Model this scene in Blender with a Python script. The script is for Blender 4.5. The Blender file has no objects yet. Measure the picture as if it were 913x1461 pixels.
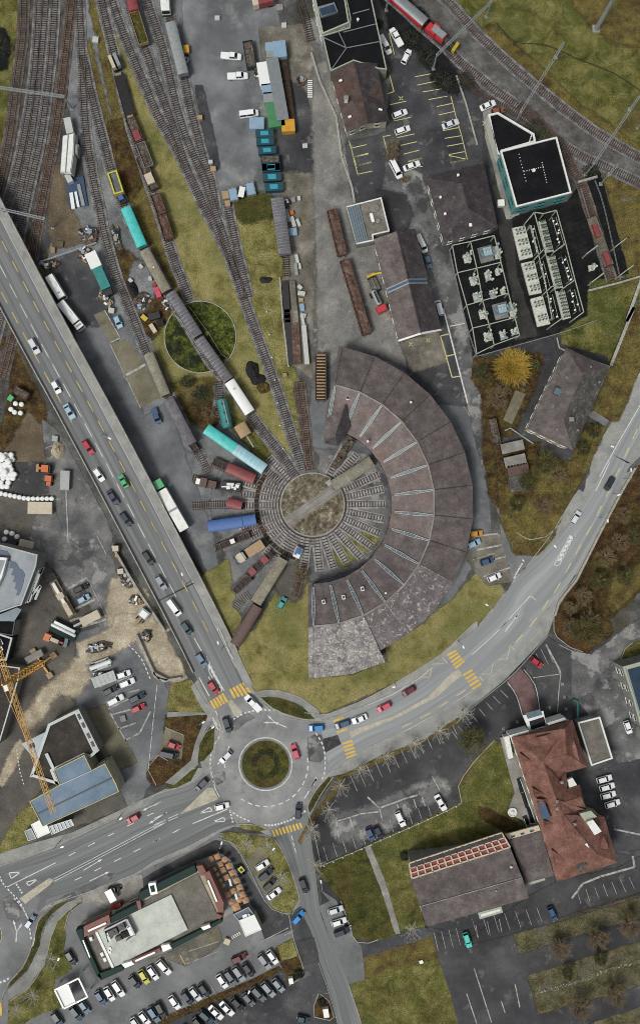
import bpy,math,random
from mathutils import Vector,noise
from mathutils.geometry import delaunay_2d_cdt
random.seed(7)
R = math.radians
SC = bpy.context.scene
COL = SC.collection
# ---------------------------------------------------------------- camera, sky, sun, exposure
H = 260.0            # the camera hangs 260 m above the ground and looks straight down
S = 0.2054           # metres per photograph pixel on the ground
cam = bpy.data.cameras.new('camera'); camo = bpy.data.objects.new('camera',cam); COL.objects.link(camo)
camo.location = (0,0,H); camo.rotation_euler = (0,0,0)
cam.sensor_fit = 'VERTICAL'; cam.sensor_height = 24.0
cam.lens = 12.0 / (730.5 * S / H)
cam.clip_end = 5000; cam.clip_start = 1
SC.camera = camo
SUNV = Vector((-0.66,-0.62,1.45)).normalized()
w = bpy.data.worlds.new('World'); SC.world = w; w.use_nodes = True
nt = w.node_tree; bg = nt.nodes['Background']
sky = nt.nodes.new('ShaderNodeTexSky'); sky.sky_type = 'NISHITA'; sky.sun_disc = False
sky.sun_elevation = math.asin(SUNV.z); sky.sun_rotation = math.atan2(SUNV.x,SUNV.y)
sky.air_density = 1.0; sky.dust_density = 4.0; sky.ozone_density = 0.6
hs = nt.nodes.new('ShaderNodeHueSaturation'); hs.inputs['Saturation'].default_value = 0.34
nt.links.new(sky.outputs[0],hs.inputs['Color']); nt.links.new(hs.outputs[0],bg.inputs[0])
bg.inputs[1].default_value = 0.098
sl = bpy.data.lights.new('sun','SUN'); sl.energy = 1.85; sl.angle = R(17); sl.color = (1.0,0.965,0.92)
so = bpy.data.objects.new('sun',sl); COL.objects.link(so)
so.rotation_euler = SUNV.to_track_quat('Z','Y').to_euler(); so.location = SUNV * 300
SC.view_settings.view_transform = 'Standard'; SC.view_settings.look = 'None'
SC.view_settings.gamma = 1; SC.view_settings.exposure = 0.12
SC.view_settings.use_curve_mapping = False
SC.cycles.filter_width = 1.0

# ---------------------------------------------------------------- pixels of the photograph -> ground plan
ORG = {}
for r_,y_ in zip('ABCDEF',(0,220,440,660,880,1100)):
    for i_,x_ in enumerate((0,220,440,673)):
        ORG[f'{r_}{i_+1}'] = (x_,y_,240 / 913)
for i_,x_ in enumerate((0,180,360,540,733)):
    ORG[f'G{i_+1}'] = (x_,1281,180 / 913)
ORG.update(T1=(640,300,220/913),T2=(700,1000,200/913),T3=(100,1200,300/913),T4=(0,760,160/913),
           T5=(130,340,160/913),T6=(370,640,200/913),N=(0,0,1))
def c(k,x,y):
    o = ORG[k]; return (o[0] + x * o[2],o[1] + y * o[2])
def P(k,s):
    return [c(k,*map(float,q.split(','))) for q in s.split()]
def N(s):
    return P('N',s)
def W(p,z=0.0):
    """plan position of something seen at photograph pixel p and standing z metres up"""
    f = S * (H - z) / H
    return Vector(((p[0] - 456.5) * f,(730.5 - p[1]) * f,z))
def sm(a,b,x):
    t = max(0,min(1,(x - a) / (b - a))); return t * t * (3 - 2 * t)

# ---------------------------------------------------------------- materials
def lin(h):
    if not isinstance(h,str): return tuple(h)
    h = h.lstrip('#'); v = [int(h[i:i+2],16) / 255 for i in (0,2,4)]
    return tuple(x / 12.92 if x <= 0.04045 else ((x + 0.055) / 1.055) ** 2.4 for x in v)
MATS = {}
def ramp(nt,stops):
    r = nt.nodes.new('ShaderNodeValToRGB'); e = r.color_ramp.elements
    while len(e) < len(stops): e.new(0.5)
    for i,(p,col) in enumerate(stops):
        e[i].position = p; e[i].color = (*lin(col),1)
    return r
def nz(nt,vec,scale,detail=5,rough=0.6,dist=0.0,stretch=None,off=0.0):
    n = nt.nodes.new('ShaderNodeTexNoise'); n.inputs['Scale'].default_value = scale
    n.inputs['Detail'].default_value = detail; n.inputs['Roughness'].default_value = rough
    n.inputs['Distortion'].default_value = dist
    if stretch or off:
        m = nt.nodes.new('ShaderNodeMapping'); nt.links.new(vec,m.inputs[0])
        if stretch: m.inputs['Scale'].default_value = stretch
        m.inputs['Location'].default_value = (off,off * 1.7,0); nt.links.new(m.outputs[0],n.inputs['Vector'])
    else: nt.links.new(vec,n.inputs['Vector'])
    return n
def mixc(nt,a,b,fac,mode='MIX'):
    m = nt.nodes.new('ShaderNodeMix'); m.data_type = 'RGBA'; m.blend_type = mode
    for i,s in ((0,fac),(6,a),(7,b)):
        if isinstance(s,(float,int)): m.inputs[i].default_value = s
        elif isinstance(s,tuple): m.inputs[i].default_value = (*s,1)
        else: nt.links.new(s,m.inputs[i])
    return m.outputs[2]
def dull(h,k):
    v = lin(h); g = 0.25 * v[0] + 0.65 * v[1] + 0.1 * v[2]; return tuple(x + (g - x) * k for x in v)
def surf(name,stops,scale=0.15,detail=8,nrough=0.65,dist=0.1,patches=(),fine=(2.5,0.5),rough=0.92,bump=0.25,
         coord='pos',stretch=None,spec=0.15):
    """stops: ramp over a large noise; patches: (colour, scale, from, to, strength[, stretch]); fine: (scale, contrast)"""
    if name.split('_')[0] in ('grass','moss','scrub','pond'):
        stops = [(p,dull(q,.04)) for p,q in stops]; patches = [(dull(p[0],.04),*p[1:]) for p in patches]
    if fine: fine = (fine[0],min(.66,fine[1] * 1.45))
    m = bpy.data.materials.new(name); m.use_nodes = True; nt = m.node_tree; b = nt.nodes['Principled BSDF']
    if coord == 'pos': g = nt.nodes.new('ShaderNodeNewGeometry').outputs['Position']
    elif coord == 'uv': g = nt.nodes.new('ShaderNodeTexCoord').outputs['UV']
    else: g = nt.nodes.new('ShaderNodeTexCoord').outputs['Object']
    n1 = nz(nt,g,scale,detail,nrough,dist,stretch)
    r1 = ramp(nt,stops); nt.links.new(n1.outputs[0],r1.inputs[0]); colr = r1.outputs[0]
    for i,p in enumerate(patches):
        pc,ps,a,bb,st = p[:5]
        n = nz(nt,g,ps,8,0.66,0.15,p[5] if len(p) > 5 else None,13.7 * (i + 1))
        mr = nt.nodes.new('ShaderNodeMapRange'); nt.links.new(n.outputs[0],mr.inputs[0])
        mr.inputs[1].default_value = a; mr.inputs[2].default_value = bb; mr.inputs[3].default_value = 0; mr.inputs[4].default_value = st
        colr = mixc(nt,colr,lin(pc),mr.outputs[0])
    if fine:
        nf = nz(nt,g,fine[0],3,0.7,0,None,3.3)
        mr = nt.nodes.new('ShaderNodeMapRange'); nt.links.new(nf.outputs[0],mr.inputs[0])
        mr.inputs[1].default_value = 0.3; mr.inputs[2].default_value = 0.7
        mr.inputs[3].default_value = 1 - fine[1]; mr.inputs[4].default_value = 1 + fine[1]
        cc = nt.nodes.new('ShaderNodeCombineColor')
        for k in range(3): nt.links.new(mr.outputs[0],cc.inputs[k])
        colr = mixc(nt,colr,cc.outputs[0],1.0,'MULTIPLY')
        if bump:
            bp = nt.nodes.new('ShaderNodeBump'); bp.inputs['Strength'].default_value = bump; bp.inputs['Distance'].default_value = 0.2
            nt.links.new(nf.outputs[0],bp.inputs['Height']); nt.links.new(bp.outputs[0],b.inputs['Normal'])
    nt.links.new(colr,b.inputs['Base Color']); b.inputs['Roughness'].default_value = rough
    b.inputs['Specular IOR Level'].default_value = spec
    if coord == 'pos':                            # the fringe of a sheet, broken up by noise
        at = nt.nodes.new('ShaderNodeAttribute'); at.attribute_name = 'fade'
        nn = nz(nt,g,0.9,5,0.7,0.0,None,8.1)
        ad = nt.nodes.new('ShaderNodeMath'); ad.operation = 'MULTIPLY_ADD'; nt.links.new(nn.outputs[0],ad.inputs[0]); ad.inputs[1].default_value = 1.6; ad.inputs[2].default_value = 0.0
        sb = nt.nodes.new('ShaderNodeMath'); sb.operation = 'SUBTRACT'; nt.links.new(ad.outputs[0],sb.inputs[0])
        m2 = nt.nodes.new('ShaderNodeMath'); m2.operation = 'MULTIPLY_ADD'; nt.links.new(at.outputs['Fac'],m2.inputs[0]); m2.inputs[1].default_value = 1.9; m2.inputs[2].default_value = -0.25
        nt.links.new(m2.outputs[0],sb.inputs[1])
        ms = nt.nodes.new('ShaderNodeMapRange'); nt.links.new(sb.outputs[0],ms.inputs[0]); ms.inputs[1].default_value = -0.1; ms.inputs[2].default_value = 0.7
        gt = nt.nodes.new('ShaderNodeMath'); gt.operation = 'GREATER_THAN'; nt.links.new(at.outputs['Fac'],gt.inputs[0]); gt.inputs[1].default_value = 0.0005
        iv = nt.nodes.new('ShaderNodeMath'); iv.operation = 'SUBTRACT'; iv.inputs[0].default_value = 1.0; nt.links.new(gt.outputs[0],iv.inputs[1])
        mx = nt.nodes.new('ShaderNodeMath'); mx.operation = 'MAXIMUM'; nt.links.new(iv.outputs[0],mx.inputs[0]); nt.links.new(ms.outputs[0],mx.inputs[1])
        nt.links.new(mx.outputs[0],b.inputs['Alpha'])
    MATS[name] = m; return m
def paint(name,col,rough=0.55,metal=0.0,wear=0.12,scale=1.5,coat=0.0,spec=0.5,grime=None,coord='pos'):
    m = bpy.data.materials.new(name); m.use_nodes = True; nt = m.node_tree; b = nt.nodes['Principled BSDF']
    g = nt.nodes.new('ShaderNodeNewGeometry').outputs['Position'] if coord == 'pos' else nt.nodes.new('ShaderNodeTexCoord').outputs['Object']
    n = nz(nt,g,scale,5,0.65,0.4)
    cl = lin(col); d = tuple(x * (1 - wear * 1.6) for x in cl); u = tuple(min(0.95,x * (1 + wear)) for x in cl)
    r = ramp(nt,[(0.3,d),(0.5,cl),(0.7,u)]); nt.links.new(n.outputs[0],r.inputs[0]); colr = r.outputs[0]
    if grime:
        n2 = nz(nt,g,grime[1],6,0.7,0.8,None,5.1)
        mr = nt.nodes.new('ShaderNodeMapRange'); nt.links.new(n2.outputs[0],mr.inputs[0])
        mr.inputs[1].default_value = 0.45; mr.inputs[2].default_value = 0.68; mr.inputs[4].default_value = grime[2]
        colr = mixc(nt,colr,lin(grime[0]),mr.outputs[0])
    nt.links.new(colr,b.inputs['Base Color'])
    b.inputs['Roughness'].default_value = rough; b.inputs['Metallic'].default_value = metal
    b.inputs['Coat Weight'].default_value = coat; b.inputs['Coat Roughness'].default_value = 0.08
    b.inputs['Specular IOR Level'].default_value = spec
    MATS[name] = m; return m
def M(k): return MATS[k]

# ---------------------------------------------------------------- mesh builder
class MB:
    def __init__(s): s.v = []; s.f = []; s.m = []; s.uv = {}
    def add(s,vs,fs,m=0,uvs=None):
        o = len(s.v); s.v += [tuple(v) for v in vs]
        for f in fs:
            s.f.append([i + o for i in f]); s.m.append(m)
            if uvs: s.uv[len(s.f) - 1] = [uvs[i] for i in f]
        return s
    def box(s,x,y,z,sx,sy,sz,rot=0.0,m=0,taper=1.0):
        """box standing on z, centred on x, y"""
        ca,sa = math.cos(rot),math.sin(rot); vs = []
        for k,t in ((0,1.0),(1,taper)):
            for a,b in ((-1,-1),(1,-1),(1,1),(-1,1)):
                u,v = a * sx / 2 * t,b * sy / 2 * t
                vs.append((x + u * ca - v * sa,y + u * sa + v * ca,z + k * sz))
        return s.add(vs,[(3,2,1,0),(4,5,6,7),(0,1,5,4),(1,2,6,5),(2,3,7,6),(3,0,4,7)],m)
    def prism(s,poly,z0,z1,m=0,mt=None,bottom=True):
        n = len(poly); a = sum(poly[i][0] * poly[(i + 1) % n][1] - poly[(i + 1) % n][0] * poly[i][1] for i in range(n))
        if a < 0: poly = poly[::-1]
        vs = [(p[0],p[1],z0) for p in poly] + [(p[0],p[1],z1) for p in poly]
        s.add(vs,[(i,(i + 1) % n,n + (i + 1) % n,n + i) for i in range(n)],m)
        o = len(s.v) - 2 * n
        s.f.append([o + n + i for i in range(n)]); s.m.append(m if mt is None else mt)
        if bottom: s.f.append([o + n - 1 - i for i in range(n)]); s.m.append(m)
        return s
    def beam(s,p,q,wd,ht=None,m=0):
        p,q = Vector(p),Vector(q); d = q - p
        if d.length < 1e-6: return s
        d.normalize(); ht = ht or wd
        up = Vector((0,0,1)) if abs(d.z) < 0.95 else Vector((1,0,0))
        a = d.cross(up).normalized() * wd / 2; b = a.cross(d).normalized() * ht / 2
        vs = [p - a - b,p + a - b,p + a + b,p - a + b,q - a - b,q + a - b,q + a + b,q - a + b]
        return s.add(vs,[(0,1,2,3),(7,6,5,4),(0,4,5,1),(1,5,6,2),(2,6,7,3),(3,7,4,0)],m)
    def tube(s,pts,r,n=6,m=0):
        pts = [Vector(p) for p in pts]; vs = []
        rr = r if isinstance(r,(list,tuple)) else [r] * len(pts)
        for i,p in enumerate(pts):
            d = (pts[min(i + 1,len(pts) - 1)] - pts[max(i - 1,0)]).normalized()
            up = Vector((0,0,1)) if abs(d.z) < 0.9 else Vector((1,0,0))
            a = d.cross(up).normalized(); b = a.cross(d)
            vs += [p + (a * math.cos(2 * math.pi * k / n) + b * math.sin(2 * math.pi * k / n)) * rr[i] for k in range(n)]
        fs = [(i * n + k,i * n + (k + 1) % n,(i + 1) * n + (k + 1) % n,(i + 1) * n + k) for i in range(len(pts) - 1) for k in range(n)]
        fs += [tuple(range(n - 1,-1,-1)),tuple((len(pts) - 1) * n + k for k in range(n))]
        return s.add(vs,fs,m)
    def lathe(s,x,y,prof,n=16,m=0):
        vs = [(x + r * math.cos(2 * math.pi * k / n),y + r * math.sin(2 * math.pi * k / n),z) for r,z in prof for k in range(n)]
        L = len(prof)
        fs = [(i * n + k,i * n + (k + 1) % n,(i + 1) * n + (k + 1) % n,(i + 1) * n + k) for i in range(L - 1) for k in range(n)]
        fs += [tuple(range(n - 1,-1,-1)),tuple((L - 1) * n + k for k in range(n))]
        return s.add(vs,fs,m)
    def strip(s,pts,o0,o1,z,m=0,zf=None,side=0.0):
        """flat ribbon along plan points pts between lateral offsets o0..o1 (metres), with uv = along, across"""
        n = len(pts); vs = []; uv = []; L = 0
        nn = normals(pts)
        for i,p in enumerate(pts):
            if i: L += (Vector(p[:2]) - Vector(pts[i-1][:2])).length
            zz = z + (zf(p) if zf else 0)
            a = o0[i] if isinstance(o0,list) else o0; b = o1[i] if isinstance(o1,list) else o1
            vs += [(p[0] + nn[i][0] * a,p[1] + nn[i][1] * a,zz),(p[0] + nn[i][0] * b,p[1] + nn[i][1] * b,zz)]
            uv += [(L,a),(L,b)]
        return s.add(vs,[(2*i,2*i+1,2*i+3,2*i+2) for i in range(n - 1)],m,uv)
    def rail(s,pts,off,wd,z0,z1,m=0,zf=None):
        """solid bar following pts at lateral offset off"""
        nn = normals(pts); vs = []; n = len(pts)
        for i,p in enumerate(pts):
            zz = zf(p) if zf else 0; o = off[i] if isinstance(off,list) else off
            for a,z in ((-1,z0),(1,z0),(1,z1),(-1,z1)):
                t = o + a * wd / 2; vs.append((p[0] + nn[i][0] * t,p[1] + nn[i][1] * t,zz + z))
        fs = [(i*4+k,i*4+(k+1) % 4,i*4+4+(k+1) % 4,i*4+4+k) for i in range(n - 1) for k in range(4)]
        fs += [(3,2,1,0),tuple((n - 1) * 4 + k for k in range(4))]
        return s.add(vs,fs,m)
    def build(s,name,mats,parent=None,off=None,smooth=False,fix=False):
        me = bpy.data.meshes.new(name)
        vs = s.v if off is None else [(a - off[0],b - off[1],d - off[2]) for a,b,d in s.v]
        me.from_pydata(vs,[],s.f)
        if s.uv:
            l = me.uv_layers.new(name='uv')
            for fi,us in s.uv.items():
                for li,u in zip(me.polygons[fi].loop_indices,us): l.data[li].uv = u
        for mm in (mats if isinstance(mats,(list,tuple)) else [mats]): me.materials.append(M(mm) if isinstance(mm,str) else mm)
        me.polygons.foreach_set('material_index',s.m)
        if smooth: me.polygons.foreach_set('use_smooth',[True] * len(me.polygons))
        me.update()
        if fix:
            import bmesh
            b = bmesh.new(); b.from_mesh(me); bmesh.ops.recalc_face_normals(b,faces=b.faces); b.to_mesh(me); b.free()
        o = bpy.data.objects.new(name,me); COL.objects.link(o)
        if parent: o.parent = parent
        return o
def normals(pts):
    out = []
    for i in range(len(pts)):
        a = Vector(pts[max(i-1,0)][:2]); b = Vector(pts[min(i+1,len(pts)-1)][:2]); d = (b - a)
        d = d.normalized() if d.length > 0 else Vector((1,0)); out.append((d.y,-d.x))
    return out            # points to the right-hand side of travel
def spline(pts,step=2.0):
    """Catmull-Rom through 2-D points, resampled"""
    p = [Vector(q[:2]) for q in pts]; p = [p[0] * 2 - p[1]] + p + [p[-1] * 2 - p[-2]]; out = []
    for i in range(1,len(p) - 2):
        n = max(1,int((p[i+1] - p[i]).length / step))
        for k in range(n):
            t = k / n
            out.append(0.5 * ((2*p[i]) + (p[i+1]-p[i-1])*t + (2*p[i-1]-5*p[i]+4*p[i+1]-p[i+2])*t*t + (3*p[i]-p[i-1]-3*p[i+1]+p[i+2])*t**3))
    out.append(p[-2]); return out
def walk(pts,step,start=0.0):
    """evenly spaced (point, direction) along a polyline"""
    out = []; need = start
    for a,b in zip(pts,pts[1:]):
        a,b = Vector(a[:2]),Vector(b[:2]); L = (b - a).length
        if L == 0: continue
        while need <= L:
            out.append((a + (b - a) * (need / L),(b - a).normalized())); need += step
        need -= L
    return out
def tag(o,label=None,cat=None,group=None,kind=None):
    for k,v in (('label',label),('category',cat),('group',group),('kind',kind)):
        if v: o[k] = v
    return o
def thing(name,label,cat,loc=(0,0,0),rz=0.0,group=None):
    o = bpy.data.objects.new(name,None); COL.objects.link(o); o.empty_display_size = 0.3
    o.location = loc; o.rotation_euler = (0,0,rz); return tag(o,label,cat,group)
def copy_tree(o,parent=None):
    k = o.copy(); COL.objects.link(k); k.parent = parent
    for ch in [x for x in o.children]: copy_tree(ch,k)
    return k
def fract(poly,amp,seg,seed=0):
    """break up the edges of a plan polygon"""
    out = []; n = len(poly)
    for i in range(n):
        a,b = Vector(poly[i][:2]),Vector(poly[(i+1) % n][:2]); L = (b - a).length; k = max(1,int(L / seg))
        d = (b - a).normalized() if L > 0 else Vector((1,0)); nr = Vector((-d.y,d.x))
        for j in range(k):
            p = a + (b - a) * (j / k)
            q = noise.noise(Vector((p.x * 0.35,p.y * 0.35,seed))) + 0.6 * noise.noise(Vector((p.x * 1.3,p.y * 1.3,seed + 9)))
            out.append(p + nr * q * amp)
    return out
LAYER = [0]
def sheet(name,px,mat,lay,kind='structure',amp=0.0,seg=1.2,label=None,parent=None):
    poly = [W(p) for p in px]
    if amp: poly = fract(poly,amp,seg,len(px))
    LAYER[0] += 1
    z = 0.012 * lay + 0.0001 * LAYER[0]
    mb = MB(); n = len(poly)
    a = sum(poly[i][0] * poly[(i + 1) % n][1] - poly[(i + 1) % n][0] * poly[i][1] for i in range(n))
    if a < 0: poly = poly[::-1]
    cv,_,cf = delaunay_2d_cdt([Vector(p[:2]) for p in poly],[],[list(range(n))],1,1e-4)[:3]
    mb.add([(p[0],p[1],z) for p in cv],[f if (cv[f[1]] - cv[f[0]]).cross(cv[f[2]] - cv[f[0]]) > 0 else f[::-1] for f in cf]); nc = len(cv)
    if amp:                                       # a ragged fringe that thins out over the neighbouring ground
        wdt = min(3.6,amp * 3.6); nn = normals(poly + poly[:1])
        nn = normals([poly[-1]] + poly + [poly[0]])[1:-1]
        mb.add([(p[0],p[1],z) for p in poly] + [(p[0] + v[0] * wdt,p[1] + v[1] * wdt,z - 0.009 - 0.002 * random.random()) for p,v in zip(poly,nn)],
               [(i,n + i,n + (i + 1) % n,(i + 1) % n) for i in range(n)],0)
    o = mb.build(name,mat,parent)
    if amp:
        at = o.data.attributes.new('fade','FLOAT','POINT'); at.data.foreach_set('value',[0.0] * (nc + n) + [1.0] * n)
    tag(o,label,None,None,kind); return o
# ---------------------------------------------------------------- surfaces
surf('ground',[(0.32,'#33332f'),(0.45,'#4a4b49'),(0.55,'#5b5d5c'),(0.68,'#75766f')],0.12,patches=[('#2c2b28',0.05,0.5,0.62,0.6),('#4c4630',0.09,0.52,0.62,0.5)],fine=(3.5,0.4))
surf('yard_gravel',[(0.32,'#4e5050'),(0.46,'#686b6c'),(0.58,'#7a7d7d'),(0.7,'#8b8c88')],0.1,patches=[('#54503f',0.06,0.55,0.66,0.55),('#3c3c3a',0.3,0.58,0.7,0.6)],fine=(4,0.35))
surf('rail_bed',[(0.3,'#2f2d2a'),(0.45,'#44423f'),(0.58,'#575552'),(0.72,'#706e6a')],0.25,patches=[('#3a2f23',0.12,0.52,0.66,0.5),('#54503f',0.4,0.58,0.7,0.4)],fine=(4.5,0.5))
surf('rail_grey',[(0.3,'#3f3e3b'),(0.45,'#53524f'),(0.58,'#646360'),(0.72,'#7b7a76')],0.25,patches=[('#4b4438',0.12,0.52,0.66,0.5)],fine=(4.5,0.4))
surf('ballast',[(0.3,'#4a4a4c'),(0.48,'#6a6b6d'),(0.62,'#83847f')],0.5,patches=[('#3a332b',0.2,0.52,0.66,0.6)],fine=(6,0.5))
surf('ballast_pale',[(0.3,'#6c6c6c'),(0.48,'#8b8b89'),(0.62,'#a09f9a')],0.5,patches=[('#5b5a52',0.3,0.54,0.66,0.6)],fine=(6,0.4))
surf('ballast_brown',[(0.3,'#393431'),(0.48,'#565049'),(0.65,'#736c64')],0.4,patches=[('#3d2a1c',0.2,0.5,0.66,0.6)],fine=(6,0.5))
GR = [(0.30,'#2b2d12'),(0.40,'#474a1f'),(0.5,'#5d5c2e'),(0.6,'#736f3f'),(0.72,'#807855')]
surf('grass',GR,0.22,10,0.72,0.5,patches=[('#4a3a24',0.07,0.54,0.66,0.6),('#414a22',0.05,0.5,0.6,0.6),('#827b5a',0.35,0.6,0.75,0.5)],fine=(3.2,0.5),bump=0.6)
surf('grass_dry',[(0.3,'#4d4826'),(0.42,'#6e6a3c'),(0.52,'#827c4c'),(0.62,'#8a8055'),(0.72,'#a0966e')],0.16,10,0.7,0.12,patches=[('#5f6335',0.05,0.48,0.6,0.65),('#544026',0.2,0.6,0.7,0.6)],fine=(3.5,0.35),bump=0.5)
surf('grass_mid',[(0.3,'#43451f'),(0.42,'#5c5c2d'),(0.52,'#706d3d'),(0.62,'#847d50'),(0.74,'#938a68')],0.3,10,0.72,0.12,patches=[('#4f3d24',0.1,0.56,0.66,0.6),('#9b915f',0.06,0.52,0.66,0.45)],fine=(3,0.45),bump=0.6)
surf('grass_dark',[(0.3,'#1d2010'),(0.42,'#363b1a'),(0.52,'#4a4a21'),(0.62,'#5b552b'),(0.74,'#6a5c3a')],0.3,10,0.72,0.12,patches=[('#46351f',0.12,0.5,0.64,0.6),('#37401a',0.06,0.5,0.6,0.5)],fine=(3,0.5),bump=0.6)
surf('scrub',[(0.3,'#1c170e'),(0.42,'#33291a'),(0.52,'#4a3c22'),(0.62,'#5e5028'),(0.74,'#78683c')],0.35,10,0.75,0.12,patches=[('#4c3420',0.1,0.5,0.62,0.7),('#4b4c1e',0.14,0.55,0.66,0.6)],fine=(2.6,0.55),bump=0.9)
surf('moss_strip',[(0.3,'#3a3420'),(0.45,'#574f2b'),(0.6,'#6b6031'),(0.72,'#7d6f45')],0.3,9,0.7,0.12,patches=[('#3f2e1c',0.13,0.5,0.62,0.7),('#66681f',0.2,0.56,0.68,0.5),('#77776f',0.15,0.62,0.72,0.6)],fine=(3,0.45),bump=0.5)
surf('asphalt',[(0.3,'#5a5c5c'),(0.46,'#6a6c6c'),(0.56,'#757777'),(0.7,'#848686')],0.07,7,0.6,0.12,patches=[('#565757',0.1,0.56,0.62,0.5),('#8e8f8c',0.3,0.62,0.72,0.35)],fine=(5,0.14),bump=0.08,rough=0.85)
surf('asphalt_road',[(0.3,'#646767'),(0.48,'#707373'),(0.6,'#797c7b'),(0.75,'#858786')],0.5,6,0.6,0.3,coord='uv',stretch=(0.035,1.0,1),patches=[('#5b5d5d',0.5,0.5,0.6,0.75,(0.015,1.1,1)),('#8a8c8a',0.4,0.6,0.7,0.4,(0.05,1.4,1))],fine=(4,0.12),bump=0.06,rough=0.82)
surf('asphalt_main',[(0.3,'#7c8080'),(0.48,'#8a8e8e'),(0.6,'#949897'),(0.75,'#a0a2a0')],0.5,6,0.6,0.12,coord='uv',stretch=(0.035,1.0,1),patches=[('#7c7f7f',0.5,0.5,0.6,0.75,(0.015,1.1,1)),('#b0b2af',0.4,0.6,0.7,0.4,(0.05,1.4,1))],fine=(4,0.1),bump=0.06,rough=0.82)  # same asphalt as the other roads; brighter middle of the view painted in
surf('asphalt_ring',[(0.3,'#6f7170'),(0.46,'#7f8180'),(0.56,'#8a8b89'),(0.7,'#989996')],0.12,7,0.6,0.1,patches=[('#63645f',0.15,0.58,0.64,0.5),('#a2a39f',0.3,0.62,0.72,0.35)],fine=(5,0.12),bump=0.08,rough=0.85)
surf('asphalt_light',[(0.3,'#6d6f6c'),(0.5,'#7f817d'),(0.7,'#94958f')],0.2,7,0.6,0.12,patches=[('#666761',0.1,0.55,0.65,0.4)],fine=(4,0.12),bump=0.06)
surf('asphalt_dark',[(0.3,'#252628'),(0.46,'#333436'),(0.58,'#404142'),(0.72,'#525251')],0.08,8,0.65,0.12,patches=[('#62615d',0.2,0.58,0.63,0.6),('#17181a',0.05,0.5,0.6,0.6)],fine=(4,0.25),bump=0.1,rough=0.75,spec=0.4)
surf('asphalt_lot',[(0.3,'#313234'),(0.46,'#404143'),(0.58,'#4d4e4f'),(0.72,'#626261')],0.08,8,0.65,0.12,patches=[('#72716d',0.2,0.58,0.62,0.55),('#26272a',0.04,0.5,0.6,0.5)],fine=(4,0.2),bump=0.1,rough=0.8)
surf('asphalt_wet',[(0.3,'#3a3b3c'),(0.46,'#545555'),(0.56,'#686866'),(0.7,'#888782')],0.11,9,0.68,0.12,patches=[('#94948f',0.12,0.55,0.585,0.6),('#26282b',0.1,0.56,0.6,0.7)],fine=(3,0.2),bump=0.1,rough=0.7,spec=0.45)
surf('yard_asphalt',[(0.3,'#525557'),(0.46,'#626567'),(0.58,'#707375'),(0.72,'#848585')],0.09,7,0.6,0.12,patches=[('#9a9992',0.11,0.57,0.7,0.55),('#45484a',0.08,0.54,0.64,0.5),('#8e8e88',0.6,0.62,0.72,0.4)],fine=(4,0.15),bump=0.08)
surf('old_concrete',[(0.3,'#4b4a43'),(0.44,'#625f55'),(0.56,'#77736a'),(0.7,'#918d82')],0.12,9,0.7,0.12,patches=[('#3b3a36',0.18,0.56,0.66,0.6),('#a5a29a',0.3,0.63,0.72,0.6),('#6d6439',0.08,0.55,0.66,0.4)],fine=(3,0.22),bump=0.15)
surf('pale_concrete',[(0.3,'#6c6a62'),(0.5,'#82807a'),(0.7,'#9d9b95')],0.2,7,0.65,0.12,patches=[('#55534d',0.2,0.58,0.68,0.4)],fine=(3,0.15),bump=0.1)
surf('slab',[(0.3,'#5c594a'),(0.5,'#6e6a58'),(0.7,'#7f7c6c')],0.15,8,0.65,0.12,patches=[('#45443b',0.25,0.6,0.7,0.6),('#8f8d80',0.2,0.62,0.7,0.5)],fine=(3,0.18),bump=0.1)
surf('work_sand',[(0.3,'#7e7563'),(0.46,'#978d79'),(0.58,'#ada38d'),(0.72,'#c9c1ac')],0.15,9,0.7,0.12,patches=[('#6d6250',0.15,0.55,0.66,0.6),('#dcd5c2',0.3,0.6,0.72,0.5)],fine=(3,0.25),bump=0.5)
surf('mud_lot',[(0.3,'#45433f'),(0.46,'#55534e'),(0.58,'#625f58'),(0.72,'#79756a')],0.07,9,0.68,0.12,patches=[('#79715c',0.06,0.55,0.68,0.5),('#2e2d2a',0.1,0.56,0.66,0.5)],fine=(3,0.22),bump=0.15)
surf('mud_brown',[(0.3,'#4b4336'),(0.5,'#5f5545'),(0.7,'#766b57')],0.12,9,0.68,0.12,patches=[('#7f7560',0.08,0.54,0.66,0.5)],fine=(3,0.3),bump=0.3)
surf('dark_yard',[(0.3,'#101112'),(0.5,'#191a1b'),(0.7,'#2a2a29')],0.2,8,0.7,0.12,patches=[('#3a3937',0.2,0.6,0.7,0.5)],fine=(5,0.4),bump=0.2)
surf('service_lane',[(0.3,'#2c2b2a'),(0.5,'#363534'),(0.7,'#454341')],0.2,8,0.7,0.12,patches=[('#2d2a24',0.2,0.56,0.68,0.5)],fine=(5,0.3),bump=0.1)
surf('pavement',[(0.3,'#7a7c78'),(0.5,'#8b8c88'),(0.7,'#9b9c97')],0.25,7,0.6,0.12,patches=[('#62635e',0.2,0.58,0.68,0.4)],fine=(4,0.12),bump=0.05)
surf('kerb_stone',[(0.3,'#7c7b74'),(0.5,'#94938b'),(0.7,'#a9a89f')],0.8,fine=(3,0.15),bump=0.05)
surf('island',[(0.3,'#96917f'),(0.5,'#a8a392'),(0.7,'#b5b1a1')],0.4,patches=[('#7f7a6a',0.3,0.58,0.7,0.5)],fine=(4,0.2))
surf('white_paint',[(0.3,'#a9aaa6'),(0.5,'#c9cac6'),(0.7,'#dadad6')],0.8,patches=[('#83847f',1.2,0.58,0.72,0.6)],fine=None,bump=0)
surf('faint_paint',[(0.3,'#6c6c68'),(0.5,'#a09f9a'),(0.7,'#bdbcb6')],0.8,patches=[('#4b4b48',1.0,0.52,0.66,0.8)],fine=None,bump=0)
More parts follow.
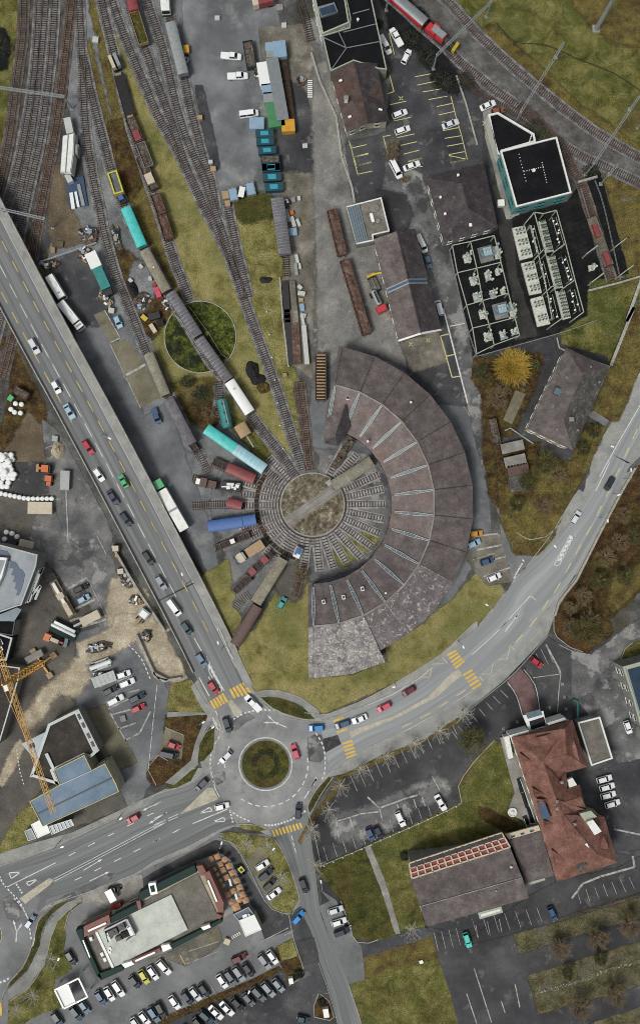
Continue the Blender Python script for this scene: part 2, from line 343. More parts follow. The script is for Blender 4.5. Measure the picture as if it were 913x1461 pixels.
surf('yellow_paint',[(0.3,'#a8935a'),(0.5,'#bda66a'),(0.7,'#cdb97f')],0.8,patches=[('#8c8262',1.2,0.56,0.72,0.6)],fine=None,bump=0)
surf('orange_paint',[(0.3,'#b99a4c'),(0.5,'#c9a955'),(0.7,'#d6b866')],0.8,patches=[('#8c8262',1.2,0.6,0.74,0.6)],fine=None,bump=0)
surf('pale_yellow_paint',[(0.3,'#a79f6e'),(0.5,'#c0b87f'),(0.7,'#cec793')],0.8,patches=[('#6a6853',1.0,0.56,0.7,0.6)],fine=None,bump=0)
surf('red_tarmac',[(0.3,'#5d4a48'),(0.5,'#6b5654'),(0.7,'#776563')],0.4,fine=(4,0.18))
surf('sleeper',[(0.3,'#2c2522'),(0.5,'#3b322d'),(0.7,'#4c433c')],0.6,fine=(2,0.25),bump=0)
surf('sleeper_rust',[(0.3,'#33231c'),(0.5,'#453128'),(0.7,'#584237')],0.6,fine=(2,0.25),bump=0)
paint('rail_steel','#6f6661',0.45,0.6,0.2,0.5)
surf('pond_weed',[(0.3,'#10140a'),(0.44,'#2d3512'),(0.54,'#4a531d'),(0.63,'#6a7032'),(0.72,'#a3a574')],0.5,10,0.75,0.12,patches=[('#161a1c',0.09,0.5,0.6,0.85),('#8f9070',1.2,0.62,0.7,0.6)],fine=(2.5,0.5),bump=0.6)
surf('pit_floor',[(0.3,'#3a3428'),(0.46,'#5a5344'),(0.58,'#7d7664'),(0.7,'#b0aa98')],0.5,9,0.7,0.12,patches=[('#24211b',0.3,0.54,0.66,0.6)],fine=(2.5,0.4))
surf('hedge_ring',[(0.3,'#15180b'),(0.5,'#23280f'),(0.7,'#343a18')],0.6,fine=(3,0.5),bump=0.5)
surf('plank_dark',[(0.3,'#2c241e'),(0.5,'#3b3029'),(0.7,'#4a3f36')],0.6,fine=(2,0.3))

# ---------------------------------------------------------------- ground sheets
g = MB(); g.add([(-1500,-1500,-0.02),(1500,-1500,-0.02),(1500,1500,-0.02),(-1500,1500,-0.02)],[(0,1,2,3)])
tag(g.build('ground','ground'),kind='structure')
def A(name,pts,mat,lay,amp=0.0,kind='structure',seg=1.2):
    px = []
    for part in pts.split('|'):
        part = part.strip(); k,s = part.split(' ',1); px += P(k,s)
    return sheet(name,px,mat,lay,kind,amp,seg)
A('railway_ground','N -60,-60 118,-60 108,60 104,130 92,200 80,290 62,380 48,470 40,560 -60,560','rail_bed',1,0.5)
A('grass','N -60,-60 26,-60 24,20 20,50 14,80 22,110 17,170 8,215 2,250 -60,260','grass',2,0.8,'stuff')
A('dirt','N -60,40 5,44 12,66 8,95 -60,100','dark_yard',3,0.6)
A('dirt','N 48,330 66,345 58,400 50,470 30,480 38,420 44,370','moss_strip',2,0.7)
A('gravel_yard','N 112,-60 300,-60 262,40 275,150 292,215 318,310 345,400 372,520 415,640 420,672 370,720 330,770 250,700 205,640 190,560 160,470 120,370 72,372 74,300 90,220 100,100','yard_gravel',1,0.6)
A('asphalt_pad','N 92,160 98,155 97,200 112,200 123,290 98,300 74,330 60,380 52,376 70,300 84,235','asphalt_lot',2,0.3)
A('gravel_yard','N 76,240 95,235 100,300 115,330 112,345 80,350 72,330','mud_brown',3,0.6)
A('grass','A1 478,-80 520,-80 530,60 600,300 640,500 700,640 760,913 660,913 610,800 575,640 520,420 480,220|B1 640,30 640,120|B1 700,250 740,340','moss_strip',2,0.6,'stuff')
A('grass','N 172,235 200,228 235,335 258,395 270,428 247,432 236,405 214,358 196,310 184,285','moss_strip',3,0.6,'stuff')
A('dirt','N 158,178 180,172 200,260 186,285 166,240','scrub',4,0.6)
A('grass','N 163,48 172,58 186,88 205,130 225,178 250,226 270,268 287,308 307,346 325,388 343,420 352,460 367,490 383,540 408,622 418,650 398,660 372,640 345,600 318,575 300,600 285,598 262,580 250,560 238,530 226,500 222,480 236,450 262,428 275,420 262,385 248,350 236,310 224,265 208,205 190,150 172,95','grass_dry',3,0.6,'stuff')
A('dirt','C2 110,420 330,400 340,470 330,560 300,600 180,590 120,500','moss_strip',4,1.2,'stuff')
A('dirt','C2 170,570 300,520 340,600 280,650 210,600','scrub',5,1.0)
A('grass','C2 440,600 560,700 655,850 600,830 430,640','grass',5,0.5,'stuff')
A('grass','N 333,286 349,283 386,284 391,307 395,362 401,367 403,396 405,460 413,524 420,527 426,560 433,615 430,640 421,632 405,590 388,532 372,482 364,448 357,404 346,367 340,320','grass_mid',3,0.5,'stuff')
A('grass','B2 440,250 560,235 640,250 660,330 600,320 520,350 450,330','grass_dark',4,1.0,'stuff')
A('dirt','T5 190,60 330,150 420,330 500,400 640,560 590,660 500,790 420,700 330,470 260,240','scrub',4,0.8)
A('gravel_yard','T5 370,200 440,240 520,380 480,480 390,440 350,330','yard_gravel',5,0.8)
A('goods_yard','N 262,-60 380,-60 400,40 445,40 452,120 447,290 400,290 385,286 335,286 312,292 292,212 275,150 262,80','yard_asphalt',2,0.2)
A('goods_yard','N 371,40 445,35 452,120 449,330 446,540 420,520 408,400 404,290 390,200 380,130','old_concrete',3,0.3)
A('asphalt_pad','A2 660,450 800,500 850,700 850,913 700,913 690,760 660,600','asphalt_lot',4,0.8)
A('asphalt_pad','A2 230,470 260,470 330,780 350,913 300,913','asphalt_lot',4,0.3)
A('loading_lane','N 438,30 470,20 480,120 492,220 530,400 560,470 590,500 640,540 672,600 700,690 690,760 670,640 620,560 560,512 500,495 470,490 455,540 446,560 449,330 452,120','asphalt_wet',3,0.3)
A('loading_lane','N 462,60 478,100 500,290 530,330 545,420 560,480 640,500 655,560 600,520 540,500 487,492 470,540 462,500 456,290','yard_asphalt',4,0.6)
A('loading_lane','B3 70,400 120,420 220,850 300,913 60,913','old_concrete',5,1.0)
A('dirt','B3 430,540 470,640 500,913 420,913','mud_lot',5,0.4)
A('car_park','N 530,-20 640,60 690,130 712,215 700,260 650,240 610,250 600,290 560,330 500,300 495,205 552,190 560,100 545,60','asphalt_lot',5,0.3)
A('car_park','N 552,232 600,250 612,300 640,345 650,420 676,560 655,580 620,440 600,335 560,330 545,300','asphalt_wet',6,0.4)
A('wet_patch','B3 385,205 520,235 545,330 520,400 450,410 430,340','asphalt_dark',7,0.8)
A('asphalt_pad','C3 710,0 735,0 860,520 790,520 640,500 540,330 525,200 490,180 715,120','asphalt_lot',7,0.3)
A('asphalt_pad','C3 510,190 700,140 740,290 570,330','old_concrete',8,0.6)
A('service_road','N 600,335 636,340 647,395 662,460 673,512 695,600 715,680 738,720 722,760 700,700 682,640 664,560 640,460 615,380','asphalt_wet',8,0.3)
A('grass','N 600,-60 980,-60 980,300 900,262 860,222 800,165 740,100 690,50 640,8','grass',1,0.8,'stuff')
A('grass','N 800,-20 980,-60 980,60 880,60','moss_strip',2,2.5,'stuff')
A('railway_ground','N 520,-60 600,-60 640,-2 700,58 760,110 830,180 980,268 980,310 880,262 840,250 810,290 790,300 760,240 740,180 700,140 650,110 620,60','rail_grey',3,0.5)
A('dirt','N 690,48 760,104 830,172 913,224 980,262 980,250 900,205 830,155 760,90 700,38','moss_strip',3,0.6)
A('grass','N 864,252 900,262 980,290 980,400 895,398 880,360 876,300','moss_strip',4,0.7,'stuff')
A('dirt','N 545,-20 600,20 640,95 650,130 625,115 600,70 570,60','dark_yard',6,1.2)
A('service_road','N 688,150 700,150 716,205 740,310 752,340 735,345 722,310 705,240 694,200','pale_concrete',6,0.2)
A('asphalt_pad','N 686,150 690,240 712,300 740,345 700,345 640,350 640,345 705,330 700,260','asphalt_dark',6,0.3)
A('substation_yard','N 638,348 700,335 735,310 810,288 850,232 895,390 842,400 838,450 800,480 760,485 688,508 672,508 655,440 645,390','dark_yard',7,0.2)
A('service_lane','T1 290,60 370,60 400,400 520,740 420,760 340,300','service_lane',8,0.2)
A('grass','N 842,402 912,398 912,420 870,520 866,508 800,490 796,478 838,452','grass',8,0.3,'stuff')
A('dirt','N 675,512 690,508 694,640 700,700 712,720 700,600 672,540','scrub',9,0.8)
A('villa_yard','N 688,508 760,486 800,478 800,492 866,510 870,530 830,700 760,650 700,650 690,560','asphalt_lot',8,0.3)
A('grass','N 686,520 725,510 770,510 755,560 725,620 712,612 698,590','scrub',9,0.8,'stuff')
A('slab','C4 235,445 290,465 215,630 168,605','slab',10)
A('grass','N 872,515 913,435 960,440 960,520 912,520 880,600 862,598 855,590 848,585','moss_strip',9,0.4,'stuff')
A('grass','N 838,606 862,610 830,680 800,730 780,790 735,790 715,740 710,690 760,650 815,660','moss_strip',9,0.4,'stuff')
A('path','N 836,592 846,586 868,600 862,608','asphalt',10)
A('allotment','N 706,640 770,632 760,660 720,690 712,680','scrub',10,0.4,'stuff')
A('apron','N 446,560 500,500 640,540 690,640 700,760 640,860 446,860 420,840 340,820 330,760 330,700 380,660 440,640','yard_asphalt',3,0.3)
A('apron','T6 330,20 560,20 700,60 800,200 850,400 800,600 640,760 420,830 330,850 300,600 350,560 600,400 520,200 400,150','asphalt_wet',4,0.6)
A('grass','T6 500,600 560,570 720,560 760,600 640,700 540,760 490,700','grass_mid',5,0.5,'stuff')
A('gravel_yard','N 320,660 380,655 412,680 400,720 404,750 425,790 440,835 400,800 380,840 345,870 330,830 320,760 300,720','yard_gravel',4,0.5)
A('grass','N 285,828 325,800 330,832 338,870 350,905 366,900 396,845 420,800 440,830 438,970 500,966 556,945 552,925 600,895 640,862 680,820 712,835 720,850 690,880 640,925 575,966 500,1000 462,1016 440,1008 430,998 385,992 362,985 330,925','grass_dry',5,0.4,'stuff')
A('mud','D2 660,600 780,560 820,640 760,740 690,700','mud_lot',6,1.2)
A('works_yard','N 72,372 118,358 150,420 190,560 205,640 240,690 252,720 300,800 310,815 288,826 240,735 190,670 150,600 118,530 90,470 80,440','asphalt_lot',2,0.3)
A('works_yard','N 160,470 192,560 205,600 240,575 262,650 300,760 312,812 300,815 262,735 215,680 160,600 120,530 110,470','yard_asphalt',3,0.5)
A('slab','C1 510,35 570,10 655,160 600,190','slab',5)
A('slab','C1 600,200 690,160 790,300 680,370','slab',5)
A('slab','C1 680,370 790,310 875,480 765,540','slab',5)
A('dirt','D2 90,390 140,430 220,560 260,620 240,660 200,620 130,480','scrub',5,0.5)
A('farm_yard','N -60,500 26,500 60,580 70,650 62,662 -60,662','mud_brown',2,0.6)
A('grass','C1 0,160 80,260 240,560 230,620 200,560 160,520 100,600 60,660 40,720 0,760','scrub',3,0.8,'stuff')
A('railway_ground','N -60,500 6,500 14,540 2,600 -60,620','rail_bed',4,0.4)
A('farm_yard','N -60,662 72,660 74,700 40,706 -60,706','asphalt_dark',3,0.2)
A('farm_yard','N 62,600 86,620 112,670 150,740 160,765 150,800 95,765 72,700','asphalt_wet',4,0.3)
A('depot_yard','N -60,706 100,706 165,780 190,860 160,910 110,905 95,990 110,1010 150,1080 180,1150 -60,1240','mud_lot',2,0.4)
A('depot_yard','N 60,720 112,740 160,800 172,855 150,900 122,845 90,850 40,790','asphalt_wet',3,0.5)
A('depot_yard','N 110,905 165,890 200,900 240,990 240,1020 215,1115 190,1160 150,1075 112,1005','yard_asphalt',3,0.3)
A('sand','D1 620,640 700,620 780,700 850,860 913,913 600,913 590,760','work_sand',4,0.6)
A('sand','E1 640,0 820,0 900,140 913,310 860,330 800,220 740,110 680,160 600,100','work_sand',5,0.6)
A('sand','E2 0,30 40,60 130,250 170,330 110,350 30,310 0,270','work_sand',5,0.5)
A('sand','E1 430,150 640,60 690,130 640,180 460,250','work_sand',5,0.5)
A('sand','E1 340,330 440,240 480,330 420,410 300,400 230,520 150,590 130,560 240,420','work_sand',5,0.9)
A('mud_path','E1 0,900 80,720 110,680 130,700 60,830 10,913','work_sand',5,0.5)
A('depot_yard','E1 450,530 570,480 740,790 610,840 540,700','slab',4,0.3)
A('grass','N 245,978 272,972 292,1008 288,1018 240,1012','grass_mid',6,0.3,'stuff')
A('grass','N 238,1022 285,1020 300,1018 300,1050 275,1090 225,1120 212,1110 214,1088 236,1078','scrub',6,0.4,'stuff')
A('grass','N 0,1210 30,1160 48,1150 58,1185 40,1200 2,1218','grass_mid',6,0.3,'stuff')

surf('grass_strip',[(0.3,'#2e2e22'),(0.42,'#44432d'),(0.52,'#555238'),(0.62,'#67624a'),(0.74,'#7d7861')],0.35,10,0.75,0.12,patches=[('#5c5b50',0.16,0.5,0.6,0.7),('#4a3726',0.2,0.55,0.64,0.7)],fine=(2.6,0.5),bump=0.6)
surf('lane_pale',[(0.3,'#585957'),(0.44,'#6c6c69'),(0.56,'#7b7a75'),(0.7,'#908e86')],0.13,9,0.68,0.1,patches=[('#4b4b49',0.12,0.55,0.64,0.5),('#9d9a8e',0.2,0.58,0.66,0.55)],fine=(3,0.18),bump=0.1)
A('loading_lane','N 449,100 468,90 478,150 488,230 500,290 526,328 545,420 562,482 605,502 645,545 660,580 610,536 545,505 487,490 470,520 458,520 453,300','lane_pale',6,0.7)
# ---------------------------------------------------------------- town side, south and east
A('forecourt','N 430,1190 440,1166 485,1106 545,1080 680,1003 781,906 800,915 830,935 980,840 980,1530 480,1530 470,1400 455,1250','asphalt_lot',1,0)
A('forecourt','N -60,1250 97,1240 312,1188 400,1190 430,1290 480,1440 490,1530 -60,1530','asphalt',1,0)
A('car_park','F3 60,515 0,330 60,230 150,120 200,20|E3 190,860 410,775 600,695 830,565|E4 0,480 190,345 280,250 370,520 240,640 120,670 0,800|F3 860,5 810,80 830,165','asphalt_dark',2,0.2)
A('wet_patch','F3 140,260 380,190 560,110 700,60 760,120 540,200 380,330 170,370','asphalt_wet',3,1.0)
A('red_path','E4 185,350 262,280 318,345 370,510 275,535 242,430','red_tarmac',3)
A('car_park','E4 262,280 410,110 470,150 545,190 545,560 420,570 370,510 318,345','asphalt_dark',2,0.2)
A('side_road','E4 545,190 640,215 913,10 913,130 800,230 830,420 913,640 913,800 760,830 620,500 545,420','asphalt_wet',3,0.3)
A('grass','F3 40,530 310,412 490,880 400,913 300,913 235,913 230,850 205,800 190,710 110,620','grass_dark',3,0.2,'stuff')
A('grass','F3 330,402 830,172 812,82|E4 0,795 120,672 165,690 205,913|F4 200,0 240,120 185,215 280,290 290,330 0,390 |F3 820,400 545,505 560,590 630,840 500,870','grass',3,0.2,'stuff')
A('path','F3 308,412 332,405 410,590 440,690 495,880 475,882 395,640','pale_concrete',4,0.15)
A('dirt','F4 40,205 80,215 235,290 240,320 200,320 60,250','scrub',4,0.5)
A('service_road','G3 760,290 913,330|G4 0,310 150,262 330,212 400,262 385,275 0,400|G3 770,440','asphalt_lot',3,0.1)
A('grass','G3 780,440 913,402|G4 0,400 385,277 430,425 0,560|G3 810,590','moss_strip',3,0.2,'stuff')
A('grass','G3 695,625 810,592 913,570|G4 0,562 430,440 520,700 620,1100|G3 830,1100','grass',3,0.2,'stuff')
A('car_park','G4 390,275 560,245 913,170|G5 0,265 20,300 110,600 180,900 250,1150|G4 640,1150 520,700 430,430','asphalt_dark',3,0.1)
A('car_park','F3 850,913 630,850|F4 0,913 290,700 470,600 790,530 913,470 913,650 460,810 0,930','asphalt_dark',4,0.4)
A('grass','G5 5,262 330,185 1200,-90 1200,60 500,245 40,400','grass_strip',4,0.3,'stuff')
A('service_road','G5 40,400 500,245 1200,40 1200,250 100,565','asphalt_dark',3,0.3)
A('grass','G5 100,565 1200,235 1200,520 700,690 180,830','grass_strip',4,0.3,'stuff')
A('service_road','G5 180,830 700,690 1200,520 1200,700 200,1000','asphalt_dark',3,0.3)
A('grass','G5 560,915 1200,700 1200,1150 640,1150','grass_strip',4,0.3,'stuff')
A('car_park','F4 690,0 913,-60 913,420 790,440 690,200','asphalt_lot',4,0.3)
A('grass','D4 1100,-100 880,40 700,330 565,600 470,740 448,830 448,913|E4 465,110 530,155 620,190 760,90|D4 740,850 913,690 1100,560','scrub',3,0.3,'stuff')
A('dirt','D4 700,450 913,300 913,450 720,640 640,700 600,900 520,850 620,640','scrub',4,1.2)
A('grass','D4 770,640 913,560 913,660 760,800','moss_strip',5,0.8,'stuff')
A('grass','E4 800,250 830,170 913,130 1000,110 1000,200 815,270 860,450 830,440','grass',4,0.2,'stuff')
A('car_park','D4 -20,380 150,390 220,640 175,650 90,665 0,570 -30,520','old_concrete',6,0.2)
A('side_road','D4 150,330 240,370 290,420 400,400 480,330 480,480 330,560 225,650 215,620 165,440','asphalt',6)
A('grass','D4 250,370 290,330 400,300 440,330 400,400 320,420 270,405','grass_mid',7,0.1,'stuff')

# ---------------------------------------------------------------- carriageways
def resample(pts,n):
    L = [0]
    for a,b in zip(pts,pts[1:]): L.append(L[-1] + (Vector(b[:2]) - Vector(a[:2])).length)
    out = []; j = 0
    for i in range(n):
        t = L[-1] * i / (n - 1)
        while j < len(L) - 2 and L[j+1] < t: j += 1
        f = (t - L[j]) / max(1e-6,L[j+1] - L[j]); out.append(Vector(pts[j][:2]).lerp(Vector(pts[j+1][:2]),f))
    return out
def PP(pts):
    px = []
    for part in pts.split('|'):
        part = part.strip(); k,s = part.split(' ',1); px += P(k,s)
    return px
def ribbon(name,left,right,mat,z,n=60,parent=None):
    a = resample(spline([W(p) for p in PP(left)]),n); b = resample(spline([W(p) for p in PP(right)]),n)
    wd = sum((x - y).length for x,y in zip(a,b)) / n; L = 0; vs = []; uv = []
    for i in range(n):
        if i: L += ((a[i] + b[i]) / 2 - (a[i-1] + b[i-1]) / 2).length
        vs += [(*b[i],z),(*a[i],z)]; uv += [(L,0),(L,wd)]
    mb = MB(); mb.add(vs,[(2*i,2*i+2,2*i+3,2*i+1) for i in range(n - 1)],0,uv)
    return tag(mb.build(name,mat,parent),kind='structure')
A('pavement','E3 -20,520 90,530 300,450 500,340 720,200 913,20|D4 30,890 190,690 340,505 430,385 560,170 640,60|C4 640,800 780,580 1000,180 1300,200 913,800 800,913|D4 900,20 800,180 680,400 560,640 470,780 440,850|E4 410,100 180,340 0,490|E3 800,570 600,680 400,765 200,850|F3 120,30 60,130 0,260 -60,330|F2 640,360 560,320 440,300 350,335 200,430 0,510|F1 750,560 440,690 350,700 150,800 -200,900 -200,420 0,450 150,400 400,330 700,190 913,90|F2 100,40 200,-20|E2 260,820 230,700 270,600 290,540 250,480 200,380 330,250 430,220 540,400','pavement',7)
A('roundabout_road','E2 545,410 600,480 700,540 830,570|E3 20,575 110,565|E3 250,660 175,820|F3 90,20 20,130 -20,200|F2 800,270 640,335 590,300 520,285 440,288 340,318 200,380 0,460 -60,400 -60,160 60,125 200,60 270,0|E2 300,820 320,760 345,660 365,600 330,510 300,450 340,380 470,340','asphalt_ring',8)
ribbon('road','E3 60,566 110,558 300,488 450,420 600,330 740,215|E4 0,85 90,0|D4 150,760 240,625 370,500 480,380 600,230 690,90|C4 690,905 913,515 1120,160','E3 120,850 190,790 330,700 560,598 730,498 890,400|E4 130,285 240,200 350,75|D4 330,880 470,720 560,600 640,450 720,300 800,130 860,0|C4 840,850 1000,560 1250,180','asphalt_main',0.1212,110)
ribbon('road','F2 300,15 180,80 0,135|F1 800,185 700,225 500,320 300,415 150,470 0,520 -200,590','F2 450,292 330,330 200,400 0,490|F1 750,545 600,610 440,665 330,700 230,740 130,830 40,1000','asphalt_road',0.1224,70)
ribbon('road','F3 -10,180 10,330 35,520 56,700|G3 490,100 560,290 640,480 720,680 850,1150','F2 640,330 690,420 745,560 800,740|G3 350,100 420,230 490,470 570,700 660,1150','asphalt_road',0.1206,60)
A('lay_by','F3 60,640 150,700 190,780 200,860|G3 700,190 720,270 790,350 800,430 815,590 690,625 600,400 480,60 560,20','asphalt',8)
A('side_road','G3 270,110 350,60 420,230 490,470 560,690 480,690 380,580 370,520 290,290','asphalt_lot',8,0)
A('verge','G3 240,900 480,690 560,700 620,913 450,1000','asphalt_dark',7)
def ring(name,cx,cy,r0,r1,z,mat,a0=0,a1=360,kind='structure',n=64,h=None):
    mb = MB(); f = S; c0 = W((cx,cy)); vs = []
    k = max(3,int(n * abs(a1 - a0) / 360))
    for i in range(k + 1):
        a = R(a0 + (a1 - a0) * i / k)
        for r in (r0,r1): vs.append((c0.x + math.cos(a) * r * f,c0.y + math.sin(a) * r * f,z))
    mb.add(vs,[(2*i,2*i+1,2*i+3,2*i+2) for i in range(k)])
    return tag(mb.build(name,mat),kind=kind)
def disc(name,cx,cy,r,z,mat,kind='structure',n=64):
    c0 = W((cx,cy)); mb = MB(); mb.add([(c0.x + math.cos(2*math.pi*i/n) * r * S,c0.y + math.sin(2*math.pi*i/n) * r * S,z) for i in range(n)],[tuple(range(n))])
    return tag(mb.build(name,mat),kind=kind)
disc('roundabout_road',-22,1340,68,0.1218,'asphalt')
disc('roundabout_island',-22,1334,25,0.16,'grass')
A('roundabout_road','F1 -200,590 0,560 300,600 240,745 130,830|G1 220,330 150,480 50,620 10,740 -100,900','asphalt',10)
A('grass','G1 500,22 400,90 330,170 300,250 290,340 200,520 60,655 75,620 170,500 250,330 265,230 290,165 400,55','grass_dark',9,0.05,'stuff')
A('path','G1 640,-20 500,25 400,95 335,175 300,330 205,525 60,670 60,730 80,740 200,660 320,480 370,290 420,160 560,40 650,10','asphalt_light',8)
A('grass','G1 600,25 490,130 470,220 480,280 462,370 525,520 400,590 400,650 450,790 300,840 200,890 0,1100 60,913 68,740 200,665 330,480 372,285 420,170 560,42','grass',9,0.05,'stuff')
A('grass','F2 450,285 530,285 612,320 560,325 480,312','grass_mid',9,0.05,'stuff')
A('grass','F2 358,348 400,330 640,362 722,480 785,690 740,772 640,748 630,715 700,655 580,405 500,480 440,400','grass_mid',9,0.05,'stuff')
A('slab','F2 580,405 498,482 620,705 640,715 705,650','slab',10)
A('drive','F2 -150,640 0,545 200,440 330,375 400,385 465,450 500,550 600,715 700,775 745,790 750,860 600,913 560,800 480,640 420,480 350,440 230,485 0,590 -100,680','asphalt_dark',9)
A('terrace','F2 225,500 350,438 415,480 530,730 520,780 440,760 370,800 380,700 260,540','pavement',10)
A('bed','G3 180,350 290,295 370,520 360,570 265,630 215,500 160,380','scrub',10,0.05)
A('grass','G3 185,352 288,300 325,420 215,450','grass_mid',11,0.1,'stuff')
A('bed','G3 490,695 555,750 585,860 560,880 450,860 450,780','scrub',10,0.05)
A('car_park','G1 250,1000|G2 250,913 913,630|G3 220,510 262,635 380,580 470,600 530,670 480,700 445,800 440,870 600,913 640,1150|G1 250,1150','asphalt_lot',7)
A('bed','G1 800,1000|G2 100,930 300,850 913,590|G3 190,495 215,520|G2 913,635 330,890 150,980','scrub',8,0.1)
A('forecourt','T3 50,190 200,135 310,150 320,200 290,260 170,290 60,260','pale_concrete',9,0.3)
A('forecourt','T3 330,520 470,470 640,370 660,430 640,460 500,540 430,510','old_concrete',9,0.2)
A('grass','E2 580,437 650,435 760,470 850,530 870,555 800,550 700,520 640,490','grass_dark',9,0.05,'stuff')
A('path','E2 550,420 580,400 680,400 800,440 880,500 913,545 870,552 800,480 700,440 600,430','asphalt_light',9)
A('grass','E2 330,600 300,600 250,690 238,790 270,780 320,720','grass_dark',9,0.05,'stuff')
A('grass','F2 60,90 140,30 240,-20 200,50 120,90|F2 70,95','grass_dark',8,0.05,'stuff')
A('path','E2 275,520 75,515 70,545 285,530','asphalt_light',9)
A('path','E2 330,560 270,570 225,680 200,780 60,900 110,913 240,800 250,690 290,610','asphalt_light',8)
A('grass','F3 112,30 20,130 0,195 5,228 60,150 125,60','grass_dark',9,0.05,'stuff')
A('grass','E3 165,870 400,752 640,662 812,548 835,562 600,692 410,778 200,872|F3 200,10 150,120 60,232 0,312 -40,400 -60,380 -10,290 50,210 130,100 160,20','moss_strip',9,0.1,'stuff')
A('traffic_island','E3 220,622 280,600 460,540 640,440 780,300 815,285 832,315 700,430 500,540 290,628 230,655','island',11)
A('traffic_island','E3 78,662 158,640 178,690 90,738','asphalt_dark',11)
A('traffic_island','E2 398,462 418,448 480,515 470,535 450,545 435,535','island',11)
A('traffic_island','F2 140,235 290,90 320,90 350,150 330,160','island',11)
A('traffic_island','F1 110,690 270,580 295,590 270,620 140,720','island',11)
A('slab','E2 65,600 165,640 150,770 20,750','slab',9)
A('patch','E2 425,560 480,525 540,545 500,560 440,610','asphalt_wet',10,0.3)
A('patch','E3 5,660 60,650 90,720 60,780 10,770','asphalt_wet',10,0.4)
A('patch','F2 320,25 375,10 380,45 340,70','asphalt_wet',10,0.3)
A('patch','F1 30,700 80,680 110,760 90,810 50,790','asphalt_wet',11,0.4)
A('patch','G3 330,320 440,300 465,440 380,470','asphalt_dark',11,0.4)
A('patch','F1 330,690 440,640 600,560 640,560 480,650 380,700','asphalt_wet',11,0.2)
disc('roundabout_kerb',379,1090,37.2,0.152,'kerb_stone')
disc('roundabout_apron',379,1090,36,0.158,'asphalt')
disc('roundabout_island',379,1090,33.6,0.164,'grass_dark')

# ---------------------------------------------------------------- kerbs
kb = MB()
def kerb(s,wd=0.22,h=0.12):
    kb.rail(spline([W(p) for p in PP(s)],3),0,wd,0.05,h + 0.1)
kerb('E3 60,562 110,554 300,484 450,416 600,326 740,211|E4 0,81 90,-4|D4 148,757 238,622 368,497 478,377 598,227 688,87')
kerb('E3 190,795 330,706 560,604 730,504 893,405|E4 133,290 244,204 354,79|D4 334,884 474,724 564,604 644,454 724,304 804,134')
kerb('E3 -20,520 90,530 300,450 500,340 720,200 913,20|D4 30,890 190,690 340,505 430,385 560,170')
kerb('E2 430,220 540,400 600,478 700,538 830,568 913,572'); kerb('E2 560,410 600,397 680,400 800,440 880,500 913,545')
kerb('E2 200,340 290,480 340,510 365,600 345,660 325,760 300,820|F2 270,0 180,72 0,128|F1 800,178 500,314 150,464 0,512')
kerb('F2 640,338 600,303 520,288 440,290 330,332 200,402 0,492|F1 750,550 440,670 330,704 230,744')
kerb('F3 100,20 20,135 -5,190 30,330 70,520'); kerb('F3 135,30 60,140 10,240')
kerb('F2 640,350 720,480 790,700 750,775 640,748 600,700 490,480 430,390 350,362')
kerb('G1 520,-20 400,30 320,100 280,170 240,330 170,500 60,620 25,700 10,760'); kerb('G1 80,742 200,662 322,480 372,285 420,165 560,42')
kerb('G1 590,40 500,110 472,220'); kerb('G3 640,20 700,190 720,270 760,320 840,325 913,300'); kerb('G3 695,625 780,880 840,1100')
kerb('G3 480,470 560,700 620,913 680,1100',0.15); kerb('G3 265,120 300,300 372,520 360,570 265,632'); kerb('G3 480,690 445,780 445,860 560,885 590,860 555,745 490,692')
kerb('E4 470,150 550,190 640,205'); kerb('D4 560,610 470,750 443,840 443,913|E4 460,110 530,165 600,190'); kerb('E4 830,440 795,260 830,170 870,140')
kerb('F3 60,518 310,412 330,402 830,172 812,82|E4 0,800 120,670'); kerb('E2 62,600 160,640'); kerb('E1 913,780 860,750 800,820 850,913')
kerb('C3 455,0 490,180',0.2); kerb('A3 75,220 125,395',0.3); kerb('B3 190,0 235,180 255,270',0.5)
kerb('D4 240,380 290,410 320,418 400,402 470,340')
kb.build('kerb','kerb_stone')['kind'] = 'structure'
# ---------------------------------------------------------------- road bridge over the railway
BR_A = [(-60,262),(39.4,453),(111.6,586),(160,676.6),(231,812.5),(262,872),(300,948),(322,995)]
def bz(p):                                    # deck height above a plan point
    py = 730.5 - p[1] / S
    return 0.126 + 5.0 * sm(960,600,py)
def Wb(p): return W(p,bz(W(p)))
bc = spline([Wb(p) for p in BR_A],3.0)
def bsec(y0,y1): return [p for p in bc if y0 <= 730.5 - p[1] / S <= y1]
bridge = thing('road_bridge','long grey road bridge climbing from the roundabout over the railway tracks','bridge',tuple(Wb((111.6,586))[:2]) + (0,))
bo = bridge.location
Q = S * 0.985
def bpart(mb,name,mat): return mb.build(name,mat,bridge,bo)
mb = MB(); mb.rail(bc,-3.9,15.6,-0.95,-0.02,0,bz)
nn = normals(bc)
m2 = MB(); m2.strip(bc,-32 * Q,25.5 * Q,0.0,0,bz)
bpart(m2,'carriageway','asphalt_road')
m2 = MB(); m2.rail(bc,-38 * Q,11.5 * Q,-0.95,0.12,0,bz); bpart(m2,'walkway','pavement')
m2 = MB(); m2.rail(bc,-3.2 * Q,57 * Q,-1.1,-0.03,0,bz); bpart(m2,'deck','pale_concrete')
for off,nm in ((-44.3 * Q,'parapet'),(26.6 * Q,'parapet')):
    m2 = MB(); m2.rail([p for p in bc if 730.5 - p[1] / S < 950],off,0.3,-0.75,0.85,0,bz); bpart(m2,nm,'kerb_stone')
m2 = MB(); m2.rail(bc,25.2 * Q,1.6 * Q,-0.1,0.1,0,bz); bpart(m2,'edge_strip','pale_concrete')
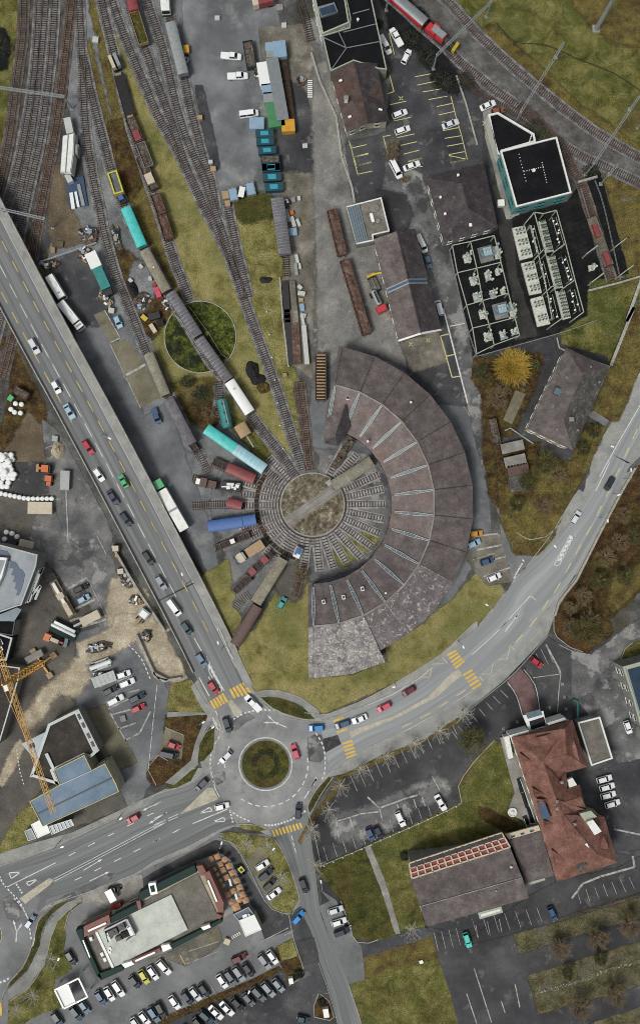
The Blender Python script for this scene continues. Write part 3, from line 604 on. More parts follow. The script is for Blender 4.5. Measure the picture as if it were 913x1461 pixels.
for y in (300,390,480,570,640,710,780):           # piers
    for i,p in enumerate(bc):
        if abs((730.5 - p[1] / S) - y) < 7:
            for o in (-30 * Q,-8 * Q,14 * Q): m2 = MB(); m2.box(p[0] + nn[i][0] * o,p[1] + nn[i][1] * o,-0.02,1.1,1.1,bz(p) - 1.0,0.4); bpart(m2,'pier','pale_concrete')
            break
for off in (-43.6 * Q,25.6 * Q):
    m2 = MB(); seg = bsec(850,955); n_ = normals(seg); vs = []
    for i,p in enumerate(seg):
        for t,z in ((-0.3,-0.05),(0.3,-0.05),(0.3,bz(p) - 0.9),(-0.3,bz(p) - 0.9)):
            vs.append((p[0] + n_[i][0] * (off + t),p[1] + n_[i][1] * (off + t),z))
    m2.add(vs,[(i*4+k,i*4+(k+1) % 4,i*4+4+(k+1) % 4,i*4+4+k) for i in range(len(seg) - 1) for k in range(4)]); bpart(m2,'retaining_wall','pale_concrete')
for y,in ((845,),(250,)):                  # expansion joints
    for i,p in enumerate(bc[:-1]):
        if abs((730.5 - p[1] / S) - y) < 7:
            m2 = MB(); a = Vector(p[:2]); n0 = Vector(nn[i])
            q1 = a + n0 * -32 * Q; q2 = a + n0 * 25 * Q; m2.beam((*q1,bz(p) + 0.006),(*q2,bz(p) + 0.006),0.5,0.02); bpart(m2,'expansion_joint','asphalt_dark'); break

# ---------------------------------------------------------------- painted markings
MK = {k: MB() for k in ('white_paint','yellow_paint','orange_paint','faint_paint','pale_yellow_paint')}
def on_bridge(p):
    q = W(p); py = p[1]
    if py > 985 or py < 200: return False
    xs = None
    for a,b in zip(BR_A,BR_A[1:]):
        if a[1] <= py <= b[1]: xs = a[0] + (b[0] - a[0]) * (py - a[1]) / (b[1] - a[1])
    return xs is not None and -52 < p[0] - xs < 31
def W0(p,z=0.0):
    if on_bridge(p):
        h = bz(W(p)); v = W(p,h); v.z = h + 0.012 + 0.1 * (z - 0.056); return v
    v = W(p); v.z = 0.15 + (z - 0.056) * 0.2; return v
def line(k,p,q,wd=0.2,mk='white_paint',z=0.056):
    a,b = W0(c(k,*p),z),W0(c(k,*q),z); d = (b - a); L = d.length
    if L < 0.01: return
    n = max(1,int(L / 8)); d.normalize(); s_ = Vector((d.y,-d.x,0)) * wd / 2
    MK[mk].add([a - s_,a + s_,b + s_,b - s_],[(0,1,2,3)])
def pline(k,s,wd=0.2,mk='white_paint',z=0.056):
    q = [tuple(map(float,t.split(','))) for t in s.split()]
    for a,b in zip(q,q[1:]): line(k,a,b,wd,mk,z)
def segs(k,s,wd=0.2,mk='white_paint',z=0.056):
    for t in s.split():
        a,b = t.split('-'); line(k,tuple(map(float,a.split(','))),tuple(map(float,b.split(','))),wd,mk,z)
def bars(k,p1,p2,q1,q2,n,wd,mk='orange_paint',z=0.058):
    for i in range(n):
        t = i / max(1,n - 1)
        line(k,tuple(a + (b - a) * t for a,b in zip(p1,q1)),tuple(a + (b - a) * t for a,b in zip(p2,q2)),wd,mk,z)
def dash(k,s,on,offl,wd,mk='white_paint',z=0.056,start=0.0):
    px = PP(k + ' ' + s); pts = spline([(p[0],-p[1]) for p in px],2.0)
    for p,d in walk(pts,(on + offl) / S,start):
        a = p; b = p + d * on / S; line('N',(a[0],-a[1]),(b[0],-b[1]),wd,mk,z)
def poly(k,s,mk='white_paint',z=0.056):
    pts = [W0(p,z) for p in P(k,s)]; a = sum(pts[i].x * pts[(i+1) % len(pts)].y - pts[(i+1) % len(pts)].x * pts[i].y for i in range(len(pts)))
    MK[mk].add(pts if a > 0 else pts[::-1],[tuple(range(len(pts)))])
def arrow(k,p,q,wd=0.22,hl=9,mk='white_paint'):
    line(k,p,q,wd,mk); o = ORG[k][2]; a = Vector(p); b = Vector(q); d = (b - a).normalized(); n = Vector((d.y,-d.x)); L = hl / o * 0.5
    t = b + d * L * 0.4; l = b - d * L + n * L * 0.42; r = b - d * L - n * L * 0.42
    poly(k,f'{t.x},{t.y} {l.x},{l.y} {r.x},{r.y}',mk,0.0575)
for off,mk,on,of_,wd in ((0.0,'white_paint',4.4,2.1,0.2),(-18.5,'yellow_paint',3.6,2.9,0.26),(15.5,'yellow_paint',3.6,2.9,0.26)):
    seg = [p for p in bc if 262 < 730.5 - p[1] / S < (905 if off else 850)]
    line_pts = [Vector((p[0] + n_[0] * off * Q,p[1] + n_[1] * off * Q)) for p,n_ in zip(seg,normals(seg))]
    for p,d in walk(line_pts,on + of_,1.0 if off else 0.0):
        e = p + d * on; s_ = Vector((d.y,-d.x)) * wd / 2
        MK[mk].add([(*(p - s_),bz(p) + .012),(*(p + s_),bz(p) + .012),(*(e + s_),bz(e) + .012),(*(e - s_),bz(e) + .012)],[(0,1,2,3)])
m_ = MB(); 
MK['white_paint'].rail([p for p in bc if 262 < 730.5 - p[1] / S < 975],-31.3 * Q,0.14,0.008,0.014,0,bz)
line('E2',(165,0),(215,110),0.3,z=0.07); line('E2',(215,110),(380,400),0.25,z=0.07)
for i in range(7):
    t = i / 6; line('E2',(285 + 80 * t,215 + 160 * t),(305 + 62 * t,285 + 120 * t),0.35,z=0.07)
line('E2',(285,215),(300,300),0.2,z=0.07); line('E2',(300,300),(360,410),0.2,z=0.07)
segs('E2','295,325-310,350 245,330-300,430',0.25,z=0.07)
bars('E2',(308,455),(333,500),(370,415),(397,462),5,0.72,z=0.07); bars('E2',(412,392),(440,440),(483,355),(525,415),5,0.75,z=0.07)
bars('F2',(642,320),(656,355),(790,280),(803,312),9,0.6)
bars('E3',(183,690),(238,672),(207,765),(260,745),5,0.6); bars('E3',(752,210),(800,182),(795,280),(845,238),5,0.62)
bars('E3',(838,318),(888,288),(888,392),(936,360),5,0.62); bars('E3',(135,567),(190,547),(155,628),(210,606),2,0.7)
poly('G1','-10,755 15,755 20,850 -10,850','orange_paint')
segs('E3','505,600-560,575 605,550-660,520 705,490-755,460 800,430-855,395',0.28,'pale_yellow_paint')
segs('E4','235,140-275,95 310,55-350,5',0.28,'pale_yellow_paint')
segs('D4','380,800-415,745 445,705-480,650 505,600-535,545 560,500-590,445 620,390-645,345 675,290-700,235 725,185-745,150 775,80-800,30',0.28,'pale_yellow_paint')
segs('C4','825,810-850,755 870,710-895,655 915,610-940,560',0.28,'pale_yellow_paint')
pline('E3','565,365 585,325 655,328 675,255 735,255',0.18,'pale_yellow_paint'); segs('E3','535,360-545,380 725,220-752,252',0.18)
pline('E4','40,325 60,345',0.18); pline('E4','50,310 100,310 115,250',0.18,'pale_yellow_paint'); pline('E4','140,230 190,228 205,155 235,182',0.18,'pale_yellow_paint')
pline('E3','300,486 450,425 600,335 748,205',0.16); pline('E3','420,668 560,600 730,505 890,402',0.14)
pline('E4','0,205 110,105 215,0',0.2); arrow('E4',(180,80),(250,-10),0.22)
pline('D4','145,910 315,722 345,745',0.2); arrow('D4',(185,905),(245,830),0.22)
pline('D4','670,155 745,0',0.22); pline('C4','690,913 800,715 913,522 1050,290',0.22)
pline('D4','455,535 445,555 460,560 475,552 550,400 530,395 455,535',0.22)
for i in range(6): line('D4',(462 + 13 * i,530 - 24 * i),(487 + 12 * i,520 - 24 * i),0.8)
segs('D4','225,628-235,616 232,612-242,600 240,598-250,586 248,584-258,572 256,570-266,558 264,556-274,546 272,526-282,536',0.35)
pline('D4','240,380 290,410 320,420',0.15)
ringm = lambda r,a0,a1,on,of_,wd,cx=379,cy=1090: [line('N',(cx + r * math.cos(t),cy - r * math.sin(t)),(cx + r * math.cos(t + on / S / r),cy - r * math.sin(t + on / S / r)),wd) for t in [R(a0) + k * (on + of_) / S / r for k in range(int((R(a1) - R(a0)) / ((on + of_) / S / r)))]]
ringm(60.5,-125,16,1.3,1.0,0.35)
ringm(37.8,0,360,0.6,-0.02,0.22); ringm(25,0,360,0.6,-0.02,0.22,-22,1334)
dash('E2','430,556 500,520 580,505 655,508',0.7,0.5,0.4); dash('E2','310,745 305,800 312,860 330,913',0.7,0.5,0.35)
dash('F2','410,212 460,245 520,272',0.7,0.5,0.4); dash('F2','412,215 428,278',0.6,0.4,0.5); dash('F2','600,292 650,292 740,265 822,215',0.6,0.35,0.6)
pline('F2','310,0 330,90 355,140',0.25); dash('E3','40,630 75,690 90,760 88,840 75,880',0.9,0.6,0.35); dash('G1','0,612 40,598 75,575',0.7,0.5,0.6)
pline('E2','330,500 350,545 362,600 350,660 330,690',0.25,z=0.06)
pline('E2','318,545 345,590',0.3,z=0.06); pline('E2','320,560 350,615',0.3,z=0.06)
arrow('E2',(720,600),(655,572),0.25); arrow('E2',(655,572),(620,538),0.25); arrow('E2',(655,575),(600,573),0.25)
arrow('F2',(815,150),(880,40),0.3); arrow('E2',(345,800),(375,770),0.3); line('E2',(375,770),(387,820),0.3); line('E2',(395,745),(408,700),0.3)
arrow('E2',(865,913),(880,870),0.3)
for dy in (0,14):
    pline('F1',f'295,{585+dy} 500,{478+dy} 700,{372+dy} 913,{258+dy}',0.16); pline('F2',f'0,{296+dy-4} 130,{240+dy-6}',0.16)
segs('F1','375,460-412,440 480,408-518,388 588,353-622,335 692,298-730,280 800,243-835,227 408,592-445,575 515,542-552,523 622,490-658,472 728,438-765,420 833,385-873,367',0.24)
segs('F2','0,188-38,167 102,335-140,315 0,385-35,365',0.24); line('F1',(35,632),(305,497),0.24); line('F2',(210,285),(400,205),0.26)
arrow('F1',(875,165),(780,213)); arrow('F1',(905,225),(815,282)); arrow('F1',(455,538),(552,480)); arrow('F1',(488,597),(590,548)); line('F2',(0,258),(72,225),0.22)
for k,s in (('F1','52,552 115,548 65,583 52,552'),('F1','145,603 207,586 160,622 145,603'),('F2','250,228 302,196 318,215 250,228'),('F2','320,274 380,250 385,273 320,274')): pline(k,s,0.3)
dash('F1','0,568 20,610 60,655 110,710 150,790',0.7,0.45,0.4); dash('F1','92,612 125,665',0.5,0.4,0.5)
dash('G1','105,0 150,50 190,110 205,150',0.8,0.5,0.3); dash('G1','218,215 228,280',0.8,0.5,0.4); line('G1',(255,285),(240,348),0.35)
line('G1',(120,318),(125,245),0.3); arrow('G1',(125,245),(103,165),0.25); arrow('G1',(125,245),(160,190),0.25)
segs('F2','745,350-752,375 754,388-760,408 763,420-770,442',0.22); pline('F3','60,130 75,10',0.0)
arrow('F3',(0,108),(45,40),0.3)
bars('F3',(80,410),(105,487),(645,180),(665,240),12,0.16,'faint_paint'); bars('E3',(222,850),(265,945),(780,585),(805,640),13,0.16,'faint_paint')
bars('E4',(0,532),(30,572),(190,362),(235,405),6,0.16,'faint_paint'); bars('E4',(-110,620),(-80,660),(-40,565),(-10,605),3,0.15,'faint_paint')
bars('E4',(318,225),(360,275),(400,150),(440,250),4,0.15,'faint_paint')
pline('F3','320,140 385,200 520,150 590,130',0.5,'faint_paint'); pline('F3','160,270 290,230 380,220',0.4,'faint_paint'); segs('F3','385,200-400,265 480,180-488,200 570,150-585,200 615,140-632,190 670,30-715,110 225,255-245,320 150,260-165,360',0.35,'faint_paint')
pline('E4','460,560 470,400 480,310 330,330',0.25,'faint_paint'); pline('E4','400,150 470,280 480,310',0.5,'faint_paint')
for x,y in ((490,365),(500,435),(510,500),(245,570),(168,608)): segs('E4',f'{x-8},{y-8}-{x+8},{y+8} {x+8},{y-8}-{x-8},{y+8}',0.18,'faint_paint')
pline('E4','412,490 425,488 420,505',0.3,'pale_yellow_paint')
bars('F4',(570,655),(590,720),(850,575),(880,640),7,0.14,'faint_paint'); bars('G4',(400,250),(430,380),(560,220),(590,340),4,0.14,'faint_paint'); bars('G4',(700,190),(720,290),(870,150),(890,250),3,0.14,'faint_paint')
bars('F4',(0,800),(30,900),(350,740),(380,820),7,0.12,'faint_paint'); pline('F4','540,690 600,610 700,570 880,520 870,460',0.6,'faint_paint')
segs('G4','690,510-815,900 635,690-710,913 885,745-913,830',0.3,'faint_paint'); pline('G5','5,620 40,790',0.3,'faint_paint'); pline('F4','770,315 913,345',0.5,'faint_paint'); pline('G5','0,620 0,621',0.2,'faint_paint')
segs('A3','578,418-660,402 590,463-690,442 620,500-720,484 650,542-752,523 695,580-780,562 705,625-790,606 722,665-740,660 728,710-812,694 738,752-825,738 750,795-835,779 762,840-845,824 775,885-860,866 440,570-530,550 460,658-553,638 480,748-575,728 500,790-588,770 515,838-600,816 540,880-610,860 232,805-315,786 245,853-325,832 252,903-340,882',0.22,'pale_yellow_paint')
pline('A3','772,525 800,640 830,740 860,865',0.22,'pale_yellow_paint'); pline('A3','440,410 463,498 425,512',0.22,'pale_yellow_paint'); pline('A3','445,735 405,742 430,835',0.22,'pale_yellow_paint'); pline('A3','220,765 262,913',0.22,'pale_yellow_paint'); segs('A3','437,180-465,297 490,525-512,545 512,525-492,545',0.22,'pale_yellow_paint')
segs('B3','240,18-325,0 255,65-340,43 265,110-345,93 540,40-610,22 760,8-855,28 770,48-862,28 580,70-618,67',0.22,'pale_yellow_paint'); pline('B3','238,0 268,115',0.22,'pale_yellow_paint')
for x,y in ((68,670),(82,730)): segs('A4',f'{x-12},{y-12}-{x+12},{y+12} {x+12},{y-12}-{x-12},{y+12}',0.22,'pale_yellow_paint')
for x,y in ((555,195),(648,173)): segs('C3',f'{x-10},{y-10}-{x+10},{y+10} {x+10},{y-10}-{x-10},{y+10}',0.25,'pale_yellow_paint')
pline('C3','765,138 715,150 778,375 822,368',0.3,'pale_yellow_paint'); line('C3',(748,260),(792,250),0.3,'pale_yellow_paint'); pline('C3','730,0 862,515',0.4); line('C3',(765,98),(845,82),0.25)
segs('D1','360,690-470,625 400,760-500,705 400,830-540,770',0.0); pline('D4','0,530 120,490',0.2,'faint_paint'); bars('D4',(10,400),(140,385),(60,620),(205,570),4,0.5,'faint_paint')
segs('D1','358,692-475,625 410,795-520,740 380,860-545,810 400,905-580,850',0.7,'faint_paint'); line('D1',(475,625),(605,890),0.3,'faint_paint')
segs('E1','545,380-600,350 640,350-720,320 555,410-640,370 590,500-700,445 700,410-760,395 715,515-790,470 610,530-720,500 640,610-740,575 680,670-760,630 760,630-820,510 600,520-685,672',0.45,'faint_paint')
dash('E1','700,150 770,230 815,330',0.8,0.6,0.3); dash('E1','855,370 830,600 810,800',2.2,0.3,0.15); dash('E1','95,720 110,830 130,900',0.5,0.6,0.3)
line('D1',(530,400),(578,495),0.25,'faint_paint'); line('D1',(360,130),(372,420),0.35,'faint_paint')
segs('G2','285,435-338,530 390,410-432,485',0.25,'yellow_paint'); segs('G2','455,385-670,315 430,480-670,385',0.2,'faint_paint'); dash('G2','750,298 825,252',0.35,0.3,0.9); segs('G3','60,318-262,215 232,270-300,235',0.2,'faint_paint')
bars('G2',(0,700),(10,690),(0,701),(10,691),1,0.0); bars('G2',(30,850),(90,990),(600,610),(650,690),9,0.14,'faint_paint'); bars('G2',(650,550),(700,650),(900,440),(950,540),5,0.14,'faint_paint')
segs('C1','250,760-290,742 270,815-305,795',0.2,'faint_paint'); segs('B1','245,768-275,750 268,822-302,800',0.2,'faint_paint')
pline('C1','595,190 655,160 570,10',0.3,'faint_paint'); pline('C1','600,195 765,540',0.25,'faint_paint'); pline('C1','675,370 790,305',0.7,'faint_paint')
for k,b in MK.items():
    if b.v: tag(b.build('road_markings',k),kind='structure')
# ---------------------------------------------------------------- railway tracks (setting)
def track(s,bal='ballast',slp='sleeper',z=0.0,bw=3.6,step=0.66,zf=None,px=None,sw=2.5):
    pts = spline([W(p) for p in (px or PP(s))],2.5)
    e = thing('railway_track',None,None,(*pts[len(pts) // 2],0)); e['kind'] = 'structure'; o = (*pts[len(pts) // 2],0)
    if bal:
        k = MB(); n = len(pts); nn = normals(pts); zz = 0.146 + random.random() * 0.01
        L = [-(bw / 2 + 0.25 * noise.noise(Vector((p.x * .5,p.y * .5,1)))) for p in pts]; Rr = [(bw / 2 + 0.25 * noise.noise(Vector((p.x * .5,p.y * .5,5)))) for p in pts]
        k.strip(pts,L,Rr,zz); tag(k.build('ballast',bal,e,o),kind='structure')
    k = MB()
    for p,d in walk(pts,step):
        a = math.atan2(d.y,d.x) + random.uniform(-0.03,0.03)
        k.box(p.x,p.y,0.12,0.26,sw,0.10 + random.random() * 0.02,a)
    tag(k.build('sleepers',slp,e,o),kind='structure')
    for t in (-0.75,0.75):
        k = MB(); k.rail(pts,t,0.13,0.2,0.38); tag(k.build('rail','rail_steel',e,o),kind='structure')
    return e
BB,SR = 'ballast_brown','sleeper_rust'
track('N 35,-30 35,0 33,53 26,105 16,184 5,240 -12,310',BB)
track('N 57,-30 57,0 53,66 48,118 37,184 25,240 8,300 -20,370','ballast')
track('N 67,-30 66,0 61,60 55,120 47,184 36,240 20,310 -8,385','ballast')
track('N 80,-30 79,0 75,66 68,131 57,205 49,240 36,300 24,360 8,430 -10,500','ballast')
track('N 103,-30 103,0 97,53 91,105 84,158 75,212 64,270 54,325 46,378 36,420 22,470 4,540',BB,SR)
track('N 113,-30 113,0 116,53 118,92 120,145 124,197 130,235 137,273 143,299 148,330 158,365 168,399 184,438 195,466 208,500 228,540 245,572 262,604 275,632 288,655 298,676','ballast')
track('N 119,80 124,102 129,128 137,160 147,198 158,240 165,262 190,325 215,370 242,420 270,466 300,515 327,548 352,583 378,619 399,645 414,668 424,682','ballast')
track('N 143,-30 145,0 152,32 163,76 170,105 178,140 185,170 195,205 207,240 218,275 232,315 240,345 251,378 262,404 271,430','ballast')
track('N 154,-30 160,0 173,39 184,68 200,105 223,160 245,200 262,232 276,262 290,292 308,327 328,367 339,399 349,428 359,457 367,478 375,500 386,530 396,558 407,592 417,624 426,651 432,672','ballast')
track('N 206,-30 210,0 220,32 230,62 240,100 250,145 262,187 276,222 292,258 304,294 318,335 330,372 339,399','ballast')
track('N 178,-30 185,5 198,50 209,75 220,108 233,142 246,178 256,210 266,240','ballast')
track('N 228,-30 236,0 244,32 255,72 263,112 272,156 282,195 290,226 302,262 308,300','ballast')
track('N 325,292 328,310 334,338 340,366 347,392 354,424','ballast')
track('N 428,-30 428,0 438,34 444,60',None)
track('N 427,545 430,575 435,605 438,640 442,671','ballast_brown',SR)
track('N 406,355 408,375 409,396',None)
track('N 540,-60 600,-26 640,4 672,40 705,72 740,104 780,137 820,168 860,196 913,226 990,262','ballast',SR)
track('N 545,-12 575,12 602,38 630,62 655,88 680,108 704,128 735,150 770,180 800,205 830,224 870,242 913,262 980,296','ballast',SR)
track('N 740,150 775,180 800,210 815,240 826,255 836,285 844,310 855,345 865,380 872,400',BB,SR)
track('N 660,105 690,140 730,158 775,185',None,SR)
TC = (446,720); TCW = W(TC)
def radial(a,r0,r1,bal=None,slp='sleeper'):
    ca,sa = math.cos(R(a)),-math.sin(R(a)); m = (r0 + r1) / 2
    track('',bal,slp,px=[(TC[0] + ca * r,TC[1] + sa * r) for r in (r0,(r0 + r1) / 2,r1)],step=0.85,sw=1.9,bw=2.6)
for a in (72.8 - 12.05 * i for i in range(1,14)): radial(a,48,104 if -50 < a < 30 else 96,'ballast_pale')
for a,r1 in ((133,92),(143,88),(153,100),(162,104),(171,104),(181,108),(190,100),(199,110),(208,100),(217,95),(227,100),(236,92),(244,92),(253,72),(262,100),(270,60)): radial(a,48,r1,'ballast_pale','sleeper')
track('N 276,722 316,720 350,722',None,SR); track('N 316,778 352,762 380,752','ballast',SR); track('N 336,798 378,772','ballast',SR)
track('N 333,842 360,817 392,786','ballast'); track('N 336,868 345,856 358,846','ballast'); track('N 422,850 428,828 434,800','ballast_brown',SR)
track('N 338,905 366,864 405,798 412,782',None); track('N 276,682 310,692 345,700',None,SR); track('N 304,660 322,668 362,684 372,690',None,SR); track('N 296,610 335,640 376,668 398,688',None)
ring('timber_crossing',446,720,77,83,0.18,'plank_dark',148,252)
track('N 309,596 314,570 312,545','ballast')

# ---------------------------------------------------------------- turntable
tt = thing('turntable','round railway turntable pit with a long bridge beside the roundhouse','turntable',(TCW.x,TCW.y,0)); to = (TCW.x,TCW.y,0)
rT = 46 * S
k = MB(); k.lathe(0,0,[(rT - 0.55,0.02),(rT - 0.55,0.36),(rT,0.36),(rT,0.0)],72); 
k = MB()
for i in range(72):
    a,b = 2 * math.pi * i / 72,2 * math.pi * (i + 1) / 72
    for r0,r1,z0,z1 in ((rT - 0.35,rT,0.06,0.4),):
        v = [(r * math.cos(t),r * math.sin(t),z) for t in (a,b) for r,z in ((r0,z0),(r1,z0),(r1,z1),(r0,z1))]
        k.add(v,[(0,4,5,1),(1,5,6,2),(2,6,7,3),(3,7,4,0)])
k.build('rim','kerb_stone',tt,fix=True)
k = MB(); k.add([(rT * .97 * math.cos(2*math.pi*i/48),rT * .97 * math.sin(2*math.pi*i/48),0.25) for i in range(48)],[tuple(range(48))]); k.build('pit','pit_floor',tt)
k = MB()
for i in range(60):
    a = 2 * math.pi * i / 60
    k.beam((0.86 * rT * math.cos(a),0.86 * rT * math.sin(a),0.2),(0.86 * rT * math.cos(a + 0.11),0.86 * rT * math.sin(a + 0.11),0.2),0.15,0.12)
k.build('race_rail','rail_steel',tt)
A_T = R(35); dv = Vector((math.cos(A_T),math.sin(A_T),0)); pv = Vector((-dv.y,dv.x,0))
k = MB(); k.beam(-dv * rT * .97 + Vector((0,0,.35)),dv * rT * .97 + Vector((0,0,.35)),3.0,0.25); k.build('bridge','pale_concrete',tt)
for s_ in (-0.75,0.75):
    k = MB(); k.beam(-dv * rT * .97 + pv * s_ + Vector((0,0,.55)),dv * rT * .97 + pv * s_ + Vector((0,0,.55)),0.14,0.14); k.build('rail','rail_steel',tt)
for s_ in (-1.75,1.75):
    k = MB()
    for t in range(-6,7): k.beam(dv * rT * .15 * t + pv * s_ + Vector((0,0,.3)),dv * rT * .15 * t + pv * s_ + Vector((0,0,1.35)),0.07)
    k.beam(-dv * rT * .93 + pv * s_ + Vector((0,0,1.35)),dv * rT * .93 + pv * s_ + Vector((0,0,1.35)),0.09)
    k.build('railing','white_metal' if 'white_metal' in MATS else 'kerb_stone',tt)
k = MB(); q = dv * rT * .8 + pv * 2.4; k.box(q.x,q.y,0.3,1.6,1.6,2.2,A_T); k.build('cabin','kerb_stone',tt)

c0 = W((286,481)); rP = 51 * S
pond = thing('old_turntable_pit','round overgrown pit with a pale rim under the long freight train','pit',(c0.x,c0.y,0))
k = MB(); k.add([(rP * math.cos(2*math.pi*i/64),rP * math.sin(2*math.pi*i/64),0.142) for i in range(64)],[tuple(range(64))]); k.build('weeds','pond_weed',pond)
k = MB()
for i in range(72):
    a,b = 2 * math.pi * i / 72,2 * math.pi * (i + 1) / 72
    v = [(r * math.cos(t),r * math.sin(t),z) for t in (a,b) for r,z in ((rP - .12,0.06),(rP + .14,0.06),(rP + .14,0.3),(rP - .12,0.3))]
    k.add(v,[(0,4,5,1),(1,5,6,2),(2,6,7,3),(3,7,4,0)])
k.build('rim','kerb_stone',pond,fix=True)
for s in ('T5 665,620 690,640 720,655 745,690 913,945','C2 225,165 320,320','T5 780,525 800,518 913,515','C2 190,-10 220,30 300,140 370,255 400,275 385,290'):
    pts = [W(p) - Vector((c0.x,c0.y,0)) for p in PP(s)]; k = MB()
    for a,b in zip(pts,pts[1:]):
        if (a + b).length < 60: k.beam(a + Vector((0,0,1.1)),b + Vector((0,0,1.1)),0.12,0.1)
    for a in pts: k.beam(a,a + Vector((0,0,1.1)),0.1)
    k.build('railing','kerb_stone',pond)
# ---------------------------------------------------------------- more materials
paint('pale_panel','#adb0ab',0.6,0,0.08,1.0); paint('pale_teal','#5f8a88',0.6,0,0.08,1.0)
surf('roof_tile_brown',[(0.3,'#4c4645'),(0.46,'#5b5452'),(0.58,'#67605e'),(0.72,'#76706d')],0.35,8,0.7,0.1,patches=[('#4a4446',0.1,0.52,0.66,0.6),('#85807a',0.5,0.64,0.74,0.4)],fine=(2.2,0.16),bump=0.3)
surf('roof_inner',[(0.3,'#5d5250'),(0.46,'#69605d'),(0.58,'#756c69'),(0.72,'#827a76')],0.3,8,0.7,0.1,patches=[('#786058',0.12,0.5,0.66,0.6),('#605a5a',0.25,0.56,0.7,0.5)],fine=(2.2,0.14),bump=0.3)
surf('roof_lichen',[(0.3,'#5a5455'),(0.46,'#686365'),(0.56,'#757173'),(0.72,'#8a8684')],0.35,8,0.7,0.1,patches=[('#a3a298',0.35,0.42,0.62,0.6),('#bdbcb2',1.4,0.52,0.62,0.7)],fine=(2.2,0.22),bump=0.4)
surf('roof_halflichen',[(0.3,'#574f50'),(0.46,'#645d5e'),(0.58,'#716b6c'),(0.72,'#807b7a')],0.35,8,0.7,0.1,patches=[('#a5a59a',0.8,0.56,0.62,0.8)],fine=(2.2,0.2),bump=0.3)
surf('roof_depot',[(0.3,'#3f3532'),(0.46,'#4c413d'),(0.58,'#574b47'),(0.72,'#65594f')],0.35,8,0.7,0.1,patches=[('#5c4136',0.1,0.54,0.66,0.5)],fine=(2.5,0.18),bump=0.3)
surf('roof_slate_grey',[(0.3,'#353133'),(0.46,'#403b3d'),(0.58,'#494546'),(0.72,'#575350')],0.35,8,0.7,0.1,patches=[('#77756c',0.5,0.58,0.68,0.4)],fine=(2.5,0.2),bump=0.3)  # dark grey roofing; also painted shade on slopes turned from the sun
surf('roof_moss',[(0.3,'#3d3a38'),(0.46,'#4c4a47'),(0.58,'#5b5955'),(0.72,'#75736a')],0.4,9,0.75,0.1,patches=[('#8b8a7e',0.9,0.56,0.66,0.6)],fine=(2.5,0.3),bump=0.4)
surf('roof_red',[(0.3,'#5a4038'),(0.46,'#6e4f45'),(0.58,'#7d5c51'),(0.72,'#8e7064')],0.3,9,0.72,0.1,patches=[('#4a352e',0.15,0.56,0.68,0.6),('#8d6c58',0.3,0.6,0.72,0.5)],fine=(2.5,0.22),bump=0.4)
surf('roof_felt',[(0.3,'#0c0d0f'),(0.5,'#131416'),(0.7,'#1d1e20')],0.2,8,0.7,0.1,patches=[('#2b2c2e',0.15,0.58,0.72,0.5)],fine=(3,0.2),bump=0.1)
surf('roof_gravel',[(0.3,'#5a574f'),(0.5,'#6c6961'),(0.7,'#7f7c73')],0.3,8,0.7,0.1,patches=[('#4c4a44',0.12,0.54,0.66,0.5),('#7b7158',0.2,0.6,0.7,0.4)],fine=(5,0.25),bump=0.3)
surf('roof_gravel_dark',[(0.3,'#2f2c28'),(0.5,'#3c3833'),(0.7,'#4c4841')],0.3,8,0.7,0.1,patches=[('#57534a',0.25,0.58,0.7,0.5)],fine=(5,0.3),bump=0.3)
surf('roof_pale',[(0.3,'#a5aaa0'),(0.5,'#b5bab0'),(0.7,'#c2c6bc')],0.3,8,0.7,0.1,patches=[('#868b80',0.3,0.58,0.7,0.5)],fine=(2,0.06),bump=0.05)
surf('roof_blue',[(0.3,'#5f7180'),(0.5,'#6e808f'),(0.7,'#7d8d9a')],0.2,7,0.7,0.1,patches=[('#5a6b78',0.15,0.58,0.7,0.4)],fine=(2,0.05),bump=0.03)
surf('roof_zinc',[(0.3,'#7f8689'),(0.5,'#8f9699'),(0.7,'#9ea4a5')],0.2,7,0.7,0.1,patches=[('#747a7c',0.2,0.56,0.7,0.4)],fine=(2,0.06),bump=0.03)
surf('roof_vault',[(0.3,'#706c5c'),(0.5,'#858070'),(0.7,'#999484')],0.4,8,0.7,0.1,patches=[('#5e594b',0.3,0.55,0.68,0.5)],fine=(2,0.15),coord='obj')
surf('roof_tarp_grey',[(0.3,'#58555a'),(0.5,'#69676b'),(0.7,'#7b7a7c')],0.4,8,0.7,0.1,patches=[('#4b4743',0.3,0.55,0.68,0.5),('#8a8a86',0.3,0.6,0.7,0.5)],fine=(2,0.12),coord='obj')
surf('rust',[(0.3,'#3f322c'),(0.46,'#55443c'),(0.58,'#69574d'),(0.72,'#83766c')],0.7,8,0.7,0.1,patches=[('#5e3b2b',0.5,0.54,0.66,0.6)],fine=(3,0.3),coord='obj')
surf('scrap',[(0.3,'#26221e'),(0.42,'#3f3a34'),(0.52,'#5b5348'),(0.6,'#6f6f68'),(0.75,'#a0a09a')],1.6,8,0.8,0.2,patches=[('#6a4c35',0.9,0.56,0.66,0.7)],fine=(5,0.5),bump=0.6,coord='obj')
surf('wall_cream',[(0.3,'#8d8a75'),(0.5,'#a09d86'),(0.7,'#aeab96')],0.5,fine=(2,0.08),bump=0.05)
surf('wall_grey',[(0.3,'#6a6a66'),(0.5,'#7a7a75'),(0.7,'#8a8a85')],0.5,fine=(2,0.08),bump=0.05)
surf('wall_white',[(0.3,'#a6a9a2'),(0.5,'#b9bcb4'),(0.7,'#c6c8c0')],0.5,fine=(2,0.06),bump=0.03)
surf('brick',[(0.3,'#5b4038'),(0.5,'#6e4d42'),(0.7,'#7d5a4d')],0.5,fine=(3,0.15),bump=0.1)
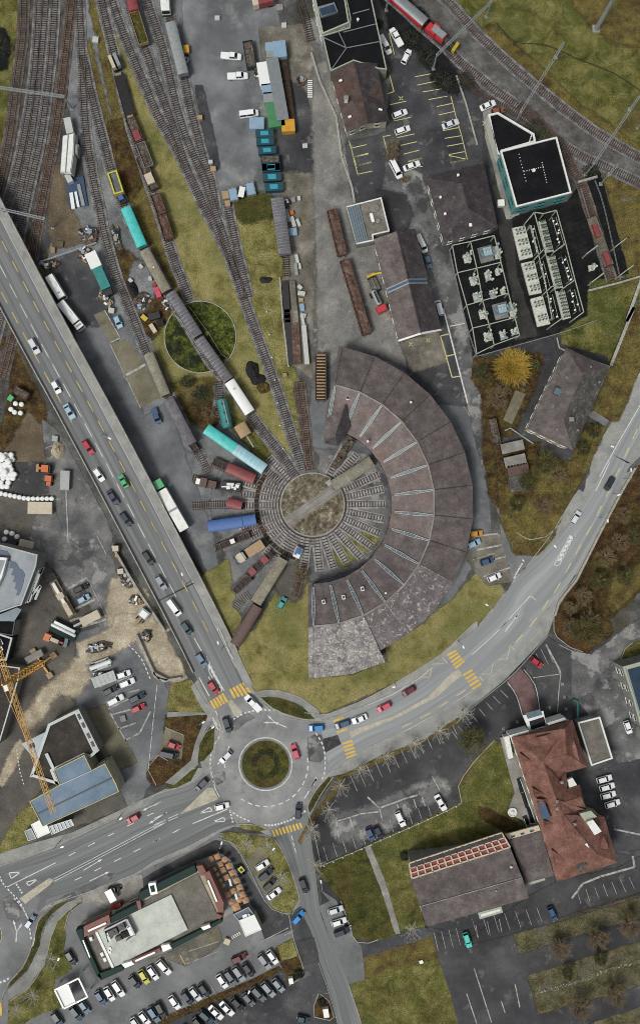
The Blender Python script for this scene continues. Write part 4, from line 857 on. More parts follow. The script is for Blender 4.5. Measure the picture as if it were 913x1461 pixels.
paint('white_metal','#d8dbd5',0.45,0,0.05,1.0,grime=('#a0a19a',0.6,0.4)); paint('grey_metal','#7f8587',0.45,0.3,0.1,1.0)
paint('pale_green_metal','#98a08f',0.5,0,0.1,1.0); paint('galvanised','#8e9493',0.5,0.3,0.12,1.0); paint('dark_metal','#2a2b2c',0.5,0.2,0.15,1.0)
paint('teal','#2a7c78',0.5,0,0.1,0.8,grime=('#1d5451',0.8,0.5)); paint('turquoise','#49b8b2',0.5,0,0.08,0.8,grime=('#348d88',0.7,0.6)); paint('dark_teal','#133f4a',0.5,0,0.12,0.8,grime=('#123038',0.8,0.5))
paint('bright_teal','#2c8c9c',0.5,0,0.1,0.8); paint('ice_blue','#93b4be',0.45,0,0.06,0.8,grime=('#6f9097',0.7,0.4)); paint('wagon_red','#7f3a3c',0.55,0,0.12,0.8,grime=('#55292a',0.7,0.5))
paint('engine_red','#b13339',0.4,0,0.08,0.8); paint('wagon_brown','#55413a',0.6,0,0.14,0.8); paint('black_iron','#1a1817',0.6,0.1,0.2,1.0); paint('yellow_metal','#b9a12f',0.5,0,0.1,1.0,grime=('#7d7330',0.7,0.4))
paint('crane_yellow','#c08f2c',0.5,0,0.1,1.0,grime=('#8b6a2c',0.7,0.4)); paint('orange_metal','#b6602a',0.5,0,0.1,1.0); paint('tan_metal','#8e7a5c',0.6,0,0.12,1.0,grime=('#66543c',0.7,0.5)); paint('container_blue','#3e5f95',0.5,0,0.1,0.8)
paint('green_tarp','#3f7a50',0.6,0,0.12,0.8,grime=('#2e5a3c',0.8,0.5)); paint('green_cladding','#172f29',0.85,0,0.1,0.8); paint('blue_container','#7e98ac',0.5,0,0.1,0.8); paint('dark_blue_roof','#33475e',0.4,0,0.1,0.8)
paint('glass_dark','#14181b',0.12,0,0.1,1.0,spec=0.6); paint('glass_blue','#2a3c4c',0.15,0,0.15,0.6,spec=0.6); paint('glass_roof','#566a74',0.3,0,0.15,0.6); paint('rubber','#141414',0.8,0,0.1,2.0)
paint('lamp_white','#e3e4dc',0.3,0,0.02,1.0); paint('lamp_red','#7a1518',0.3,0,0.02,1.0); paint('wood_pale','#9a8262',0.7,0,0.15,1.5); paint('umbrella_tan','#b38a66',0.7,0,0.08,1.0); paint('solar','#26394a',0.25,0,0.15,0.5)
paint('bark','#4f463c',0.9,0,0.2,2.0); paint('bark_pale','#a7a497',0.9,0,0.15,2.0); paint('twig_brown','#6b5c44',0.9,0,0.2,2.0); paint('willow','#a98f38',0.8,0,0.25,1.0); paint('twig_olive','#66602f',0.9,0,0.3,1.0)
paint('leaf_dark','#26301a',0.8,0,0.3,1.0); paint('leaf_mid','#4b4f27',0.8,0,0.3,1.0); paint('leaf_rust','#6a5630',0.8,0,0.3,1.0); paint('ice_white','#d7dad6',0.5,0,0.04,1.0)
paint('red_brown_clad','#70443a',0.6,0,0.12,0.8); paint('panel_red','#80352f',0.6,0,0.12,0.8); paint('panel_cream','#b5ab95',0.6,0,0.1,0.8); paint('stone_equipment','#c2c5b9',0.7,0,0.12,1.5,grime=('#6c6f66',1.5,0.6)); paint('insulator_green','#46584c',0.6,0,0.15,2.0); paint('transformer_blue','#8aa3ab',0.5,0,0.12,1.5)

# ---------------------------------------------------------------- buildings
def center(pts): return (sum(p.x for p in pts) / len(pts),sum(p.y for p in pts) / len(pts))
def inset(poly,d):
    n = len(poly); a = sum(poly[i][0] * poly[(i + 1) % n][1] - poly[(i + 1) % n][0] * poly[i][1] for i in range(n)); sgn = 1 if a > 0 else -1; out = []
    for i in range(n):
        p0,p1,p2 = (Vector(poly[j % n][:2]) for j in (i - 1,i,i + 1)); e1 = (p1 - p0).normalized(); e2 = (p2 - p1).normalized()
        n1 = Vector((-e1.y,e1.x)) * sgn; n2 = Vector((-e2.y,e2.x)) * sgn; b = (n1 + n2); k = b.dot(n1)
        out.append(p1 + b * (d / k) if k > 0.3 else p1 + n1 * d)
    return out
class Bld:
    """a building: thing with wall, roof and whatever hangs on them; every point is (photo pixel, height)"""
    def __init__(s,name,label,cat,foot_px,h,wall='wall_grey',over=0.4,group=None,windows=None,frame='white_metal',base=0.0):
        s.h = h; s.eave = [W(p,h) for p in foot_px]; cx,cy = center(s.eave); s.o = (cx,cy,0)
        s.root = thing(name,label,cat,s.o,0,group); s.walls = inset(s.eave,over) if over else [Vector(p[:2]) for p in s.eave]
        k = MB(); k.prism(s.walls,base,h - 0.12 if over else h - 0.25,0); s.part(k,'wall',wall)
        if windows: s.windows(*windows)
    def part(s,mb,name,mat,smooth=False,parent=None,fix=False):
        return mb.build(name,mat,parent or s.root,s.o,smooth,fix)
    def flat(s,mat,rim='white_metal',rw=0.45,rh=0.45,px=None,z=None):
        z = s.h if z is None else z; pts = [W(p,z) for p in px] if px else s.eave
        k = MB(); k.prism(inset(pts,rw * .5),z - 0.24,z - 0.02,0); s.part(k,'roof',mat)
        if rim:
            a = [Vector(p[:2]) for p in pts]; b = inset(pts,rw); n = len(a); k = MB()
            vs = [(*p,zz) for q,zz in ((a,z - .3),(a,z + rh),(b,z + rh),(b,z - .1)) for p in q]
            k.add(vs,[(l * n + i,l * n + (i + 1) % n,(l + 1) * n + (i + 1) % n,(l + 1) * n + i) for l in range(3) for i in range(n)])
            s.part(k,'parapet',rim,fix=True)
        return s
    def roof(s,V,F,mat,name='roof',t=0.16):
        """V: letter -> (crop, x, y, height); F: faces as strings of letters"""
        keys = list(V); pts = [W(c(v[0],v[1],v[2]),v[3]) for v in V.values()]; ix = {q: i for i,q in enumerate(keys)}
        mats = mat if isinstance(mat,list) else [mat]; k = MB(); n = len(pts)
        k.v = [tuple(p) for p in pts] + [(p.x,p.y,p.z - t) for p in pts]; edges = {}
        for f in F:
            m = 0
            if f[-1].isdigit(): m = int(f[-1]); f = f[:-1]
            ids = [ix[q] for q in f]; P3 = [pts[i] for i in ids]; nrm = sum((P3[i].x * P3[(i+1) % len(ids)].y - P3[(i+1) % len(ids)].x * P3[i].y) for i in range(len(ids)))
            if nrm < 0: ids = ids[::-1]
            k.f.append(ids); k.m.append(m); k.f.append([i + n for i in ids[::-1]]); k.m.append(m)
            for i in range(len(ids)):
                e = (ids[i],ids[(i + 1) % len(ids)]); edges[e] = m
        for (a,b),m in edges.items():
            if (b,a) not in edges: k.f.append([b,a,a + n,b + n]); k.m.append(m)
        return s.part(k,name,mats)
    def ridge(s,pts,mat='roof_slate_grey',r=0.16):
        k = MB(); q = [W(c(p[0],p[1],p[2]),p[3]) + Vector((0,0,0.06)) for p in pts]
        for a,b in zip(q,q[1:]): k.beam(a,b,r * 2,r)
        return s.part(k,'ridge_cap',mat)
    def chimney(s,k_,x,y,z,sx=0.8,sy=0.8,h=1.5,mat='brick',cap='pale_concrete',rot=0.0):
        p = W(c(k_,x,y),z); k = MB(); k.box(p.x,p.y,z - 1.2,sx,sy,h + 1.2,rot); ch = s.part(k,'chimney',mat)
        k = MB(); k.box(p.x,p.y,z + h,sx * 1.25,sy * 1.25,0.12,rot); k.box(p.x,p.y,z + h + .12,sx * .5,sy * .5,0.25,rot); s.part(k,'chimney_cap',cap,parent=ch)
    def vent(s,k_,x,y,z,d=0.5,h=0.5,mat='white_metal'):
        p = W(c(k_,x,y),z); k = MB(); k.lathe(p.x,p.y,[(d * .35,z - .4),(d * .35,z + h * .7),(d * .6,z + h * .7),(d * .45,z + h)],10); s.part(k,'roof_vent',mat)
    def skylight(s,k_,x,y,z,sx,sy,rot=0.0,mat='glass_roof',fr='white_metal'):
        p = W(c(k_,x,y),z); k = MB(); k.box(p.x,p.y,z - 0.1,sx,sy,0.3,rot); f = s.part(k,'skylight',fr)
        k = MB(); k.box(p.x,p.y,z + 0.2,sx * .85,sy * .85,0.05,rot); s.part(k,'pane',mat,parent=f)
    def windows(s,z0,zh,wd,gap,edges=None,mat='glass_dark',frame='white_metal',mx=14):
        n = len(s.walls); a2 = sum(s.walls[i][0] * s.walls[(i+1) % n][1] - s.walls[(i+1) % n][0] * s.walls[i][1] for i in range(n)); sg = 1 if a2 > 0 else -1; me = None
        for i in range(n):
            if edges is not None and i not in edges: continue
            a,b = Vector(s.walls[i]),Vector(s.walls[(i + 1) % n]); L = (b - a).length; d = (b - a).normalized(); nr = Vector((d.y,-d.x)) * sg
            m = min(mx,int((L - gap) / (wd + gap)))
            for z in (z0 if isinstance(z0,(list,tuple)) else [z0]):
                for j in range(m):
                    q = a + d * (L * (j + 0.5) / m); rot = math.atan2(d.y,d.x)
                    if me is None:
                        k = MB(); k.box(0,0,-0.08,wd + .24,0.12,zh + .2); w_ = k.build('window',frame,s.root); me = w_.data
                        k = MB(); k.box(0,-0.05 * sg,0.0,wd,0.1,zh); p_ = k.build('pane',mat,w_); me2 = p_.data; k = MB(); k.box(0,-.06 * sg,-0.2,wd + .5,0.3,0.1); l_ = k.build('sill',frame,w_); me3 = l_.data
                        w_.location = (q.x - s.o[0],q.y - s.o[1],z); w_.rotation_euler = (0,0,rot)
                    else:
                        w_ = bpy.data.objects.new('window',me); COL.objects.link(w_); w_.parent = s.root
                        w_.location = (q.x - s.o[0],q.y - s.o[1],z); w_.rotation_euler = (0,0,rot)
                        for nm,mm in (('pane',me2),('sill',me3)):
                            o = bpy.data.objects.new(nm,mm); COL.objects.link(o); o.parent = w_
    def door(s,edge,t,wd=1.2,hh=2.2,mat='glass_dark',frame='white_metal'):
        n = len(s.walls); a2 = sum(s.walls[i][0] * s.walls[(i+1) % n][1] - s.walls[(i+1) % n][0] * s.walls[i][1] for i in range(n)); sg = 1 if a2 > 0 else -1
        a,b = Vector(s.walls[edge]),Vector(s.walls[(edge + 1) % n]); d = (b - a).normalized(); nr = Vector((d.y,-d.x)) * sg; q = a + (b - a) * t; rot = math.atan2(d.y,d.x)
        k = MB(); k.box(q.x,q.y,0.14,wd + .2,0.16,hh + .1,rot); f = s.part(k,'door',frame)
        k = MB(); k.box(q.x + nr.x * .07,q.y + nr.y * .07,0.16,wd,0.1,hh,rot); s.part(k,'door_leaf',mat,parent=f)

rh = thing('roundhouse','big curved brown roofed railway roundhouse wrapping round the turntable','roundhouse',(TCW.x,TCW.y,0))
ro = (TCW.x,TCW.y,0)
ANG = [79.3 - 12.06 * i for i in range(15)]
def rp(a,r,z): return W((TC[0] + math.cos(R(a)) * r,TC[1] - math.sin(R(a)) * r),z)
Zi,Zr,Ze = 6.6,9.2,6.2
def slab_face(k,pts,t=0.2):
    n = len(pts); ar = sum(pts[i].x * pts[(i+1) % n].y - pts[(i+1) % n].x * pts[i].y for i in range(n))
    if ar < 0: pts = pts[::-1]
    k.add([tuple(p) for p in pts] + [(p.x,p.y,p.z - t) for p in pts],[tuple(range(n)),tuple(range(2 * n - 1,n - 1,-1))] + [(n + i,n + (i + 1) % n,(i + 1) % n,i) for i in range(n)])
for i in range(14):
    a0,a1 = ANG[i] - 0.05,ANG[i + 1] + 0.05
    last = i >= 12; r_o = 229.5; mid = 174
    k = MB(); slab_face(k,[rp(a0,113,Zi),rp(a1,113,Zi),rp(a1,mid,Zr),rp(a0,mid,Zr)]); o = k.build('inner_roof','roof_inner' if i < 8 else 'roof_tile_brown',rh,ro)
    k = MB(); slab_face(k,[rp(a0,mid + .3,Zr - 0.05),rp(a1,mid + .3,Zr - 0.05),rp(a1,r_o if not last else 203,Ze if not last else Ze + 1.6),rp(a0,r_o if not last else 203,Ze if not last else Ze + 1.6)])
    k.build('outer_roof','roof_tile_brown' if i < 9 else ('roof_halflichen' if i < 12 else 'roof_lichen'),rh,ro)
    if last:
        k = MB(); slab_face(k,[rp(a0,203.3,Ze + 1.55),rp(a1,203.3,Ze + 1.55),rp(a1,248,Ze - .6),rp(a0,247.5,Ze - .6)]); k.build('outer_roof','roof_lichen',rh,ro)
k = MB(); slab_face(k,[W(c('C3',165,203),Ze),W(c('C3',189,207),Ze),W(c('C3',158,408),Zr),W(c('C3',130,402),Zr)]); k.build('outer_roof','roof_tile_brown',rh,ro)
k = MB(); slab_face(k,[W(c('C3',130,406),Zr),W(c('C3',150,409),Zr),W(c('C3',118,600),Zi),W(c('C3',88,592),Zi)]); k.build('inner_roof','roof_tile_brown',rh,ro)
k = MB(); slab_face(k,[W((439.5,834),Zi),W((446,833.5),Zi),W((447,894),Zr),W((439.5,894),Zr)]); k.build('inner_roof','roof_tile_brown',rh,ro)
k = MB(); slab_face(k,[W((439.5,895),Zr),W((446.5,895),Zr),W((447,967),Ze - .6),W((440.5,968),Ze - .6)]); k.build('outer_roof','roof_lichen',rh,ro)
for i,a in enumerate(ANG):
    n = Vector((-math.sin(R(a)),math.cos(R(a)),0)); p,q = rp(a,118,Zi + .45),rp(a,172,Zr + .2)
    k = MB()
    for s_,in ((-.42,),(.42,)): k.beam(p + n * s_ * .5,p.lerp(q,.5) + n * s_ * 1.1,.12,.25); k.beam(p.lerp(q,.5) + n * s_ * 1.1,q + n * s_ * .4,.12,.25)
    for t in (0,.17,.34,.5,.67,.84,1): u = p.lerp(q,t); k.beam(u - n * .3,u + n * .3,.1,.2)
    sk = k.build('skylight','pale_panel',rh,ro)
    k = MB(); k.beam(p - Vector((0,0,.12)),q - Vector((0,0,.12)),.5,.1); k.build('pane','glass_roof',sk,ro)
    k = MB(); k.beam(rp(a,176,Zr + .02),rp(a,228 if i < 12 else 246,Ze + .06 if i < 12 else Ze - .5),.22,.14); k.build('fire_wall_cap','roof_slate_grey' if i < 9 else 'roof_lichen',rh,ro)
k = MB()
for a0,a1 in zip(ANG,ANG[1:]): k.beam(rp(a0,173.8,Zr + .08),rp(a1,173.8,Zr + .08),.42,.2)
k.build('ridge_cap','pale_concrete',rh,ro)
outer = [rp(a,228,0.0) for a in ANG[:13]]; f0 = [Vector(p[:2]) for p in outer]
oo = [rp(a,225.5,Ze) for a in ANG[:13]] + [rp(ANG[12],243,Ze),rp(ANG[13],243.5,Ze),W((443,962),Ze),W((443,838),Zi)] + [rp(a,116,Zi) for a in ANG[::-1]] + [W(c('C3',98,590),Zi),W(c('C3',138,402),Zr),W(c('C3',172,212),Ze)]
k = MB(); k.prism([Vector(p[:2]) for p in oo],0.0,Ze - .75); k.build('wall','wall_grey',rh,ro)
for i in range(14):                          # tall timber doors facing the turntable
    a0,a1 = ANG[i],ANG[i + 1]
    for t in (0.32,0.68):
        a = a0 + (a1 - a0) * t; p = rp(a,115.1,Zi); k = MB(); k.box(p.x,p.y,.1,.2,3.6,4.9,R(a)); d_ = k.build('door','plank_dark',rh,ro)
    am = (a0 + a1) / 2; p = rp(am,226.3 if i < 12 else 244.2,Ze); k = MB(); k.box(p.x,p.y,1.4,.25,3.4,3.0,R(am)); w_ = k.build('window','white_metal',rh,ro)
    k = MB(); k.box(p.x + math.cos(R(am)) * .08,p.y + math.sin(R(am)) * .08,1.55,.2,3.1,2.7,R(am)); k.build('pane','glass_dark',w_,ro)
for k_,x,y in (('D3',82,755),('D3',190,730),('D3',292,684),('C3',212,487)):
    p = W(c(k_,x,y),8.0); k = MB(); k.box(p.x,p.y,6.9,.9,1.2,1.7,.2); ch = k.build('roof_vent','white_metal',rh,ro); k = MB(); k.box(p.x,p.y,8.6,.5,.7,.15,.2); k.build('vent_cap','dark_metal',ch,ro)
for x,y in ((418,708),(460,745),(322,722),(555,510),(345,487)):
    p = W(c('D3' if y > 700 and x > 400 else 'C3',x,y),8.2); k = MB(); k.lathe(p.x,p.y,[(.25,7),(.25,8.6),(.4,8.6),(.3,8.85)],8); k.build('roof_vent','white_metal',rh,ro)
b = Bld('roundhouse_lodge','small gabled brown roofed building against the inner end of the roundhouse','building',P('C3','95,600 200,522 230,645 160,745 84,730'),7.6,'wall_cream',0.5)
b.roof(dict(a=('C3',95,600,7.6),b=('C3',200,520,9.6),c=('C3',145,690,9.9),d=('C3',82,730,7.6),e=('C3',228,645,7.8),f=('C3',158,748,7.8)),['abcd0','befc1','dcf1'],['roof_tile_brown','roof_slate_grey'])  # right slope darker: its shade is put into the roof colour
b.windows([1.2,4.0],1.2,.9,1.4,[2,4])

b = Bld('depot_house','cream gabled house under a dark brown hipped roof, four small windows in its end','house',P('A3','120,390 245,332 372,340 440,655 325,662 205,715'),5.8,'wall_cream',0.6)
b.roof(dict(a=('A3',118,392,5.7),b=('A3',245,332,6.1),r=('A3',262,385,9.3),s=('A3',325,668,9.1),d=('A3',205,716,5.7),e=('A3',375,342,5.9),m=('A3',386,420,5.7),f=('A3',440,657,5.5),g=('A3',322,515,8.2),n=('A3',412,555,5.6)),['abrsd0','bemr1','mgr1','gsr1','mng0','ngs1','nfs1'],['roof_depot','roof_slate_grey'])  # slopes turned from the sun get their shade as a darker roof colour
b.windows([1.3,3.6],1.1,1.1,1.1,[4],mx=3); b.windows([1.2,3.4],1.3,1.0,2.2,[0,3,5])
b.chimney('A3',204,540,8.5,1.0,1.0,1.0,'white_metal'); b.skylight('A3',174,438,7.7,.9,.6,.4,'lamp_white'); b.skylight('A3',224,634,7.5,.9,.6,.4,'lamp_white'); b.skylight('A3',390,595,7.1,1.1,.5,-.3,'lamp_white')
b = Bld('freight_hall','long black felt roofed freight hall with pale green edging beyond the depot house','building',P('A3','75,195 175,165 222,150 225,100 190,-60 330,-60 425,380 375,375 245,332 120,390'),6.0,'wall_grey',0)
b.flat('roof_felt','pale_green_metal',0.3,0.35)
k = MB()
for s in ('75,200 205,260 390,225','205,260 160,165','120,385 205,262','190,175 365,130','240,75 330,50'):
    q = [W(p,6.35) for p in P('A3',s)]
    for a,c_ in zip(q,q[1:]): k.beam(a,c_,.22,.2)
b.part(k,'roof_joint','grey_metal'); b.vent('A3',268,110,6.2,.7,.8)
b = Bld('signal_hall','tall white faced hall with a dark glazed roof lantern','building',P('A3','75,190 20,-60 190,-60 222,128'),6.6,'wall_white',0)
b.flat('roof_felt','pale_green_metal',0.4,0.5); b.windows([1.2,4.0],1.6,1.4,1.6,[0,3])
k = MB(); q = [W(p,7.2) for p in P('A3','50,40 140,15 160,65 70,95')]; k.prism(q,6.5,7.5); f = b.part(k,'roof_lantern','grey_metal'); q = [W(p,7.6) for p in P('A3','58,48 138,22 154,62 72,86')]; k = MB(); k.prism(q,7.48,7.6); b.part(k,'pane','glass_blue',parent=f)
b = Bld('control_building_annex','low black roofed annex with white edging and a slanted corner by the tracks','building',P('A4','85,625 140,612 335,728 345,772 160,825 148,850'),5.0,'wall_white',0)
b.flat('roof_felt','white_metal',0.5,0.5)
for t in range(5): b.vent('A4',322 - 3 * t,735 + t * 9,5.2,.35,.4)
b = Bld('control_building','square black flat roofed building with white rim and teal walls','building',P('A4','152,822 458,745')+P('B4','538,212 238,290'),6.4,'pale_teal',0)
b.flat('roof_felt','white_metal',0.42,0.5); b.windows([1.2,4.0],1.0,2.6,2.0,[0,1,2,3],'glass_blue','teal'); 
k = MB()
for s in ('255,0 292,145','285,92 385,68','380,45 405,152'):
    q = P('B4',s); n_ = 9
    for i in range(n_):
        u = W((q[0][0] + (q[1][0] - q[0][0]) * i / (n_ - 1),q[0][1] + (q[1][1] - q[0][1]) * i / (n_ - 1)),6.6); k.box(u.x,u.y,6.35,.2,.2,.25)
b.part(k,'roof_lugs','ice_white'); b.vent('B4',333,90,6.6,.9,.7)
b = Bld('hipped_storehouse','big square storehouse with a dark brown hipped roof beside the car park','building',P('B3','640,128 913,58') + [(690,234),(709,324),(633,346)],6.5,'wall_grey',0.6)
b.roof(dict(a=('B3',640,128,6.2),b=('N',689.5,232,6.2),c=('B4',140,395,6.2),d=('B3',732,475,6.2),r=('B3',830,160,11.0),s=('B3',865,292,11.2)),['abr0','arsd0','bcsr1','dcs1'],['roof_slate_grey','roof_slate_grey'])
for x,y in ((715,235),(740,325),(828,160),(810,115),(862,292)): b.vent('B3',x,y,8.5 if x < 800 else 9.5,.7,.6)
b.skylight('B3',878,384,8.3,.8,.9,0.2,'lamp_white'); b.windows([1.4,3.8],1.3,1.0,2.0,None); 
b = Bld('long_workshop','long brown gabled workshop roof crossed by a pale metal band','building',P('B3','355,462 470,420 575,405') + P('C3','718,118 608,132 490,175'),6.6,'wall_cream',0.5)
b.roof(dict(a=('B3',352,462,6.4),b=('B3',478,418,9.8),c=('C3',610,135,9.8),d=('C3',488,178,6.4),e=('B3',577,403,6.4),f=('C3',722,116,6.4)),['abcd0','befc1'],['roof_tile_brown','roof_slate_grey'])  # shaded copy of the roof colour on the right-hand slope
b.windows([1.6],1.6,1.4,2.0,[0,2,3,5]); b.ridge([('B3',478,418,9.8),('C3',610,135,9.8)])
k = MB(); q = [W(c('B3',428,738),8.0),W(c('B3',543,690),10.2),W(c('B3',645,683),8.0)]; q[0].z = 7.0; q[2].z = 6.9; 
for a,c_ in zip(q,q[1:]): k.beam(a,c_,1.5,.35)
fr = b.part(k,'roof_band','grey_metal'); k = MB()
for a,c_ in zip(q,q[1:]): k.beam(a + Vector((0,0,.25)),c_ + Vector((0,0,.25)),.7,.12)
b.part(k,'band_glass','dark_blue_roof',parent=fr)
k = MB(); k.beam(W(c('C3',488,176),6.5),W(c('C3',610,136),9.7),.5,.3); k.beam(W(c('C3',610,136),9.7),W(c('C3',718,116),6.5),.5,.3); b.part(k,'barge_board','white_metal')
b = Bld('flat_roofed_store','pale flat roofed store with a ribbed blue-grey glass bay','building',P('B3','205,285 395,235 440,420 350,440 355,470 260,490'),4.2,'wall_grey',0)
b.flat('old_concrete','white_metal',0.35,0.3)
k = MB(); q = [W(p,4.5) for p in P('B3','210,288 272,272 320,468 262,484')]; k.prism(q,4.1,4.45); f = b.part(k,'glass_bay','glass_roof'); k = MB()
for i in range(6):
    t = i / 5; k.beam(W((P('B3','210,288')[0][0] + t * 62 * .2629,P('B3','210,288')[0][1] - t * 16 * .2629),4.5),W((P('B3','262,484')[0][0] + t * 58 * .2629,P('B3','262,484')[0][1] - t * 16 * .2629),4.5),.25,.25)
b.part(k,'glazing_bar','grey_metal',parent=f)
p = W(c('B3',362,292),4.3); k = MB(); k.lathe(p.x,p.y,[(1.3,4.1),(1.3,4.4),(.9,4.6)],18); b.part(k,'roof_dome','pale_concrete'); b.skylight('B3',345,345,4.3,.9,2.6,.25,'lamp_white'); b.vent('B3',378,362,4.3,1.2,.4,'grey_metal')
b = Bld('villa','detached house with a brown hipped roof, its far slope grey with moss','house',P('C4','512,215 748,322 545,770 300,655'),8.0,'wall_cream',0.7)
b.roof(dict(a=('C4',512,213,7.6),b=('C4',748,322,7.6),c=('C4',546,770,7.6),d=('C4',300,652,7.6),r=('C4',600,362,12.4),s=('C4',494,598,12.4)),['abr0','arsd0','brsc1','dsc0'],['roof_tile_brown','roof_moss'])
b.windows([1.2,4.6],1.5,1.1,1.6,None)
b.chimney('C4',536,603,11.0,1.0,1.0,.8,'white_metal'); b.skylight('C4',465,452,10.0,2.4,2.2,-.4,'glass_roof','roof_slate_grey')
for x,y in ((510,376),(438,534),(642,318),(460,658),(688,400),(572,662)): b.vent('C4',x,y,9.6,.6,.6,'grey_metal')
b = Bld('sports_hall','large brown roofed hall with a red and cream gridded strip along its edge','building',[(584.5,1228),(588,1257)] + P('F3','605,735 640,840') + P('F4','0,775 305,692 270,580 205,420'),7.2,'wall_grey',0)
b.roof(dict(a=('F3',552,588,7.4),b=('F4',208,418,7.4),c=('F4',272,578,8.4),d=('F3',605,735,8.4),e=('F4',308,690,7.2),f=('F3',642,845,7.2)),['abcd0','dcef0'],['roof_tile_brown'])
b.roof(dict(a=('F3',545,500,7.4),b=('F4',160,335,7.4),c=('F4',208,415,7.35),d=('F3',560,582,7.35)),['abcd'],'panel_red','panel_strip')
k = MB(); A0,A1,B0,B1 = W(c('F3',545,500),7.6),W(c('F4',160,335),7.6),W(c('F3',560,582),7.6),W(c('F4',206,412),7.6)
for i in range(15): t = i / 14; k.beam(A0.lerp(A1,t),B0.lerp(B1,t),.4,.5)
for t in (0,.33,.66,1): k.beam(A0.lerp(B0,t),A1.lerp(B1,t),.38 if t in (0,1) else .3,.5)
b.part(k,'panel_grid','panel_cream')
k = MB(); A0,A1,B0,B1 = W(c('F3',548,500),7.1),W(c('F4',158,335),7.1),W(c('F3',551,520),7.1),W(c('F4',165,355),7.1); slab_face(k,[A0 + Vector((0,0,.9)),A1 + Vector((0,0,.9)),B1 + Vector((0,0,.9)),B0 + Vector((0,0,.9))]); b.part(k,'painted_eave_shadow','roof_slate_grey')  # dark slab standing in for the shadow along the hall's upper edge
k = MB(); q = [W(p,5.6) for p in P('F4','32,770 158,735 168,768 42,805')]; k.prism(q,5.2,5.6); f = b.part(k,'porch_roof','pale_green_metal'); k = MB(); q = [W(p,5.7) for p in P('F4','45,778 152,748 156,760 50,792')]; k.prism(q,5.58,5.68); b.part(k,'porch_panel','white_metal',parent=f)
b.vent('F4',212,520,8.2,.6,.4); b.vent('F4',130,648,8.1,.6,.4,'grey_metal'); b.windows([2.5],1.6,1.6,2.0,[2,3,4,5,6]); b.ridge([('F3',605,735,8.5),('F4',272,578,8.5)],'pale_concrete',.1)
b = Bld('link_building','low brown roofed link between the gridded hall and the red tiled block','building',P('F4','205,375 375,320 445,570 395,580 298,610 270,545'),5.0,'wall_grey',0)
b.roof(dict(a=('F4',200,378,4.9),b=('F4',378,322,4.9),c=('F4',408,440,5.8),d=('F4',258,488,5.8),e=('F4',445,568,4.9),f=('F4',295,608,4.9)),['abcd0','dcef0'],['roof_tile_brown'])
k = MB(); q = [W(p,5.0) for p in P('F4','180,345 360,295 372,322 200,372')]; k.prism(q,4.4,5.0); f = b.part(k,'roof_edge','panel_cream')
for x,y in ((220,355),(272,340),(322,325)): b.skylight('F4',x,y,5.0,1.4,.6,.3,'glass_blue')
k = MB(); q = [W(p,3.8) for p in P('F4','300,608 392,580 398,592 306,622')]; k.prism(q,3.4,3.8); b.part(k,'canopy','pale_green_metal')
b = Bld('red_tiled_block','large block under many folded red tile roofs with dormers','building',P('T2','135,240 530,122 625,428 490,465 505,570 575,550 620,705 605,725 735,760 825,1050 430,1178 340,880 300,740'),9.0,'wall_cream',0.5)
b.roof(dict(a=('T2',135,238,8.8),b=('T2',530,122,8.8),r=('T2',340,400,14.0),q=('T2',493,350,14.0),p=('T2',480,180,12.6),c=('T2',628,430,8.6),d=('T2',490,468,9.2),e=('T2',390,450,12.0),f=('T2',495,570,9.6),g=('T2',425,640,13.2),h=('T2',470,740,13.2),i=('T2',540,1040,13.8),j=('T2',430,1180,8.6),k=('T2',300,745,8.8),m=('T2',690,1000,13.4),n=('T2',825,1052,8.6),o=('T2',738,755,8.8),l=('T2',610,735,9.0),s=('T2',340,880,8.8)),
       ['abpqr0','bcqp1','qcder1','argk0','redfg1','kghis0','sij0','ghlo1','holm1','him1','omn1','ijnm0','gfl1'],['roof_red','roof_red'])
b.roof(dict(a=('T2',455,590,10.4),b=('T2',578,545,9.2),c=('T2',622,705,9.2),d=('T2',500,742,10.4),r=('T2',462,665,12.4),s=('T2',588,625,12.4)),['abs0r'[:3] + 'r','rscd','bcs','adr'],'roof_red','wing_roof')
for (x0,y0,x1,y1,x2,y2,z) in ((300,240,408,205,380,262,12.0),(195,345,225,440,262,390,11.2),(275,570,292,635,352,605,11.4),(345,780,355,832,430,790,11.2),(400,975,425,1085,490,1030,11.2),(735,880,770,970,700,960,11.4),(540,250,575,390,520,330,11.6),(300,640,370,640,345,700,12.0)):
    k = MB(); A0,A1,A2 = (W(c('T2',x,y),z) for x,y in ((x0,y0),(x1,y1),(x2,y2))); m_ = (A0 + A1) / 2
    base = [Vector((p.x,p.y,z - 1.6)) for p in (A0,A1,A2)]; top = Vector((m_.x,m_.y,z + .5)); back = Vector((A2.x,A2.y,z + .4))
    k.add([base[0],base[1],back,top,Vector((A0.x,A0.y,z - .4)),Vector((A1.x,A1.y,z - .4))],[(0,1,5,3,4),(4,3,2),(3,5,2),(0,4,2),(5,1,2),(0,2,1)]); d_ = b.part(k,'dormer','roof_red',fix=True)
k = MB(); q = [W(p,12.2) for p in P('T2','305,665 345,655 388,765 340,780')]
k.add([(p.x,p.y,z) for p,z in zip(q,(11.4,12.8,12.8,11.0))] + [(p.x,p.y,z - .5) for p,z in zip(q,(11.4,12.8,12.8,11.0))],[(0,3,2,1),(4,5,6,7),(0,1,5,4),(1,2,6,5),(2,3,7,6),(3,0,4,7)]); b.part(k,'solar_panel','dark_blue_roof',fix=True)
